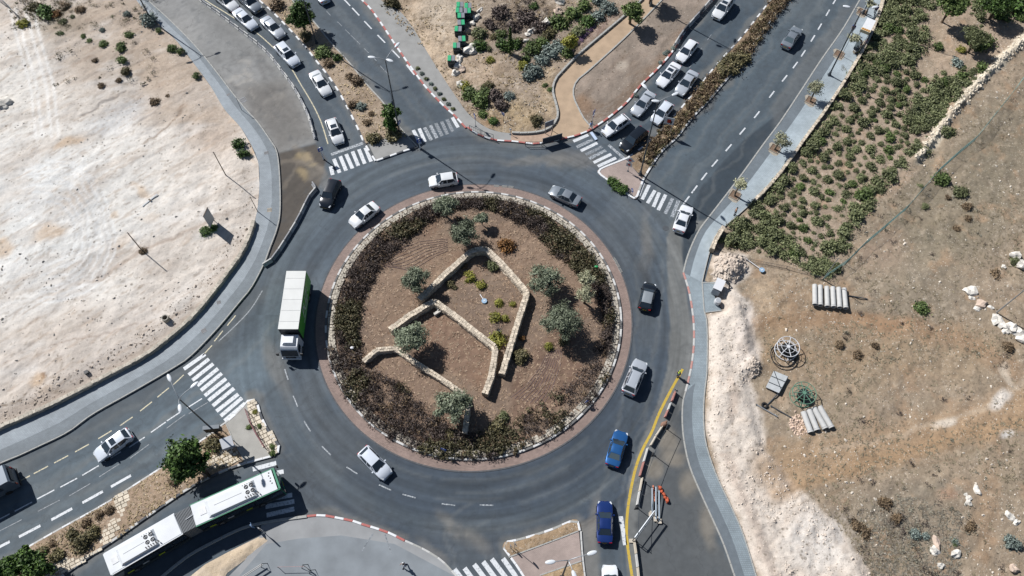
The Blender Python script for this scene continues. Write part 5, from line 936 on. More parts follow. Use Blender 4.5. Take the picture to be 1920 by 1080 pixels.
def hz(fn, e, poly): return lambda x, y: e + float(fn(np.array([x]), np.array([y]))[0])
_fieldw = [tuple(g(*q)[:2]) for q in field]
fld = lambda x, y: .07 + float(field_h(np.array([x]), np.array([y]))[0] * sstep(0, 1, seg_dist(np.array([x]), np.array([y]), _fieldw, True))[0])
nz = lambda w, s_, o, lo: 1.0 if vnoise(np.array([w.x * s_]), np.array([w.y * s_]), o)[0] > lo else .12
openf = [(1600, 460), (1720, 300), (1930, 100), (1930, 1090), (1640, 1090), (1590, 1010), (1490, 900), (1430, 760), (1430, 600), (1450, 500), (1560, 530)]
stones_stuff('scattered_stones', scatter(openf, 1050, (.05, .22), 3, lambda x, y, w: nz(w, .22, 3, .58)), rock_mat('field_stone', (224, 214, 200), .12), 'pale stones scattered over the dry field', fld)
stones_stuff('rubble_stones', scatter(RUB, 2200, (.04, .2), 5, lambda x, y, w: nz(w, .4, 5, .5)), rock_mat('rubble_stone', (226, 212, 198), .12), 'limestone rubble strewn along the pavement edge', fld)
heap = [(1332, 520), (1345, 482), (1385, 482), (1402, 505), (1390, 525), (1370, 535), (1345, 530)]
stones_stuff('rubble_heap', scatter(heap, 260, (.14, .38), 6), rock_mat('heap_stone', (212, 198, 184), .15), 'heap of broken stones beside the paved bay', fld)
stones_stuff('rubble_heap', scatter([(1400, 680), (1412, 672), (1424, 685), (1420, 705), (1405, 712)], 80, (.12, .35), 8), MATS['heap_stone'], 'broken stones on the low mound of rubble', fld)
stones_stuff('rubble_heap', scatter([(1478, 792), (1490, 772), (1503, 780), (1512, 812), (1500, 820), (1488, 815)], 110, (.14, .3), 9), rock_mat('pink_stone', (232, 206, 186), .12), 'pinkish building stones heaped beside the pipes', fld)
_plotw = [tuple(g(*q)[:2]) for q in plot]
plz = lambda x, y: .09 + float(plot_h(np.array([x]), np.array([y]))[0] * sstep(0, 3, seg_dist(np.array([x]), np.array([y]), _plotw, True))[0])
stones_stuff('scattered_stones', scatter([(0, 0), (250, 0), (470, 260), (478, 410), (405, 535), (330, 615), (0, 790)], 700, (.05, .22), 12, lambda x, y, w: nz(w, .2, 6, .62)), rock_mat('plot_stone', (206, 198, 188), .15), 'small stones scattered over the building plot', plz)
stones_stuff('scattered_stones', scatter([(470, 430), (400, 530), (330, 610), (200, 700), (0, 800), (0, 760), (190, 670), (310, 590), (385, 510), (455, 420)], 500, (.06, .24), 13), rock_mat('plot_stone_b', (206, 192, 178), .15), 'rubble lying behind the low wall of the plot', plz)
vz = lambda x, y: .16
stones_stuff('scattered_stones', scatter([(800, 20), (900, 120), (850, 150), (930, 240), (1020, 240), (1030, 150), (1150, 20), (1080, 0), (900, 0)], 650, (.06, .24), 14), rock_mat('verge_stone', (210, 198, 182), .15), 'stones strewn over the rocky verge', vz)
stones_stuff('scattered_stones', [(CX + x, CY + y, r) for x, y, r in [(random.uniform(-2.5, 2.5) - 1.5, -16.9 + random.uniform(-.5, .5), random.uniform(.08, .2)) for _ in range(60)]], stone_w, 'white stones showing through the bottom of the hedge', .22)
rub_k = lambda pts, lb: stones_stuff('white_stone_line', [(w.x + jit(.7), w.y + jit(.7), random.uniform(.1, .34)) for w in [g(q[0], q[1]) for q in [tuple(v) for v in resample(pts, 150)]] for _ in range(3)], rock_mat('ridge_stone', (236, 224, 204), .1), lb, fld)
rub_k(ridge[:-1], 'pale rubble heaped along the limestone ridge')
# dry grass and tufts
def tuft_stuff(name, spots, mat, label, z, hgt=(.15, .4)):
    mb = MB()
    for x, y, r in spots:
        zz = z(x, y) if callable(z) else z
        for k in range(4):
            a = random.uniform(0, 6.28); l = random.uniform(*hgt) * .55; d = r * random.uniform(.5, 1.2); c, s_ = math.cos(a), math.sin(a)
            mb.add([(x - s_ * .07, y + c * .07, zz + .01), (x + s_ * .07, y - c * .07, zz + .01), (x + c * d, y + s_ * d, zz + l)], [(0, 1, 2)])
    me = bpy.data.meshes.new(name); me.from_pydata(mb.v, [], mb.f); me.materials.append(mat); return link(name, me, kind='stuff', label=label)
tuft_stuff('dry_grass', scatter(openf, 2600, (.2, .5), 21, lambda x, y, w: nz(w, .16, 9, .5)), leaf_mat('grass_field', (112, 102, 84), (152, 140, 116)), 'dry grass tufts covering the field', fld, (.06, .2))
tuft_stuff('dry_grass', scatter([(1600, 960), (1700, 930), (1800, 960), (1800, 1085), (1640, 1085)], 900, (.25, .5), 22), leaf_mat('grass_grey', (104, 98, 88), (150, 142, 126)), 'grey dead scrub in the lower field', fld, (.08, .25))
isl = [(CX + 14 * math.cos(i * .2), CY + 14 * math.sin(i * .2)) for i in range(32)]
islz = lambda x, y: .16 + float(GH(np.array([x]), np.array([y]))[0])
gr_ = [(CX + r * math.cos(a), CY + r * math.sin(a), random.uniform(.15, .4)) for r, a in [(15.5 * math.sqrt(random.random()), random.uniform(0, 6.28)) for _ in range(3600)]]
tuft_stuff('dry_grass', gr_, leaf_mat('grass_island', (112, 92, 76), (156, 134, 112)), 'dry grass covering the island soil', islz, (.05, .16))
tuft_stuff('dry_grass', scatter([(720, 20), (800, 100), (880, 220), (1030, 240), (1035, 140), (1160, 20), (1000, -10)], 1500, (.2, .45), 23), leaf_mat('grass_verge', (132, 116, 90), (186, 166, 132)), 'dry grass on the rocky verge', .14)
for i, (poly, n) in enumerate((([(490, -5), (540, -5), (650, 118), (715, 195), (748, 250), (690, 265), (660, 205), (600, 110)], 380), ([(255, 912), (312, 874), (395, 818), (420, 800), (452, 862), (380, 902), (310, 945), (220, 1010)], 420), ([(60, 1030), (215, 935), (180, 1030), (90, 1050)], 300))): tuft_stuff('dry_grass', scatter(poly, n, (.15, .4), 30 + i), MATS['grass_verge'], 'dry grass growing in the median soil', .2, (.06, .25))
# irrigation hoses on the island
hose = MB()
for k in range(9):
    o = k * 6; hose.tube([(q[0], q[1], islz(q[0], q[1]) + .02) for q in [g(x, y, .2) for x, y in resample([(958 + o * 1.2, 745 + o * .35), (985 + o, 725 + o * .2), (1012 + o * .8, 690 - o * .1), (1030 + o * .5, 655)], 16)]], .022, 5, cap=False)
for k in range(8):
    o = k * 9; hose.tube([(q[0], q[1], islz(q[0], q[1]) + .05) for q in [g(x, y, .2) for x, y in resample([(700 + o * .6, 500 - o * .1 + k), (740 + o * .5, 470 + o * .6), (790 + o * .3, 452 + o * .5), (840, 448 + o * .35)], 16)]], .02, 5, cap=False)
hose.build('irrigation_hose', M('hose_purple', (118, 98, 106), .7), kind='stuff', label='thin purplish irrigation hoses lying over the island soil')

# ------------------------------------------------------------------ vehicles
glass = M('car_glass', (50, 62, 74), .06, var=0, ior=1.5); glass_l = M('car_glass_light', (92, 108, 116), .1, var=0); tyre = M('tyre', (28, 28, 30), .85, var=.1); rim = M('rim', (150, 154, 160), .35, .8, var=0)
lamp_w = M('headlamp', (220, 226, 232), .1, var=0); lamp_r = M('tail_lamp', (196, 30, 34), .2, var=0); black_p = M('black_plastic', (34, 36, 40), .6, var=.1); plate_m = M('number_plate', (226, 190, 60), .5, var=0); chrome = M('chrome', (190, 196, 202), .2, .9, var=0)
PAINT = {'white_warm': M('paint_white_warm', (230, 234, 238), .36, 0, .04, 1, .4), 'white_cool': M('paint_white_cool', (226, 234, 245), .25, 0, .03, 1, .7), 'white': M('paint_white', (240, 244, 250), .28, 0, .04, 1, .6), 'silver': M('paint_silver', (206, 213, 222), .32, .3, .02, 1, .6), 'grey': M('paint_grey', (146, 155, 164), .32, .3, .02, 1, .7), 'black': M('paint_black', (34, 40, 48), .22, .2, .02, 1, .8), 'blue': M('paint_blue', (52, 112, 178), .3, .45, .02, 1, .7), 'navy': M('paint_navy', (34, 62, 130), .28, .4, .02, 1, .8), 'roofgrey': M('paint_roofgrey', (158, 166, 172), .35, .2, .02, 1, .6), 'vangrey': M('paint_vangrey', (104, 116, 130), .4, .2, .04, 1, .3)}
SPEC = {'sedan': dict(L=4.5, W=1.78, H=1.45, cowl=.98, rf=.22, rr=-.85, bb=-1.52, hood=.92, nose=.66, belt=.93, tail=.96), 'hatch': dict(L=4.1, W=1.75, H=1.5, cowl=.98, rf=.25, rr=-1.4, bb=-1.88, hood=.94, nose=.68, belt=.95, tail=.98), 'suv': dict(L=4.6, W=1.86, H=1.68, cowl=1.1, rf=.42, rr=-1.7, bb=-2.12, hood=1.04, nose=.78, belt=1.05, tail=1.06)}
CM = {}
def car_parts(kind):
    if kind in CM: return CM[kind]
    s = SPEC[kind]; L, Wd = s['L'], s['W'] / 2; D = {}
    X = [-L / 2, -L / 2 + .07, -L / 2 + .3, s['bb'], s['rr'], 0, s['rf'], s['cowl'], s['cowl'] + .5, L / 2 - .35, L / 2 - .1, L / 2]
    wf = [.74, .86, .95, .99, 1, 1, 1, .99, .98, .93, .82, .68]; top = [s['tail'] - .16, s['tail'] - .03, s['tail'], s['tail'] + .0, s['belt'], s['belt'], s['belt'], s['hood'], s['hood'] - .03, s['nose'] + .12, s['nose'], s['nose'] - .1]
    lo = [.42, .3, .24, .2, .2, .2, .2, .2, .2, .24, .3, .38]; V = []; F = []
    for x, f, t, b in zip(X, wf, top, lo):
        w = Wd * f; prof = [(w * .84, b), (w * .97, b + .12), (w, (b + t) / 2), (w * .985, t - .14), (w * .93, t - .035), (w * .8, t), (w * .4, t + .022), (0, t + .03)]
        V += [(x, y, z) for y, z in prof] + [(x, -y, z) for y, z in prof[-2::-1]]
    n = 15
    for i in range(len(X) - 1):
        for j in range(n - 1): a = i * n + j; F.append((a, a + n, a + n + 1, a + 1))
        F.append((i * n + n - 1, i * n + n + n - 1, i * n + n, i * n))
    F.append(tuple(range(n))); F.append(tuple(range((len(X) - 1) * n + n - 1, (len(X) - 1) * n - 1, -1)))
    D['body'] = MB().add(V, F)
    zb = s['belt'] - .03; zh = s['hood'] + .0; H = s['H']; rw = .70 * Wd
    st_ = [(s['cowl'], .86 * Wd, zh, None), (s['rf'], .93 * Wd, zb, rw * .97), (s['rr'], .93 * Wd, zb, rw * .97), (s['bb'], .84 * Wd, s['tail'] - .01, None)]
    Cf, Cb = s['cowl'], s['bb']; rfx, rrx = s['rf'], s['rr']
    P = {'fl': (Cf, st_[0][1], zh), 'fr': (Cf, -st_[0][1], zh), 'bl': (Cb, st_[3][1], st_[3][2]), 'br': (Cb, -st_[3][1], st_[3][2]), 'tfl': (rfx, rw * .95, H - .05), 'tfr': (rfx, -rw * .95, H - .05), 'tbl': (rrx, rw * .93, H - .05), 'tbr': (rrx, -rw * .93, H - .05), 'mfl': (rfx, .93 * Wd, zb), 'mbl': (rrx, .93 * Wd, zb), 'mfr': (rfx, -.93 * Wd, zb), 'mbr': (rrx, -.93 * Wd, zb)}
    k = list(P); ix = {q: i for i, q in enumerate(k)}; q = lambda *a: tuple(ix[i] for i in a)
    cab = MB().add([P[i] for i in k], [q('fl', 'fr', 'tfr', 'tfl'), q('bl', 'br', 'tbr', 'tbl'), q('fl', 'tfl', 'mfl'), q('mfl', 'tfl', 'tbl', 'mbl'), q('mbl', 'tbl', 'bl'), q('fr', 'mfr', 'tfr'), q('mfr', 'mbr', 'tbr', 'tfr'), q('mbr', 'br', 'tbr')]); D['cabin'] = cab
    RV = []; RF = []; nx, ny = 6, 6
    for i in range(nx + 1):
        for j in range(ny + 1):
            u = i / nx; v = j / ny * 2 - 1; x = rfx * (1 - u) + rrx * u; w = rw * .96; RV.append((x, v * w, H - .05 + .055 * (1 - v ** 4) * (1 - (2 * u - 1) ** 4 * .7)))
    for i in range(nx):
        for j in range(ny): a = i * (ny + 1) + j; RF.append((a, a + 1, a + ny + 2, a + ny + 1))
    D['roof'] = MB().add(RV, RF)
    def pane(pts, ins, off):
        c = sum((Vector(p) for p in pts), Vector()) / len(pts); nrm = (Vector(pts[1]) - Vector(pts[0])).cross(Vector(pts[2]) - Vector(pts[0])).normalized()
        if nrm.dot(c - Vector((0, 0, .8))) < 0: nrm = -nrm
        return MB().add([c + (Vector(p) - c) * ins + nrm * off for p in pts], [tuple(range(len(pts)))])
    D['windscreen'] = pane([P['fl'], P['fr'], P['tfr'], P['tfl']], .92, .012); D['rear_window'] = pane([P['bl'], P['br'], P['tbr'], P['tbl']], .86, .012)
    mid_ = (rfx + rrx) / 2 + .1
    def lerp3(a, b, t): return tuple(a[i] * (1 - t) + b[i] * t for i in range(3))
    for sd_, nm in ((1, 'l'), (-1, 'r')):
        m1 = P['mf' + nm]; m2 = P['mb' + nm]; t1 = P['tf' + nm]; t2 = P['tb' + nm]; tt = (rfx - mid_) / (rfx - rrx); mm, mt = lerp3(m1, m2, tt), lerp3(t1, t2, tt); fr = lerp3(P['f' + nm], m1, .35); bk = lerp3(P['b' + nm], m2, .5)
        D['side_window', sd_, 0] = pane([fr, mm, mt, t1], .9, .014); D['side_window', sd_, 1] = pane([mm, bk, lerp3(t2, bk, .35), t2, mt], .9, .014)
    CM[kind] = (D, s); return CM[kind]
ME = {}
def cached(key, mb, mat, smooth=True, ang=35):
    if key not in ME: ME[key] = mb.mesh(key[0], mat, smooth, ang)
    return ME[key]
wheel_mb = MB().tube([(0, -.11, 0), (0, -.09, 0), (0, .09, 0), (0, .11, 0)], [.28, .32, .32, .28], 18); rim_mb = MB().tube([(0, .1, 0), (0, .118, 0)], [.2, .17], 12)
def car(kind, rear, front, colr, label, sunroof=False, rails=False, roof=None, light_rear=False, name=None, group=None, length=None, door=False, z=0.0, gl=None):
    D, s = car_parts(kind); a = g(*rear, .75); b = g(*front, .75); d = b - a; L = length or min(max(d.length, s['L'] * .94), s['L'] * 1.05); c = (a + b) / 2
    e = empty(name or {'sedan': 'sedan_car', 'hatch': 'hatchback_car', 'suv': 'suv_car'}[kind], (c.x, c.y, z), math.atan2(d.y, d.x), label=label, cat='car', group=group); sc = L / s['L']
    if colr == 'white': colr = ('white', 'white_warm', 'white_cool')[len(label) % 3]
    pm = PAINT[colr]; body = link('body', cached(('body', kind, colr), D['body'], pm), e); cab = link('cabin', cached(('cabin', kind, colr), D['cabin'], pm, True, 25), e)
    rm = PAINT[roof] if roof else pm; link('roof', cached(('roof', kind, rm.name), D['roof'], rm), e)
    link('windscreen', cached(('windscreen', kind), D['windscreen'], glass, False), e); rwm = glass_l if light_rear else glass; link('rear_window', cached(('rear_window', kind, rwm.name), D['rear_window'], rwm, False), e)
    for sd_ in (1, -1):
        for k in (0, 1): link('side_window', cached(('side_window', kind, sd_, k), D['side_window', sd_, k], glass, False), e)
    wx = (L / 2 - .82) / sc
    for x in (wx, -wx + .05):
        for sd_ in (1, -1):
            w = link('wheel', cached(('wheel',), wheel_mb, tyre), e, (x, sd_ * (s['W'] / 2 - .1), .32)); r_ = link('rim', cached(('rim', sd_), MB().tube([(0, sd_ * .1, 0), (0, sd_ * .118, 0)], [.2, .17], 12), rim), w)
    for sd_ in (1, -1):
        link('mirror', cached(('mirror', colr), MB().box((0, 0, 0), (.16, .2, .14), taper=.8), pm, True), e, (s['cowl'] - .28, sd_ * (s['W'] / 2 + .06), s['belt'] + .05))
        link('headlight', cached(('headlight', sd_), MB().box((0, 0, 0), (.34, .3, .1), rot=Matrix.Rotation(-.35 * sd_, 3, 'Z') @ Matrix.Rotation(.35, 3, 'Y')), lamp_w, False), e, (s['L'] / 2 - .22, sd_ * s['W'] * .33, s['nose'] + .0))
        link('tail_light', cached(('tail_light', sd_), MB().box((0, 0, 0), (.12, .28, .16)), lamp_r, False), e, (-s['L'] / 2 + .06, sd_ * s['W'] * .34, s['tail'] - .16))
        if rails: link('roof_rail', cached(('roof_rail', kind), MB().tube([(s['rf'] - .2, 0, 0), (s['rf'] - .3, 0, .07), (s['rr'] + .35, 0, .07), (s['rr'] + .2, 0, 0)], .028, 6), chrome), e, (0, sd_ * s['W'] * .3, s['H'] - .03))
    link('grille', cached(('grille',), MB().box((0, 0, 0), (.06, .8, .14)), black_p, False), e, (s['L'] / 2 - .0, 0, s['nose'] - .22)); link('number_plate', cached(('number_plate',), MB().box((0, 0, 0), (.02, .5, .12)), plate_m, False), e, (-s['L'] / 2 - .01, 0, .62))
    link('number_plate', ME[('number_plate',)], e, (s['L'] / 2 + .035, 0, .46)); link('bumper', cached(('bumper', kind, colr), MB().box((0, 0, 0), (.22, s['W'] * .78, .2), taper=.94), pm, True), e, (s['L'] / 2 - .06, 0, .42)); link('bumper', ME[('bumper', kind, colr)], e, (-s['L'] / 2 + .04, 0, .44))
    link('wiper', cached(('wiper',), MB().box((0, -.3, .02), (.04, .55, .02), .15).box((0, .35, .02), (.04, .5, .02), .15), black_p, False), e, (s['cowl'] - .02, 0, s['hood'] + .02))
    if sunroof: link('sunroof', cached(('sunroof', kind), MB().box((0, 0, 0), (.55, .82, .02)), glass, False), e, (s['rf'] - .48, 0, s['H'] + .012))
    if door: link('open_door', cached(('open_door', colr), MB().box((-.45, .1, 0), (.95, .07, .7)), pm, False), e, (s['cowl'] - .3, s['W'] / 2 + .02, .65), 0).rotation_euler = (0, 0, -.95)
    e.scale = (sc, 1, 1); return e
car('sedan', (406, -14), (441, 15), 'white', 'white sedan at the head of frame leading the outer queue lane', group=None)
car('suv', (449, -14), (486, 20), 'grey', 'dark grey car in the top queue beside white sedans'); car('sedan', (442, 19), (477, 51), 'white', 'white sedan second along the barrier side queue')
car('sedan', (495, 34), (528, 67), 'silver', 'silvery white sedan in the queue beside the striped kerb'); car('suv', (521, 82), (557, 122), 'white', 'white crossover with sunroof in the curved queue lane', sunroof=True)
car('sedan', (587, 134), (615, 177), 'white', 'white sedan with pale rear window second from the crossing', light_rear=True); car('hatch', (619, 222), (637, 269), 'white', 'white car with sunroof first at the stop line of the curved lane', sunroof=True, light_rear=True)
car('sedan', (611, 3), (585, -33), 'white', 'car leaving through the top edge of the picture'); car('suv', (628, 342), (610, 384), 'black', 'black off roader entering the roundabout')
car('sedan', (706, 384), (659, 420), 'white', 'white sedan circling at the upper left of the island'); car('hatch', (858, 333), (804, 341), 'white', 'white hatchback circling just above the island')
car('sedan', (1087, 379), (1032, 354), 'grey', 'grey sedan circling at the upper right of the island', light_rear=False); car('sedan', (1272, 433), (1290, 385), 'white', 'white sedan leaving up the right hand road')
car('hatch', (1209, 577), (1219, 533), 'black', 'dark hatchback with grey roof beside the right kerb of the island', roof='roofgrey'); car('suv', (1177, 738), (1203, 676), 'silver', 'silver estate with roof rails right of the island', rails=True)
car('sedan', (1147, 873), (1166, 808), 'blue', 'bright blue sedan with pale rear window entering from below', light_rear=True); car('sedan', (1134, 1018), (1134, 939), 'navy', 'dark blue sedan waiting behind the bright blue one'); car('hatch', (1146, 1130), (1143, 1062), 'white', 'white car cut off by the bottom edge')
car('hatch', (679, 843), (727, 892), 'white', 'white hatchback circling below the left of the island'); car('hatch', (245, 810), (178, 858), 'white', 'white hatchback with sunroof leaving on the lower left road', sunroof=True)
car('suv', (1371, -6), (1341, 34), 'white', 'white off roader highest in the right queue', rails=True, sunroof=True); car('hatch', (1302, 78), (1274, 112), 'white', 'white hatchback third from last in the kerb side right queue')
car('sedan', (1271, 119), (1236, 160), 'white', 'white sedan with sunroof midway in the kerb side right queue', sunroof=True); car('sedan', (1302, 135), (1273, 174), 'silver', 'silver sedan beside the planted median queue')
car('sedan', (1222, 174), (1190, 213), 'silver', 'silver sedan behind the white van like car at the crossing'); car('hatch', (1256, 194), (1227, 228), 'white', 'white hatchback with an open door beside the notice sign', door=True)
car('hatch', (1178, 219), (1131, 250), 'white', 'white people carrier first at the right crossing', rails=True); car('suv', (1208, 243), (1168, 279), 'black', 'black off roader waiting beside the white people carrier'); car('sedan', (1472, 88), (1498, 50), 'grey', 'grey sedan driving away up the right hand road', light_rear=True)

# ---- lorry
a, b_ = g(555.5, 508, 3.75), g(540, 617, 3.75); d = b_ - a; Lb = d.length; th = math.atan2(d.y, d.x); c = a
e = empty('box_lorry', (a.x, a.y, 0), th, label='box lorry with white roof and green side rounding the island', cat='lorry'); wt = PAINT['white']; green = M('lorry_green', (84, 178, 66), .5, var=.05); dk = M('lorry_dark', (48, 54, 62), .6, var=.1)
bw = 2.36
MB().box((Lb / 2, 0, 3.7), (Lb, bw, .1)).build('cargo_roof', M('lorry_roof', (216, 218, 216), .5, var=.07, scale=.6), e); MB().box((Lb / 2, 0, 2.35), (Lb - .02, bw - .1, 2.6)).build('cargo_core', dk, e)
for s_ in (1, -1): MB().box((Lb / 2, s_ * (bw / 2 - .03), 2.35), (Lb - .02, .05, 2.58)).build('side_panel', green, e); MB().box((Lb / 2, s_ * (bw / 2 - .02), 3.63), (Lb, .08, .06)).build('roof_edge', chrome, e)
for i in range(5): MB().box((Lb * (i + .7) / 5.4, 0, 3.757), (.05, bw - .12, .014)).build('roof_seam', M('roof_seam', (196, 198, 198), .6, var=.1), e)
MB().box((Lb - .02, 0, 2.35), (.06, bw - .02, 2.6)).build('front_panel', dk, e); MB().box((.02, 0, 2.35), (.06, bw - .02, 2.6)).build('rear_door', M('lorry_rear', (180, 186, 190), .5), e); MB().box((Lb / 2 + .6, 0, .85), (Lb + 2.4, .9, .3)).build('chassis', black_p, e)
cx0 = Lb + .25
cabv = [(0, 1.12, .55), (2.05, 1.1, .55), (2.15, 1.08, 1.2), (1.75, 1.02, 2.35), (1.45, .98, 2.62), (0, 1.0, 2.7)]
mb = MB(); V = [(cx0 + x, s_ * y, z) for s_ in (1, -1) for x, y, z in cabv]; n = 6; mb.add(V, [tuple(range(5, -1, -1)), tuple(range(6, 12))] + [(i, (i + 1) % n, n + (i + 1) % n, n + i) for i in range(n)]); cb = mb.build('cab', wt, e, smooth=True)
MB().add([(cx0 + 2.13, .98, 1.27), (cx0 + 2.13, -.98, 1.27), (cx0 + 1.8, -.94, 2.26), (cx0 + 1.8, .94, 2.26)], [(0, 1, 2, 3)]).build('windscreen', glass, e, (.03, 0, .01))
for s_ in (1, -1): MB().add([(cx0 + .9, s_ * 1.06, 1.35), (cx0 + 1.95, s_ * 1.07, 1.35), (cx0 + 1.65, s_ * 1.03, 2.2), (cx0 + .9, s_ * 1.02, 2.25)], [(0, 1, 2, 3)]).build('side_window', glass, e, (0, s_ * .035, 0)); MB().box((cx0 + 2.1, s_ * 1.42, 1.75), (.12, .3, .55)).tube([(cx0 + 1.95, s_ * 1.05, 2.0), (cx0 + 2.1, s_ * 1.4, 2.0)], .03, 6).build('mirror', black_p, e); MB().box((cx0 + 2.18, s_ * .8, .8), (.06, .4, .2)).build('headlight', lamp_w, e)
MB().box((cx0 + 2.17, 0, 1.0), (.05, 1.2, .25)).build('grille', black_p, e); MB().box((cx0 + 2.12, 0, .6), (.24, 2.2, .34)).build('bumper', wt, e); MB().box((cx0 + .75, 0, 2.86), (1.15, 1.5, .34), taper=.72).build('roof_deflector', wt, e, smooth=True); MB().box((cx0 + 2.19, 0, .5), (.02, .5, .12)).build('number_plate', plate_m, e)
for x in (1.2, 2.1, cx0 + 1.0):
    for s_ in (1, -1): w = MB().tube([(x, s_ * .78, .5), (x, s_ * .84, .5), (x, s_ * 1.08, .5), (x, s_ * 1.12, .5)], [.44, .5, .5, .44], 20).build('wheel', tyre, e); MB().tube([(x, s_ * 1.1, .5), (x, s_ * 1.14, .5)], [.3, .26], 12).build('rim', rim, w)
def text_mesh(txt, size, mat, depth=.012, shear=0):
    cu = bpy.data.curves.new('lettering', 'FONT'); cu.body = txt; cu.size = size; cu.extrude = depth; cu.shear = shear; cu.align_x = 'CENTER'; cu.align_y = 'CENTER'
    o = bpy.data.objects.new('lettering', cu); COL.objects.link(o); bpy.context.view_layer.update(); me = bpy.data.meshes.new_from_object(o.evaluated_get(bpy.context.evaluated_depsgraph_get())); bpy.data.objects.remove(o); me.materials.clear(); me.materials.append(mat); return me
letter_w = M('letter_white', (226, 232, 226), .6, var=0)
# heading +x, the seen flank is on the lorry's left (+y); letters read along the flank
o = link('lettering', text_mesh('PUZ', 1.75, letter_w, .01, .35), e); o.matrix_local = Matrix.Translation((Lb * .5, bw / 2 + .012, 2.35)) @ Matrix.Rotation(math.pi, 4, 'Z') @ Matrix.Rotation(R(90), 4, 'X')
o = link('lettering', text_mesh(':', 1.4, letter_w, .01, .35), e); o.matrix_local = Matrix.Translation((Lb * .24, bw / 2 + .012, 2.5)) @ Matrix.Rotation(math.pi, 4, 'Z') @ Matrix.Rotation(R(90), 4, 'X')
MB().box((Lb * .55, bw / 2 + .005, 1.5), (3.2, .012, .16)).build('lettering', letter_w, e)
# ---- articulated bus
busg = M('bus_green', (24, 132, 96), .4, var=.04, coat=.4); busw = M('bus_white', (226, 230, 234), .45, var=.06, scale=.8); busd = M('bus_dark', (30, 36, 40), .35, var=.05); bell = M('bellows', (126, 130, 134), .8, var=.1)
lime = M('graphic_lime', (176, 196, 48), .5, var=0); silv = M('graphic_silver', (190, 196, 200), .5, var=0)
f1, r1 = g(518, 897, 3.05), g(361.5, 967, 3.05); f2, r2 = g(334.5, 981.5, 3.05), g(202, 1058, 3.05)
E_ = empty('articulated_bus', (f1.x, f1.y, 0), math.atan2(f1.y - r1.y, f1.x - r1.x), label='long white roofed articulated bus with green front on the lower left road', cat='bus')
bpy.context.view_layer.update(); inv = E_.matrix_world.inverted() if False else (Matrix.Translation((f1.x, f1.y, 0)) @ Matrix.Rotation(E_.rotation_euler.z, 4, 'Z')).inverted()
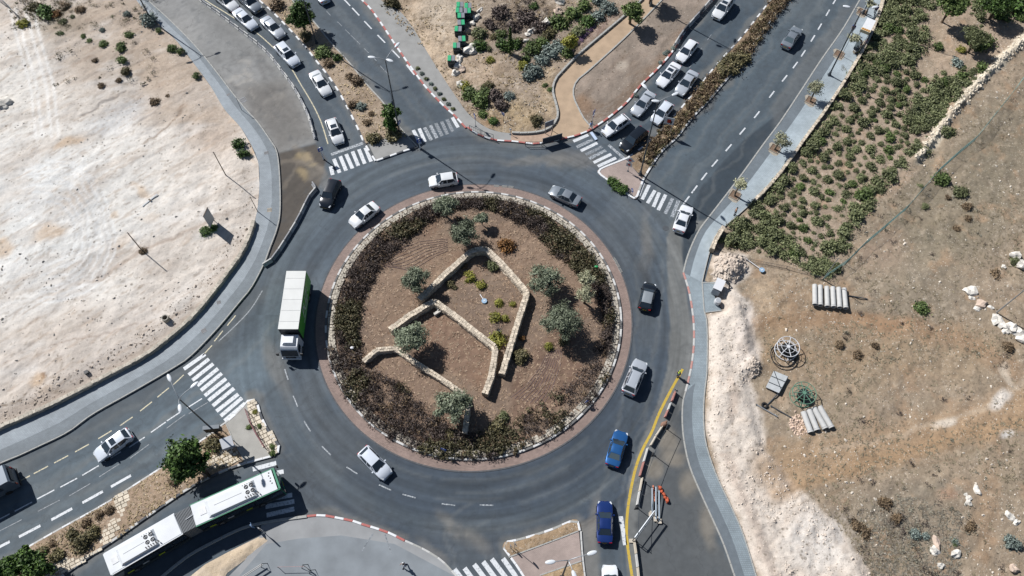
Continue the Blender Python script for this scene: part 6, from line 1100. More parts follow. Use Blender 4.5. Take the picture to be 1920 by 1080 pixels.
def bus_section(fr, rr, front):
    F_, R_ = inv @ fr, inv @ rr; d = F_ - R_; L = d.length; an = math.atan2(d.y, d.x); mt = Matrix.Translation((R_.x, R_.y, 0)) @ Matrix.Rotation(an, 4, 'Z')
    def put(nm, mb, mat, par=None, smooth=False): o = mb.build(nm, mat, par or E_, smooth=smooth); o.matrix_local = mt if par is None else Matrix.Identity(4); return o
    w = 2.5
    put('roof', MB().box((L / 2, 0, 3.02), (L - .02, w - .16, .1), taper=.98), busw); put('body_shell', MB().box((L / 2, 0, 1.68), (L, w, 2.56)), busd if front else busd)
    for s_ in (1, -1):
        put('roof_edge', MB().box((L / 2, s_ * (w / 2 - .06), 2.985), (L, .16, .1)), busg if front else busw); put('skirt', MB().box((L / 2, s_ * (w / 2 + .012), .62), (L - .1, .03, .55)), M('bus_skirt', (60, 70, 74), .5, var=.05))
        n = int(L / 1.35)
        for i in range(n): put('window', MB().box(((i + .5) * L / n, s_ * (w / 2 + .014), 1.95), (L / n - .1, .03, 1.0)), glass)
        for i in range(3): put('side_graphic', MB().box((1.2 + i * L * .22, s_ * (w / 2 + .032), 1.15 + .12 * (i % 2)), (.7, .012, .3), taper=.9), lime if i != 1 else silv)
        for x in ((1.6,) if not front else (2.0, L - 2.6)): wh = put('wheel', MB().tube([(x, s_ * (w / 2 - .3), .48), (x, s_ * (w / 2 + .03), .48)], [.48, .47], 20), tyre); put('rim', MB().tube([(x, s_ * (w / 2 + .02), .48), (x, s_ * (w / 2 + .045), .48)], [.3, .26], 12), rim, wh)
    x0 = L * .46 if front else L * .42; hl = L * .3 if front else L * .27
    ac = put('air_conditioner', MB().box((x0, -.05, 3.2), (hl * 2, 1.9, .32), taper=.86), busw, smooth=True)
    fx = x0 + hl - .75
    for i in (0, 1):
        for j in (-1, 1): fn = put('fan', MB().ring((fx + i * .55 - .2, j * .3 + .1, 3.375), .17, .055, 16), black_p); put('fan_grille', MB().cyl((fx + i * .55 - .2, j * .3 + .1, 3.34), .07, .06, 10), bell, fn)
    for i in range(6): put('vent_slot', MB().box((fx - .5 + i * .26, -.68, 3.352), (.12, .3, .03), .4), black_p)
    for i in range(5): put('vent_slot', MB().box((fx - .5 + i * .25, .7, 3.352), (.08, .14, .03), .4), bell)
    put('roof_seam', MB().box((x0 - .3, 0, 3.362), (hl * 1.1, .04, .012)), bell); put('roof_hatch', MB().box((L * .1 if not front else L * .12, .0, 3.085), (.7, .7, .05)), M('hatch_white', (228, 230, 232), .5), smooth=True)
    if front:
        put('front_panel', MB().box((L + .04, 0, 1.6), (.1, w, 2.5)), busg); put('front_cap', MB().box((L - .05, 0, 3.0), (.34, w, .14), taper=.95), busg); put('windscreen', MB().box((L + .1, 0, 2.0), (.04, w - .3, 1.5)), glass)
        for s_ in (1, -1): put('mirror', MB().box((L + .35, s_ * (w / 2 + .22), 2.3), (.14, .24, .5)).tube([(L, s_ * w / 2, 2.7), (L + .35, s_ * (w / 2 + .22), 2.55)], .035, 6), black_p); put('headlight', MB().box((L + .1, s_ * .95, .75), (.05, .34, .2)), lamp_w)
        put('destination_sign', MB().box((L + .11, 0, 2.86), (.03, 1.7, .26)), black_p); put('number_plate', MB().box((L + .11, 0, .5), (.02, .5, .12)), plate_m)
        for i in range(5): put('roof_mark', MB().box((L - .55 - .1 * (i % 2), -.3 + i * .3, 3.078), (.14, .12, .02)), black_p)
    else:
        put('rear_panel', MB().box((-.04, 0, 1.6), (.1, w - .06, 2.5)), busw); put('rear_cap', MB().box((.05, 0, 3.0), (.3, w, .12), taper=.95), busw); put('rear_window', MB().box((-.1, 0, 2.2), (.03, 1.7, .7)), glass)
        for s_ in (1, -1): put('tail_light', MB().box((-.1, s_ * 1.05, 1.2), (.03, .16, .5)), lamp_r)
    return mt, L
bus_section(f1, r1, True); bus_section(f2, r2, False)
p1, p2 = inv @ r1, inv @ f2; n = 11
for i in range(n):
    t = (i + .5) / n; q = p1.lerp(p2, t); an = math.atan2(p1.y - p2.y, p1.x - p2.x); MB().box((0, 0, 1.75), ((p1 - p2).length / n * .62, 2.36, 2.4)).build('bellows_fold', bell, E_, (q.x, q.y, 0), an)
q = p1.lerp(p2, .5); MB().box((0, 0, 1.7), ((p1 - p2).length, 2.1, 2.3)).build('bellows_core', M('bellows_dark', (70, 74, 78), .9), E_, (q.x, q.y, 0), math.atan2(p1.y - p2.y, p1.x - p2.x))
MB().tube([(0, 0, 3.0), ((p1 - p2).length * .55, .1, 3.08)], .035, 6).build('roof_cable', busw, E_, (q.x, q.y, 0), math.atan2(p1.y - p2.y, p1.x - p2.x))
# ---- tall grey van at the left edge
a = g(13, 886, 2.6); d = (g(170, 800) - g(20, 880)).normalized(); th = math.atan2(d.y, d.x); L = 7
e = empty('box_van', (a.x - d.x * L / 2, a.y - d.y * L / 2, 0), th, label='tall slate grey van cut off by the left edge', cat='van'); vg = PAINT['vangrey']
MB().box((0, 0, 2.62), (L, 2.2, .18), taper=.95).build('roof', vg, e, smooth=True); MB().box((0, 0, 1.5), (L + .1, 2.3, 2.1), taper=.97).build('body', vg, e, smooth=True); MB().box((L / 2 + .05, 0, 1.95), (.04, 1.6, .7)).build('rear_window', glass, e); MB().box((L / 2 + .08, 0, .5), (.16, 2.2, .25)).build('bumper', black_p, e)
for s_ in (1, -1):
    MB().box((L / 2 + .06, s_ * 1.0, 1.3), (.04, .16, .5)).build('tail_light', lamp_r, e)
    for x in (-2.2, 2.2): w = MB().tube([(x, s_ * .9, .4), (x, s_ * 1.16, .4)], [.4, .39], 18).build('wheel', tyre, e)
    MB().box((0, s_ * 1.15, 1.9), (4.5, .03, .7)).build('side_window', glass, e)
# ------------------------------------------------------------------ street furniture
steel = M('galvanised', (176, 182, 188), .45, .5, .08, 3); steel_d = M('steel_dark', (84, 92, 100), .5, .4, .08, 3); lamp_head = M('lamp_white', (228, 234, 240), .35, var=.03); wood = M('weathered_wood', (110, 96, 84), .9, var=.25, scale=5)
sign_blue = M('sign_blue', (36, 76, 168), .4, var=0); sign_white = M('sign_white', (234, 236, 240), .4, var=0); sign_back = M('sign_back', (150, 156, 162), .5, .3, var=0); sign_red = M('sign_red', (200, 44, 40), .4, var=0)
def top_z(base, top):
    b = g(*base); best = (1e9, 0)
    for i in range(1800):
        z = i * .01; q = to_px(b.x, b.y, z); d = (q[0] - top[0]) ** 2 + (q[1] - top[1]) ** 2
        if d < best[0]: best = (d, z)
    return best[1]
def street_lamp(base, heads, label, z=14.2, top=None):
    b = g(*base); e = empty('street_lamp', (b.x, b.y, .05), label=label, cat='street lamp', group='tall street lamps')
    MB().tube([(0, 0, 0), (0, 0, z * .5), (0, 0, z)], [.11, .09, .06], 10).build('pole', steel_d, e, smooth=True); MB().box((0, 0, .12), (.5, .5, .24), taper=.8).cyl((0, 0, .2), .2, .5, 10, .16).build('base', steel_d, e)
    for hp in heads:
        h = hp if isinstance(hp, Vector) else g(hp[0], hp[1], z + .35) - Vector((b.x, b.y, 0)); hx, hy = h.x, h.y; l = math.hypot(hx, hy); ux, uy = hx / l, hy / l
        MB().tube([(0, 0, z - .1), (hx * .12, hy * .12, z + .22), (hx * .4, hy * .4, z + .38), (hx * .85, hy * .85, z + .36)], [.05, .045, .04, .035], 8).build('arm', steel, e, smooth=True)
        hd = MB().ball((0, 0, 0), 1, 14, 8, (.5, .21, .1)).build('lamp_head', lamp_head, e, (hx, hy, z + .36), math.atan2(uy, ux), smooth=True); MB().box((0, 0, -.09), (.6, .26, .03)).build('lens', glass_l, hd)
    return e
street_lamp((750, 252), [(697, 108), (731, 114), (745, 85)], 'street lamp with three arms at the tip of the near median')
street_lamp((594, 83), [Vector((-2, 1, 0)), Vector((2, .9, 0)), Vector((.4, -2, 0))], 'street lamp behind the bushy tree in the far median')
street_lamp((1200, 328), [(1266, 177), (1229, 190), (1208, 162)], 'street lamp with three arms rising from the long dry median', 14.4)
B3 = g(335, 747, 11.5); street_lamp(to_px(B3.x, B3.y), [(318, 709), (365, 722), (338, 766)], 'street lamp with three arms beside the dark sign frame', 11.2)
B4 = g(1066, 1050, 11.5); street_lamp(to_px(B4.x, B4.y), [(1110, 1037), (1032, 1054), (1077, 1079)], 'street lamp with three arms over the bottom paved island', 11.2)
street_lamp((1554, 142), [(1587, 13), (1640, 14)], 'street lamp on the pavement beside the shelter', top_z((1554, 142), (1612, 21)))
street_lamp((1617, 27), [Vector((-2, 1, 0)), Vector((2, -1, 0))], 'street lamp standing in the sandy pit at the top', 12); street_lamp((1220, 12), [Vector((-2, 1, 0)), Vector((2, -1, 0)), Vector((.5, 2, 0))], 'street lamp on the edge of the sandy path', 14); street_lamp((286, 42), [Vector((1.8, 1, 0)), Vector((-1.8, -1, 0))], 'street lamp beside the grey thorny bush of the plot', 11)
def post_sign(base, h, label, shape='square', mat=None, size=.6, face=None, post=None, name='traffic_sign', two=None, back=None, r=.035, cat='traffic sign'):
    b = g(*base); e = empty(name, (b.x, b.y, .1), face if face is not None else random.uniform(0, 6.28), label=label, cat=cat); MB().tube([(0, 0, -.1), (0, 0, h)], r, 8).build('post', post or steel, e); MB().box((0, 0, .02), (.24, .24, .06)).build('foot', steel_d, e)
    def plate(z, shp, m, s_):
        mb = MB()
        if shp == 'round': mb.tube([(.05, 0, z), (.075, 0, z)], s_ / 2, 20)
        elif shp == 'triangle': mb.add([(.05, -s_ / 2, z - s_ * .43), (.05, s_ / 2, z - s_ * .43), (.05, 0, z + s_ * .43), (.08, -s_ / 2, z - s_ * .43), (.08, s_ / 2, z - s_ * .43), (.08, 0, z + s_ * .43)], [(0, 1, 2), (3, 5, 4), (0, 3, 4, 1), (1, 4, 5, 2), (2, 5, 3, 0)])
        elif shp == 'diamond': mb.box((.065, 0, z), (.03, s_, s_), rot=Matrix.Rotation(R(45), 3, 'X'))
        else: mb.box((.065, 0, z), (.03, s_, s_))
        p = mb.build('plate', m, e); MB().box((.095, 0, z), (.012, s_ * .42, s_ * .42)).build('symbol', sign_white if m is not sign_white else sign_red, p) if shp != 'triangle' else None
    plate(h - size / 2, shape, mat or sign_blue, size)
    if two: plate(h - size * 1.6, *two)
    return e
SE = R(-60)
post_sign((607, 299), 2.5, 'blue crossing sign on a white post at the barrier end', 'square', sign_blue, .7, SE, sign_white, r=.09); post_sign((788, 280), 2.2, 'blue crossing sign on a white post at the concrete island corner', 'square', sign_blue, .65, SE, sign_white, r=.08)
post_sign((892, 238), 2.6, 'blue square sign near the faded crossing railing', 'diamond', sign_blue, .7, R(200)); post_sign((944, 227), 1.7, 'small blue sign in the open soil beside grey scrub', 'square', sign_blue, .55, R(230)); post_sign((957, 253), 1.2, 'short white post sign beside the path kerb', 'round', sign_white, .35, 1.2, sign_white)
post_sign((1110, 233), 2.8, 'blue and white sign behind the pedestrian by the crossing', 'square', sign_blue, .7, R(-30), two=('square', sign_white, .6)); post_sign((1177, 322), 3.0, 'white sign pair on the tip of the paved island', 'diamond', sign_white, .9, R(250), two=('square', sign_white, .8)); post_sign((1184, 367), 1.5, 'round blue arrow sign at the clipped bush', 'round', sign_blue, .6, R(200))
post_sign((1098, 758), 1.2, 'round blue arrow sign low on the island rim, right side', 'round', sign_blue, .55, R(-60)); post_sign((834, 850), 1.9, 'blue square sign at the bottom rim of the island', 'square', sign_blue, .65, R(-110)); post_sign((957, 1028), 1.5, 'round sign at the corner of the bottom splitter, nearer the kerb', 'round', sign_back, .55, R(30)); post_sign((965, 1029), 3.1, 'taller round sign at the corner of the bottom splitter', 'round', sign_back, .7, R(30)); post_sign((496, 999), 2.3, 'sign post with round and square plates below the bus', 'round', sign_back, .65, R(60), two=('square', sign_back, .7)); post_sign((1265, 737), 1.0, 'small round sign at the first striped barrier', 'round', sign_back, .5, R(50)); post_sign((990, 399), 1.0, 'small dark marker post in the upper hedge', 'round', black_p, .3, R(80), steel_d)
post_sign((1577, 106), 4.2, 'tall bus stop flag beside the sandy tree pit', 'square', sign_blue, .6, R(150), name='bus_stop_sign'); post_sign((752, 252 - 2), 2.6, 'blue plate beside the near median lamp', 'square', sign_blue, .6, R(-30))
def board(basea, baseb, z0, z1, label, face_m, back_m=None, posts=True, name='notice_board', frame=None, cat='notice board', th=.06):
    a, b = (v if isinstance(v, Vector) else g(*v) for v in (basea, baseb)); c = (a + b) / 2; d = b - a; L = math.hypot(d.x, d.y); e = empty(name, (c.x, c.y, 0), math.atan2(d.y, d.x), label=label, cat=cat)
    MB().box((0, 0, (z0 + z1) / 2), (L, th, z1 - z0)).build('panel', face_m, e)
    for s_ in (1, -1):
        if posts: MB().tube([(s_ * L * .42, .06, -.1), (s_ * L * .42, .06, z1 - .05)], .045, 8).build('post', frame or steel, e)
    for s_ in (0, 1): MB().box((0, 0, z0 if s_ == 0 else z1), (L + .05, th + .03, .05)).build('frame_rail', frame or steel, e)
    return e
grey_panel = M('hoarding_grey', (176, 182, 188), .6, var=.12, scale=1.2); dark_cloth = M('banner_dark', (62, 70, 84), .8, var=.15); pale_board = M('board_bluegrey', (120, 130, 146), .6, var=.1)
pa, pb = g(381, 406, 3.6), g(389, 389, 3.6); board(Vector((pa.x, pa.y, 0)), Vector((pb.x, pb.y, 0)), 1.0, 3.6, 'grey hoarding on posts standing in the building plot', grey_panel, name='hoarding', frame=wood, cat='hoarding')
board((1021, 252), (1037, 246), 1.5, 2.5, 'blue grey notice board on posts at the path corner', pale_board, name='notice_board')
pa, pb = g(1017, 274), g(1053, 264); board(pa, pb, .5, 1.6, 'dark cloth banner strung along the kerb', dark_cloth, name='banner', cat='banner', frame=steel_d)
pa, pb = g(1247, 220, 3.2), g(1265, 224, 3.2); bo = board(Vector((pa.x, pa.y, 0)), Vector((pb.x, pb.y, 0)), 2.0, 3.3, 'white notice panel on a post in the dry median', sign_white, name='notice_board'); MB().box((0, -.05, 2.65), (.5, .02, .7)).build('symbol', sign_red, bo); MB().box((.3, -.05, 2.5), (.2, .02, .5)).build('symbol', black_p, bo)
pa, pb = g(381, 803, 3.4), g(411, 800, 3.4); board(Vector((pa.x, pa.y, 0)), Vector((pb.x, pb.y, 0)), 2.4, 3.5, 'dark road sign frame on two posts over the left median end', black_p, name='road_sign', frame=steel_d, cat='road sign', th=.4)
# sloping white canopy box beside it
c = g(425, 829, 2.6); e = empty('direction_sign', (c.x, c.y, .1), R(22), label='white sloping sign box on a stem at the median end', cat='sign'); MB().box((0, 0, 2.45), (1.3, 1.15, .12), rot=Matrix.Rotation(.35, 3, 'X')).build('panel', sign_white, e); MB().box((0, -.45, 1.95), (1.3, .1, .7)).build('side_panel', M('sign_blue_grey', (140, 160, 186), .5, var=0), e)  # side panel: bluish shade of the white box put into its colour
for s_ in (1, -1): MB().tube([(s_ * .4, 0, -.1), (s_ * .4, 0, 2.4)], .05, 8).build('post', steel, e)
# poles in the plot and the field
def pole(base, top, label, r=.07, mat=None, name='wooden_pole'):
    b = g(*base); z = top_z(base, top); e = empty(name, (b.x, b.y, 0), label=label, cat='pole'); MB().tube([(0, 0, -.2), (0, 0, z)], [r, r * .75], 8).build('shaft', mat or wood, e); MB().tube([(-.25, 0, z - .15), (.25, 0, z - .15)], .02, 6).build('crossbar', steel_d, e)
pole((426, 333), (402, 284), 'thin wooden pole in the plot near the dark bushes'); pole((270, 474), (234, 440), 'wooden pole standing in a dry bush of the plot'); pole((484, 398), (483, 362), 'thin dark pole at the pavement edge of the plot', .05); pole((1541, 526), (1571, 483), 'pale metal pole at the corner of the planted bed', .05, steel, 'metal_pole'); pole((1866, 588), (1921, 545), 'grey metal pole beside the boulder row', .09, steel, 'metal_pole'); pole((454, 208), (456, 178), 'short dark rod standing in the worn asphalt plot', .04, steel_d, 'metal_pole')
# fences
def mesh_fence(pts, h, label, mat, step=3.0, wires=9, name='mesh_fence', zf=None):
    P = resample([g(*q)[:2] for q in pts], step=step); c = P[0]; zz = [zf(p[0], p[1]) if zf else 0 for p in P]; e = empty(name, (c[0], c[1], 0), label=label, cat='fence'); Q = [(p[0] - c[0], p[1] - c[1], z) for p, z in zip(P, zz)]
    for p in Q: MB().tube([(p[0], p[1], p[2] - .2), (p[0], p[1], p[2] + h + .05)], .035, 6).build('fence_post', mat, e)
    mb = MB()
    for k in range(wires): z = .08 + (h - .08) * k / (wires - 1); mb.tube([(p[0], p[1], p[2] + z) for p in Q], .011 if 0 < k < wires - 1 else .022, 4, cap=False)
    for i in range(len(Q) - 1):
        a, b = Q[i], Q[i + 1]
        for k in range(14): t = k / 14; mb.tube([(a[0] + (b[0] - a[0]) * t, a[1] + (b[1] - a[1]) * t, a[2] + (b[2] - a[2]) * t + .05), (a[0] + (b[0] - a[0]) * t, a[1] + (b[1] - a[1]) * t, a[2] + (b[2] - a[2]) * t + h)], .009, 4, cap=False)
    mb.build('wire_mesh', mat, e, kind='stuff'); return e
teal = M('fence_teal', (120, 156, 152), .6, var=.1)
mesh_fence([(1541, 527), (1560, 522), (1576, 504), (1625, 455), (1690, 402), (1735, 350), (1760, 320), (1823, 268), (1865, 215), (1905, 165), (1945, 110)], 1.5, 'green mesh fence running diagonally across the dry field', teal, 4.0, zf=fld)
mesh_fence([(1340, 467), (1400, 492), (1450, 497), (1500, 516), (1541, 527)], .6, 'low sagging wire fence below the planted bed', steel_d, 4.0, 3, zf=fld); mesh_fence([(4, 8), (14, 14), (24, 22), (34, 34)], 1.6, 'metal gate fence at the top corner of the plot', steel, 1.4, 5, name='gate_fence')
def railing(pts, label, h=1.0, mat=None, step=1.6):
    P = resample([g(*q)[:2] for q in pts], step=step); c = P[0]; e = empty('pedestrian_railing', (c[0], c[1], .12), label=label, cat='railing'); Q = [(p[0] - c[0], p[1] - c[1]) for p in P]; m = mat or steel_d
    for p in Q: MB().tube([(p[0], p[1], -.1), (p[0], p[1], h)], .035, 6).build('upright', m, e)
    for z in (h, h * .25): MB().tube([(p[0], p[1], z) for p in Q], .035, 6, cap=True).build('rail', m, e)
    b = MB()
    for p in resample(Q, step=.32): b.tube([(p[0], p[1], h * .25), (p[0], p[1], h)], .014, 4)
    b.build('bars', m, e, kind='stuff')
rail_red = M('rail_faded_red', (150, 90, 96), .6, var=.3, scale=2)
railing([(464, 772), (474, 800), (484, 818), (499, 842)], 'tangled guard railing along the stone planter', 1.0, rail_red); railing([(881, 245), (900, 254), (925, 262)], 'guard railing beyond the faded crossing'); railing([(985, 274), (1016, 274)], 'guard railing left of the dark banner', .8)
# low barriers: each segment its own piece
bar_white = M('barrier_white', (202, 202, 200), .8, var=.12, scale=2); bar_red = M('barrier_red', (176, 124, 116), .8, var=.2, scale=2); bar_grey = M('barrier_grey', (158, 160, 164), .85, var=.15, scale=2); bar_cream = M('barrier_cream', (206, 196, 180), .85, var=.12)
_seg = {}
def seg_mesh(mat):
    if mat.name not in _seg:
        pr = [(-.5, 0), (-.5, .12), (-.22, .38), (-.16, 1), (.16, 1), (.22, .38), (.5, .12), (.5, 0)]; V = [(x, y, z) for x in (-.5, .5) for y, z in pr]; n = 8
        _seg[mat.name] = MB().add(V, [tuple(range(n)), tuple(range(2 * n - 1, n - 1, -1))] + [(i, i + n, (i + 1) % n + n, (i + 1) % n) for i in range(n)]).mesh('barrier_segment', mat)
    return _seg[mat.name]
def barrier(pts, label, mats, w=.55, h=.7, step=1.2, gap=.06, smooth=True, alt=0):
    P = resample(sp(pts) if smooth else [g(*q)[:2] for q in pts], step=step); c = P[0]; e = empty('road_barrier', (c[0], c[1], 0), label=label, cat='barrier')
    for i in range(len(P) - 1):
        a, b = P[i], P[i + 1]; d = b - a; L = math.hypot(*d); m = (a + b) / 2 - c; o = link('barrier_segment', seg_mesh(mats[i % len(mats)]), e, (m[0], m[1], 0), math.atan2(d[1], d[0]) + jit(.02)); o.scale = (L - gap, w, h * (1 if i % 2 == 0 or not alt else alt))
    return e
barrier(BARR, 'curved chain of low pale barriers beside the yellow line', (bar_white, bar_grey), .42, .62, 1.1, .12, alt=.8)
barrier([(587, 345), (596, 346), (595, 352), (588, 366), (577, 372), (576, 379), (566, 400), (555, 421), (530, 462), (510, 490), (501, 499), (494, 499)], 'crooked line of pale barriers across the dusty junction', (bar_grey, bar_white), .5, .62, 1.5, .05, smooth=False)
barrier([(1266, 735), (1259, 754)], 'short red barrier nearest the crossing guard', (bar_red,), .3, .6, 1.4, smooth=False); barrier([(1257, 757), (1252, 770), (1246, 784)], 'white and red barrier second from the crossing guard', (bar_white, bar_red), .28, .6, 1.2, smooth=False); barrier([(1241, 801), (1230, 818), (1219, 837)], 'long cream barrier ending in red beside the yellow line', (bar_cream, bar_cream, bar_red), .28, .6, 1.4, smooth=False); barrier([(1214, 841), (1207, 866), (1199, 894)], 'pinkish white barrier in the middle of the worksite row', (bar_white, bar_red), .28, .6, 1.5, smooth=False); barrier([(1204, 897), (1199, 922), (1194, 948)], 'white railed barrier low in the worksite row', (bar_cream, bar_white), .28, .6, 1.6, smooth=False); barrier([(1189, 1014), (1194, 1050), (1198, 1090)], 'pale barrier leaving through the bottom edge', (bar_cream, bar_white), .28, .6, 1.6, smooth=False)
barrier([(1264, 88), (1276, 68), (1298, 42), (1318, 20), (1338, -4)], 'painted concrete barrier along the top of the right road', (bar_white, bar_grey, kerb_dark), .5, .8, 1.5, .02)
# worksite posts with cords, leaning tubes, frames and orange mesh
posts = [(1248, 803), (1225, 853), (1206, 903), (1194, 952), (1191, 1014)]
e = empty('worksite_fence', (*g(1225, 853)[:2], 0), label='row of slim worksite posts joined by a cord', cat='fence'); o0 = g(1225, 853); tp = []
for p in posts: q = g(*p) - o0; tp.append((q.x, q.y, 2.0)); MB().tube([(q.x, q.y, 0), (q.x, q.y, 2.05)], .04, 6).build('fence_post', steel_d, e); MB().add([(q.x - .35, q.y - .2, .01), (q.x + .35, q.y - .2, .01), (q.x, q.y + .35, .01), (q.x, q.y, .3)], [(0, 1, 3), (1, 2, 3), (2, 0, 3)]).build('foot', black_p, e)
MB().tube(tp, .025, 5).build('cord', steel_d, e)
c0 = g(1206, 986); a, b = g(1225, 961, 1.0) - c0, g(1188, 1011, 1.0) - c0; e = empty('trestle_beam', (c0.x, c0.y, 0), label='grey beam frame lying across the worksite row', cat='frame'); MB().tube([(a.x, a.y, 1.9), (b.x, b.y, 1.9)], .09, 8).build('beam', steel, e); MB().tube([(a.x + .15, a.y - .1, 1.0), (b.x + .15, b.y - .1, 1.0)], .05, 8).build('beam', steel_d, e)
for q in (a, b): MB().tube([(q.x, q.y, 0), (q.x, q.y, 1.95)], .05, 8).build('upright', steel_d, e); MB().box((q.x, q.y, .08), (.7, .4, .16)).build('foot', bar_cream, e)
for i, (p, q, zt) in enumerate((((1230, 973), (1229, 914), .4), ((1236, 977), (1235, 921), .5), ((1223, 962), (1222, 916), .3))):
    a, b = g(*p, .2), g(*q, zt); e = empty('scaffold_tube', (a.x, a.y, .1), label=('pale blue tube lying lengthwise, middle of three', 'pale tube lying beside the orange netting', 'thin pale tube nearest the yellow line')[i], cat='tube'); d = b - a; MB().tube([(0, 0, .1), (d.x, d.y, zt + .25)], .075, 8).build('shaft', M('tube_pale', (190, 204, 216), .4, var=.05), e); MB().box((0, 0, .06), (.5, .5, .12)).build('foot', bar_cream, e)
e = empty('orange_netting', (*g(1243, 930)[:2], 0), label='bunched orange safety netting on the worksite asphalt', cat='netting'); og_ = M('net_orange', (196, 92, 58), .7, var=.25, scale=6); mb = MB()
for i in range(26):
    t = i / 25; q = g(1236 + 16 * t + jit(2), 914 + 28 * t + jit(1.5)) - g(1243, 930); mb.ball((q.x, q.y, .2 + jit(.1)), random.uniform(.1, .24), 7, 5, (1, 1, random.uniform(.6, 1)))
mb.build('net_bundle', og_, e); mb = MB()
for i in range(6): q = g(1224 + i * .5, 914 + i * 5) - g(1243, 930); mb.ball((q.x, q.y, .3), .17, 6, 4, (.7, 1.3, 1))
mb.build('net_strand', M('net_faded', (206, 130, 104), .7, var=.2), e)
e = empty('sandbag', (*g(1244, 797)[:2], .0), .5, label='brownish bag slumped at the end of the cream barrier', cat='bag'); MB().ball((0, 0, .3), .45, 10, 7, (1, .7, .65)).build('bag', M('bag_brown', (150, 116, 98), .9, var=.25, scale=5), e, smooth=True); MB().ball((.35, .1, .5), .14, 8, 5).build('tied_neck', MATS['bag_brown'], e, smooth=True)
# lower left worksite frames
for (pa, pb, lb) in (((456, 1086), (496, 1060), 'pale folding barrier frame at the bottom edge'), ((572, 1062), (586, 1072), 'dark trestle standing alone on the bottom apron')):
    a, b = g(*pa), g(*pb); d = b - a; e = empty('trestle_barrier', (a.x, a.y, .06), label=lb, cat='barrier')
    for z in (.5, 1.0): MB().box((d.x / 2, d.y / 2, z), (d.length, .06, .16), math.atan2(d.y, d.x)).build('rail', bar_white if 'pale' in lb else black_p, e)
    for q in (Vector((0, 0, 0)), d): MB().tube([(q.x - .3, q.y - .2, 0), (q.x, q.y, 1.05), (q.x + .3, q.y + .2, 0)], .04, 6).build('leg', steel_d, e)
a, b = g(520, 1063, .9), g(573, 1062, .9); e = empty('barrier_tape', (a.x, a.y, 0), label='faded red and white tape stretched to the dark trestle', cat='tape'); d = b - a; MB().box((d.x / 2, d.y / 2, .9), (d.length, .02, .07), math.atan2(d.y, d.x)).build('tape', M('tape_faded', (206, 150, 146), .6, var=.3, scale=2), e); MB().tube([(0, 0, 0), (0, 0, .95)], .03, 6).build('post', steel_d, e)
post_sign((478, 990), 1.6, 'leaning pale blue post in the shade of the bus', 'square', M('pale_blue', (120, 156, 200), .5, var=0), .5, R(20), MATS['pale_blue'], r=.07)
# ---- waste containers
gbin = M('bin_grey', (74, 90, 98), .6, var=.1); glid = M('bin_green', (40, 178, 122), .5, var=.08); glid2 = M('bin_lid_grey', (134, 138, 146), .5, var=.08)
def bin_(px, rot, sw, label):
    p = g(px[0], px[1], 1.35); e = empty('waste_container', (p.x, p.y, .1), rot, label=label, cat='waste container', group='green lidded waste containers'); MB().box((0, 0, .68), (.98, .98, 1.14), taper=1.08).build('body', gbin, e); a, b = (glid, glid2) if sw else (glid2, glid)
    MB().box((-.27, 0, 1.3), (.52, 1.08, .12), taper=.94).build('lid', a, e); MB().box((.28, 0, 1.305), (.5, 1.08, .1), taper=.94).build('lid', b, e); MB().box((0, -.57, 1.05), (.7, .06, .06)).build('handle', black_p, e)
    for x in (-.38, .38):
        for y in (-.38, .38): MB().tube([(x - .04, y, .08), (x + .04, y, .08)], .08, 10).build('wheel', tyre, e)
    MB().box((0, -.53, .6), (.9, .03, .05)).box((0, -.53, .35), (.9, .03, .05)).build('rib', black_p, e)
for (x, y, sw, lb) in ((862.5, 9, 1, 'container at the top left of the container block'), (877.5, 11, 1, 'container at the top right of the container block'), (861, 19.5, 1, 'container directly below the top left one'), (876, 20.5, 0, 'container directly below the top right one'), (864.5, 29.5, 1, 'fifth container down, alone in its row'), (864.5, 42.5, 0, 'small lidded container under the fifth one'), (859, 54.5, 1, 'wider container with half green half grey lid in the middle'), (866, 73, 0, 'container beside the biggest boulder, upper'), (856, 85.5, 1, 'container left of the biggest boulder, lower'), (846, 109.5, 1, 'separate container at the end of the row')): bin_((x, y), R(2) + jit(.06), sw, 'grey green lidded waste ' + lb)
# ---- shelter
a = g(1629, 46, 2.6); e = empty('bus_shelter', (a.x, a.y, .13), math.atan2((g(1636, 30) - g(1613, 72)).y, (g(1636, 30) - g(1613, 72)).x), label='small bus shelter with white roof and amber end panel', cat='bus shelter')
MB().box((0, 0, 2.5), (2.3, 1.3, .12)).build('roof', M('shelter_white', (240, 242, 244), .5, var=.04), e); MB().box((-1.45, 0, 2.4), (.5, 1.4, .5)).build('end_panel', M('shelter_cream', (226, 212, 180), .5, var=.05), e); amb = M('amber', (190, 128, 30), .5, var=.15, scale=8)
for i in range(4): MB().box((-1.45, -.45 + i * .3, 2.66), (.34, .22, .03)).build('lamp_panel', amb, e)  # plain amber blocks for the lettering on the advertising panel
MB().box((0, -.62, 1.3), (2.3, .05, 2.2)).build('back_wall', glass_l, e); MB().box((-2.6, -.1, .55), (1.7, .9, .12)).build('seat', M('bench_dark', (84, 96, 102), .5, var=.1), e); MB().box((-2.6, -.55, .85), (1.8, .08, .7)).build('seat_back', MATS['shelter_cream'], e)
for x in (-1.1, 1.1): MB().tube([(x, .55, 0), (x, .55, 2.5)], .05, 8).build('post', steel, e)
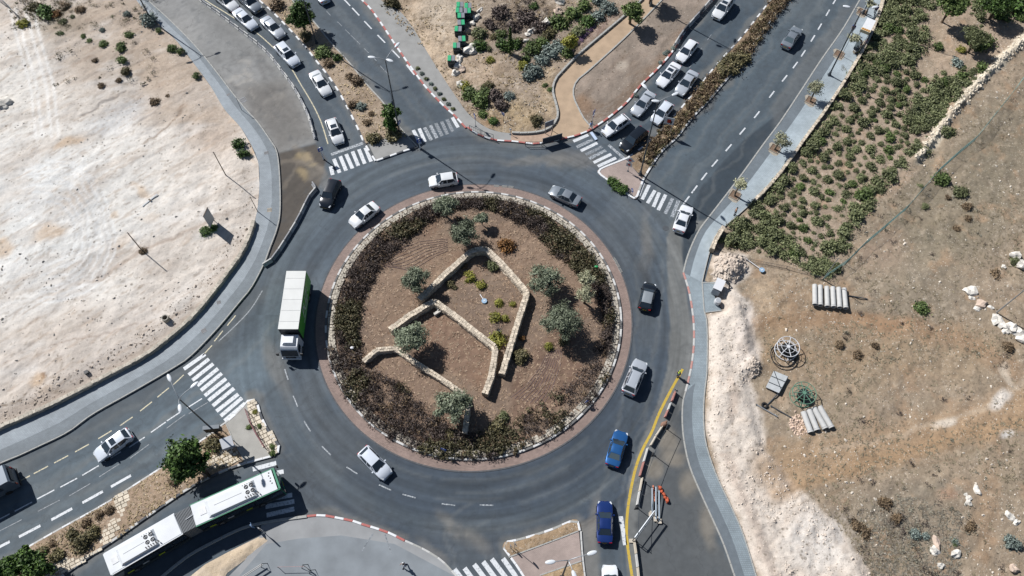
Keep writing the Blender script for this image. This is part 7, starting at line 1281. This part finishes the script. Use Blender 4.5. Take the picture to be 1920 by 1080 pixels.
# ---- concrete pipes
pipe_m = M('pipe_concrete', (206, 206, 204), .85, var=.08, scale=2)
def pipe(p, q, r, label):
    zf_ = fld(*g(*p)[:2]); a, b = g(*p, r), g(*q, r); d = b - a; L = d.length; ux = d.normalized(); e = empty('concrete_pipe', (a.x, a.y, zf_), math.atan2(d.y, d.x), label=label, cat='concrete pipe', group='concrete pipes'); n = 20; V = []; F = []
    for x, rr in ((0, r * .78), (0, r), (L - .18, r), (L - .18, r * 1.1), (L, r * 1.1), (L, r * .8)): V += [(x, rr * math.cos(2 * math.pi * j / n), r * 1.0 + rr * math.sin(2 * math.pi * j / n)) for j in range(n)]
    V += [(L * .5, r * .78 * math.cos(2 * math.pi * j / n), r + r * .78 * math.sin(2 * math.pi * j / n)) for j in range(n)]
    for k in range(5): F += [(k * n + j, k * n + (j + 1) % n, (k + 1) * n + (j + 1) % n, (k + 1) * n + j) for j in range(n)]
    F += [(5 * n + j, 5 * n + (j + 1) % n, 6 * n + (j + 1) % n, 6 * n + j) for j in range(n)]; F += [(6 * n + j, 6 * n + (j + 1) % n, (j + 1) % n, j) for j in range(n)]
    MB().add(V, F).build('barrel', pipe_m, e, smooth=True); MB().ring((L - .19, 0, r), r * 1.04, .03, 20, 'X').build('collar', bar_grey, e)
for i, (x0, x1, y0, y1) in enumerate(((1525.5, 1526, 537, 574), (1536, 1536.5, 538, 575), (1548.5, 1549.5, 540, 577), (1559.5, 1561, 541, 578), (1570.5, 1572.5, 542, 579), (1581, 1584, 543, 580))): pipe((x0, y0), (x1, y1), .3, ('first', 'second', 'third', 'fourth', 'fifth', 'sixth')[i] + ' pipe counted from the west in the upper row of six')
for i, (x0, y0, x1, y1) in enumerate(((1506, 772, 1520, 811), (1516, 767, 1532, 807), (1525, 764, 1547, 804), (1536, 762, 1559, 802))): pipe((x0, y0), (x1, y1), .33, ('first', 'second', 'third', 'fourth')[i] + ' pipe counted from the stone heap in the lower slanted row of four')
# ---- cable reels
def reel(px, r, mat, label, core_m, k=7, coil=None, hgt=1.15):
    zf_ = fld(*g(*px)[:2]); p = g(*px, hgt); e = empty('cable_reel', (p.x, p.y, zf_), label=label, cat='cable reel')
    for z in (.06, hgt): MB().ring((0, 0, z), r, .05, 32).build('rim', mat, e); MB().ring((0, 0, z), r * .62, .028, 28).build('inner_ring', mat if z > .5 else steel_d, e)
    for z in (.06, hgt):
        for i in range(k): a = 2 * math.pi * i / k + .3; MB().tube([(0, 0, z), (r * math.cos(a), r * math.sin(a), z)], .045, 6).build('spoke', mat, e)
    MB().cyl((0, 0, .05), r * .42, hgt - .05, 18).build('drum', core_m, e, smooth=True); MB().cyl((0, 0, hgt - .02), r * .16, .1, 10).build('hub', mat, e)
    if coil:
        for i in range(5): MB().ring((.02 * i, -.02 * i, .18 + i * .17), r * (.5 + .04 * (i % 2)), .08, 26).build('cable_coil', black_p, e)
    return e
reel((1477.5, 651), 1.3, M('reel_white', (226, 228, 232), .4, var=.04), 'white spoked cable reel with dark coils', black_p, 7, True); reel((1508, 737), 1.35, M('reel_green', (104, 146, 124), .5, var=.1), 'green spoked cable reel lying above the slanted pipes', black_p, 9)
q = g(1467, 667); e = empty('hose_coil', (q.x, q.y, fld(q.x, q.y)), label='loose loops of black hose beside the white reel', cat='hose')
for rr, dx, dy in ((1.45, 0, 0), (1.3, .25, -.15), (1.55, .2, -.3)): MB().ring((dx, dy, .1), rr, .04, 34).build('loop', black_p, e)
# ---- odds and ends of the site
pc = g(1455, 717); zz = fld(pc.x, pc.y); V = [g(*p, .35) - Vector((pc.x, pc.y, 0)) for p in ((1450, 696), (1477, 707), (1460, 738), (1435, 727))]; e = empty('panel_sheet', (pc.x, pc.y, zz), label='large grey metal panel lying flat with cross braces', cat='panel'); mb = MB(); mb.add([(v.x, v.y, .3) for v in V] + [(v.x, v.y, .36) for v in V], [(3, 2, 1, 0), (4, 5, 6, 7), (0, 1, 5, 4), (1, 2, 6, 5), (2, 3, 7, 6), (3, 0, 4, 7)]); mb.build('sheet', M('sheet_grey', (198, 202, 204), .6, 0, .08, 2), e)
for a, b in ((V[0].lerp(V[3], .33), V[1].lerp(V[2], .33)), (V[0].lerp(V[3], .68), V[1].lerp(V[2], .68)), (V[0], V[2].lerp(V[1], .2)), (V[1], V[2])): MB().tube([(a.x, a.y, .4), (b.x, b.y, .4)], .04, 6).build('brace', steel_d, e)
for v in V: MB().box((v.x * .85, v.y * .85, .15), (.25, .25, .3)).build('block', wood, e)
for p, q, lb, mt in (((1418, 760), (1457, 782), 'thin steel pole lying below the tyre', steel), ((1446, 762), (1486, 785), 'dark pole lying toward the stone heap', steel_d), ((1438, 760), (1459, 738), 'pole lying between tyre and metal panel', steel_d), ((1575, 553), (1625, 562), 'dark pole lying behind the six pipes', steel_d)):
    a, b = g(*p, .2), g(*q, .2); d = b - a; z0 = max(fld(a.x, a.y), fld(b.x, b.y)); e = empty('lying_pole', (a.x, a.y, z0), label=lb, cat='pole'); MB().tube([(0, 0, .08), (d.x, d.y, .08)], .07, 7).build('shaft', mt, e); MB().box((0, 0, .06), (.18, .18, .12)).build('end_plate', steel_d, e)
q = g(1432, 762); e = empty('old_tyre', (q.x, q.y, fld(q.x, q.y)), label='old tyre lying between the dropped poles', cat='tyre'); MB().ring((0, 0, .12), .28, .12, 20).build('tread', tyre, e); MB().ring((0, 0, .12), .19, .05, 16).build('bead', black_p, e)
def fallen_sign(p, q, label, z):
    a, b = g(*p, z), g(*q, z); d = b - a; e = empty('fallen_sign', (a.x, a.y, z), label=label, cat='traffic sign'); MB().tube([(0, 0, .06), (d.x, d.y, .12)], .05, 8).build('post', sign_white, e); m = M('sign_faded_blue', (158, 190, 218), .5, var=.08); MB().cyl((d.x, d.y, .12), .34, .04, 20).build('plate', m, e); MB().box((d.x, d.y, .17), (.3, .12, .01), .6).build('symbol', sign_white, e)
fallen_sign((1398, 485), (1428, 507), 'fallen round blue sign on a white post below the planted bed', .45); fallen_sign((900, 552), (908, 565), 'fallen blue sign on a white post inside the upper chevron', .25)
q = g(1343, 545); e = empty('utility_cabinet', (q.x, q.y, .13), R(62), label='white tilted utility cabinet at the paved bay', cat='cabinet'); MB().box((0, 0, .75), (1.3, 1.0, 1.5), taper=.95).build('case', sign_white, e); MB().box((-.78, 0, .7), (.06, .9, 1.2)).build('door', grey_panel, e); MB().box((0, 0, 1.53), (1.6, 1.1, .06)).build('lid', sign_white, e); MB().tube([(.7, -.2, .1), (1.3, -.5, 1.1), (1.0, -1.1, 1.0), (.4, -1.4, .1)], .09, 8).build('cable_duct', black_p, e, smooth=True)
q = g(1343.5, 569); e = empty('barrel', (q.x, q.y, .13), label='white barrel beside the utility cabinet', cat='barrel'); MB().tube([(0, 0, 0), (0, 0, .25), (0, 0, .55), (0, 0, .8)], [.36, .42, .42, .36], 18).build('shell', sign_white, e, smooth=True); MB().cyl((0, 0, .8), .3, .03, 16).build('lid', grey_panel, e)
for px, lb, lid in (((1382, 518), 'dark concrete block at the foot of the stone heap', 0), ((1389, 505), 'grey concrete slab leaning on the stone heap', 1)):
    q = g(*px); e = empty('concrete_block', (q.x, q.y, .35), R(40 if lid else 10), label=lb, cat='concrete block'); MB().box((0, 0, .2), (1.3, .5, .3) if lid else (.9, .5, .4), rot=Matrix.Rotation(.3, 3, 'Y')).build('block', bar_grey, e); MB().box((.1, -.4, .1), (.5, .3, .25)).build('fragment', bar_white, e)
q = g(315, 602); e = empty('concrete_ring', (q.x, q.y, plz(q.x, q.y)), label='concrete well ring standing in the building plot', cat='concrete ring'); mb = MB(); n = 22; V = []
for z, r_ in ((0, .42), (0, .3), (.65, .3), (.65, .42)): V += [(r_ * math.cos(2 * math.pi * j / n), r_ * math.sin(2 * math.pi * j / n), z) for j in range(n)]
mb.add(V, [(k * n + j, k * n + (j + 1) % n, ((k + 1) % 4) * n + (j + 1) % n, ((k + 1) % 4) * n + j) for k in range(4) for j in range(n)]); mb.build('shell', M('ring_concrete', (164, 160, 150), .9, var=.12), e, smooth=True); MB().cyl((0, 0, .05), .29, .02, 16).build('fill', black_p, e)
q = g(166, 701); e = empty('dark_box', (q.x, q.y, plz(q.x, q.y)), .6, label='small dark box on the bare plot near the wall', cat='box'); MB().box((0, 0, .15), (.45, .4, .3)).build('body', steel_d, e); MB().box((0, 0, .31), (.48, .43, .04)).build('lid', black_p, e)
a, b = g(268, 388, .3), g(296, 365, .3); d = b - a; zz = plz(*((a + b) / 2)[:2]); e = empty('timber_plank', (a.x, a.y, zz), label='grey plank lying on the pale plot', cat='plank'); MB().box((d.x / 2, d.y / 2, .06), (d.length, .16, .05), math.atan2(d.y, d.x)).build('board', grey_panel, e); MB().box((d.x / 2, d.y / 2, .14), (.2, .4, .04), math.atan2(d.y, d.x)).build('batten', wood, e)
# grates and covers in the paving
def cover(px, w, h, rot, mat, name, z=.008):
    q = g(*px); e = empty(name, (q.x, q.y, z), rot, kind='structure'); MB().box((0, 0, .004), (w, h, .012)).build('frame', mat, e)
    for i in range(6): MB().box((-w / 2 + (i + .5) * w / 6, 0, .014), (w / 12, h * .8, .012)).build('bar', black_p, e)
for px, rot in (((931, 349), -.05), ((946, 350), -.08), ((958, 351), -.1)): cover(px, .7, .3, rot, kerb_grey, 'drain_grate', .05)
for px, rot in (((1153, 488), R(-62)), ((1158, 497), R(-64)), ((1163, 507), R(-66))): cover(px, .75, .3, rot, kerb_grey, 'drain_grate', .05)
cover((455, 188), 1.0, .9, .6, bar_grey, 'manhole_cover'); MB().cyl((0, 0, 0), .42, .008, 20).build('manhole_cover', M('iron_cover', (84, 90, 96), .7, .3, .1), None, (*g(1248, 428)[:2], .004), kind='structure'); cover((411, 568), .5, .5, .4, bar_grey, 'manhole_cover', .165); cover((506, 395), .6, .6, .1, bar_cream, 'manhole_cover', .165); cover((383, 621), .6, .6, .6, bar_grey, 'manhole_cover', .165); cover((500, 288), .6, .5, .3, bar_grey, 'manhole_cover', .165); cover((429, 179), .5, .4, .7, bar_grey, 'manhole_cover', .165)
# stone box shaped bench inside the middle chevron
q = g(820, 586, .5); e = empty('angled_stone_bench', (q.x, q.y, .2), .6, label='small angled stone seat under the middle chevron peak', cat='bench'); MB().box((0, 0, .25), (.9, .32, .4)).build('slab', rock_white, e); MB().box((.35, .38, .25), (.3, .8, .4)).build('slab', rock_white, e)
# small plants along the kerb
for i in range(9): t = i / 8; shrub(783 + 66 * t, 128 + 76 * t, .38, L_grey if i % 2 else L_bed, 'small grey green plant behind the striped kerb of the footpath', 'small plants behind the striped kerb', parts=False, name='kerb_plant', cat='plant')
for i, (x, y) in enumerate(((1247, 100), (1252, 96), (1238, 117), (1262, 90), (1192, 178))): shrub(x, y, .4, L_grey, 'grey green plant behind the right road kerb', 'plants behind the right road kerb', parts=False, name='kerb_plant', cat='plant')

# ------------------------------------------------------------------ people
skin_m = M('skin', (196, 150, 122), .6, var=.04); hair_m = M('hair', (44, 34, 30), .8, var=.1); shoe_m = M('shoe', (40, 38, 40), .7, var=.1)
def skinmesh(name, J, E_, Rr, mat, parent, sub=1):
    me = bpy.data.meshes.new(name); me.from_pydata(J, E_, []); o = bpy.data.objects.new(name, me); COL.objects.link(o); m = o.modifiers.new('skin', 'SKIN'); m.use_smooth_shade = True; sv = me.skin_vertices[0].data
    for i, r_ in enumerate(Rr): sv[i].radius = r_ if isinstance(r_, tuple) else (r_, r_)
    sv[0].use_root = True; s_ = o.modifiers.new('sub', 'SUBSURF'); s_.levels = sub; s_.render_levels = sub
    bpy.context.view_layer.update(); nm = bpy.data.meshes.new_from_object(o.evaluated_get(bpy.context.evaluated_depsgraph_get())); bpy.data.objects.remove(o); nm.materials.clear(); nm.materials.append(mat); nm.shade_smooth(); return nm
def person(px, face, label, shirt, trousers, pose='walk', z=.0, hat=None, vest=None, scale=1.0):
    q = g(*px); e = empty('person', (q.x, q.y, z), face, label=label, cat='person'); e.scale = (scale,) * 3
    s_ = {'walk': .24, 'stand': .03, 'sit': 0}[pose]; sit = pose == 'sit'; pz = .52 if sit else .93; dz = pz - .93
    J = [(0, 0, pz), (0, 0, 1.2 + dz), (.01, 0, 1.45 + dz), (.03, 0, 1.53 + dz), (.035, 0, 1.66 + dz)]; E_ = [(0, 1), (1, 2), (2, 3), (3, 4)]; Rr = [(.13, .16), (.12, .17), .055, .075, .085]; arms = []; legs = []
    for k, sd_ in enumerate((1, -1)):
        sw = s_ * sd_; i = len(J); J += [(0, sd_ * .18, 1.39 + dz), (-sw * .35 + .02, sd_ * .24, 1.12 + dz), (-sw * .8 + .1, sd_ * .25, .9 + dz), (-sw * .95 + .13, sd_ * .25, .82 + dz)]; E_ += [(1, i), (i, i + 1), (i + 1, i + 2), (i + 2, i + 3)]; Rr += [.06, .045, .032, .036]; arms.append(i)
        j = len(J)
        if sit: J += [(.02, sd_ * .1, .5), (.42, sd_ * .11, .52), (.44, sd_ * .11, .1), (.58, sd_ * .12, .05)]
        else: J += [(0, sd_ * .1, .88), (sw * .55 + .03, sd_ * .1, .48), (sw - .04, sd_ * .1, .09), (sw + .12, sd_ * .11, .04)]
        E_ += [(0, j), (j, j + 1), (j + 1, j + 2), (j + 2, j + 3)]; Rr += [.09, .062, .042, .04]; legs.append(j)
    body = skinmesh('body', J, E_, Rr, skin_m, e); fb = bmesh.new(); fb.from_mesh(body)
    f = MB()
    for sd_, i in zip((1, -1), arms):
        w = Vector(J[i + 3])
        for t in range(4): b0 = w + Vector((-.022 + t * .016, 0, -.02)); L = (.07, .08, .076, .06)[t]; f.tube([b0, b0 + Vector((.006, -sd_ * .008, -L * .55)), b0 + Vector((.012, -sd_ * .022, -L))], [.0095, .009, .007], 6)
        f.tube([w + Vector((.03, -sd_ * .01, .02)), w + Vector((.055, -sd_ * .02, -.02)), w + Vector((.05, -sd_ * .03, -.05))], [.011, .01, .008], 6)
    fm = f.mesh('fingers', skin_m); fb.from_mesh(fm); fb.to_mesh(body); fb.free(); body.shade_smooth(); link('body', body, e)
    hd = Vector(J[4]); MB().ball((hd.x + .098, 0, hd.z - .03), .02, 8, 5, (.8, .6, 1)).build('nose', skin_m, e)
    for sd_ in (1, -1): MB().ball((hd.x + .08, sd_ * .035, hd.z + .005), .013, 6, 4).build('eye', hair_m, e); MB().ball((hd.x, sd_ * .088, hd.z - .01), .024, 6, 4, (.7, .4, 1)).build('ear', skin_m, e)
    MB().ball((hd.x + .08, 0, hd.z - .075), .02, 6, 4, (.5, 1.2, .35)).build('mouth', M('lip', (170, 100, 90), .6, var=0), e)
    MB().ball((hd.x - .015, 0, hd.z + .035), .105, 12, 7, (1.02, .95, .85)).build('hat' if hat else 'hair', hat or hair_m, e, smooth=True)
    i, i2 = arms; SJ = [J[0], J[1], J[2], J[i], J[i + 1], J[i2], J[i2 + 1]]; SJ[2] = (0, 0, 1.42 + dz); link('shirt', skinmesh('shirt', SJ, [(0, 1), (1, 2), (1, 3), (3, 4), (1, 5), (5, 6)], [(.15, .18), (.145, .195), .085, .085, .062, .085, .062], shirt, e), e)
    if vest: link('vest', skinmesh('vest', [(0, 0, 1.0 + dz), (0, 0, 1.2 + dz), (0, 0, 1.4 + dz)], [(0, 1), (1, 2)], [(.165, .2), (.165, .215), (.13, .19)], vest, e), e)
    a, b = legs; link('trousers', skinmesh('trousers', [J[0], J[a], J[a + 1], J[a + 2], J[b], J[b + 1], J[b + 2]], [(0, 1), (1, 2), (2, 3), (0, 4), (4, 5), (5, 6)], [(.15, .18), .105, .078, .06, .105, .078, .06], trousers, e), e)
    for k in legs: t = Vector(J[k + 2]); u = Vector(J[k + 3]); m = (t + u) / 2; MB().ball((m.x, m.y, max(.05, m.z)), .13, 10, 6, (1.05, .42, .42)).build('shoe', shoe_m, e, smooth=True)
    return e
C_ = lambda n, r: M('cloth_' + n, r, .85, var=.08, scale=6)
lb_, nv_, wh_, hv_, pk_, gr_, db_ = C_('lightblue', (126, 168, 226)), C_('navy', (44, 52, 78)), C_('white', (226, 228, 232)), C_('hivis', (200, 232, 60)), C_('pink', (224, 170, 186)), C_('grey', (110, 112, 116)), C_('blue', (44, 60, 142))
person((1107, 243), R(-50), 'person in light blue shirt stepping on to the right crossing', lb_, wh_, z=.1); person((1270.5, 706), R(200), 'person in yellow high visibility vest standing by the yellow line', nv_, nv_, 'stand', 0, hv_, hv_); person((760, 1062), R(-150), 'person in white shirt walking on the bottom apron', wh_, nv_, 'walk', .06)
person((1638, 27), R(60), 'person in dark blue walking past the shelter', db_, nv_, 'walk', .13); person((1608, 96), R(150), 'person in white shirt with dark trousers sitting by the wall', wh_, gr_, 'sit', .13); person((1620, 86), R(150), 'person in pink top sitting at the end of the shelter', pk_, gr_, 'sit', .13); person((1595.5, 62), R(-120), 'person in blue waiting at the bus stop flag', db_, nv_, 'stand', .13); person((1376, 404), R(-20), 'person in tan jacket standing near the pavement end', C_('tan', (168, 132, 104)), gr_, 'stand', .13)
for px, rot in (((1604, 99), .4), ((1619, 89), .4)): q = g(*px); e = empty('stone_seat', (q.x, q.y, .13), rot, label='block seat under the person in ' + ('white' if px[0] < 1610 else 'pink'), cat='seat'); MB().box((0, 0, .2), (.9, .45, .36)).build('block', stone_core, e); MB().box((0, 0, .4), (.95, .5, .06)).build('slab', rock_white, e)
# pale blue board lying across the crossing edge
a, b = g(1108, 249), g(1118, 263); d = b - a; e = empty('fallen_board', (a.x, a.y, .02), math.atan2(d.y, d.x), label='pale blue board lying beside the crossing stripes', cat='board'); MB().box((d.length / 2, 0, .1), (d.length, .4, .06)).build('board', M('board_paleblue', (196, 214, 240), .6, var=.04), e); MB().box((d.length / 2, 0, .04), (.2, .3, .08)).build('batten', wood, e)
# little green marker in the hedge, white stones
for px, rgb, nm, lb in (((1118, 500), (40, 190, 110), 'green_bag', 'bright green bag caught in the right hedge'), ((660, 652), (236, 236, 240), 'white_bag', 'white bag on the hedge left of the lower wall')): q = g(*px, .9); e = empty(nm, (q.x, q.y, .8), label=lb, cat='bag'); MB().ball((0, 0, .1), .2, 8, 5, (1.2, .9, .6)).build('bag', M(nm + '_plastic', rgb, .5, var=.1), e, smooth=True); MB().ball((.16, .05, .18), .07, 6, 4).build('knot', MATS[nm + '_plastic'], e)
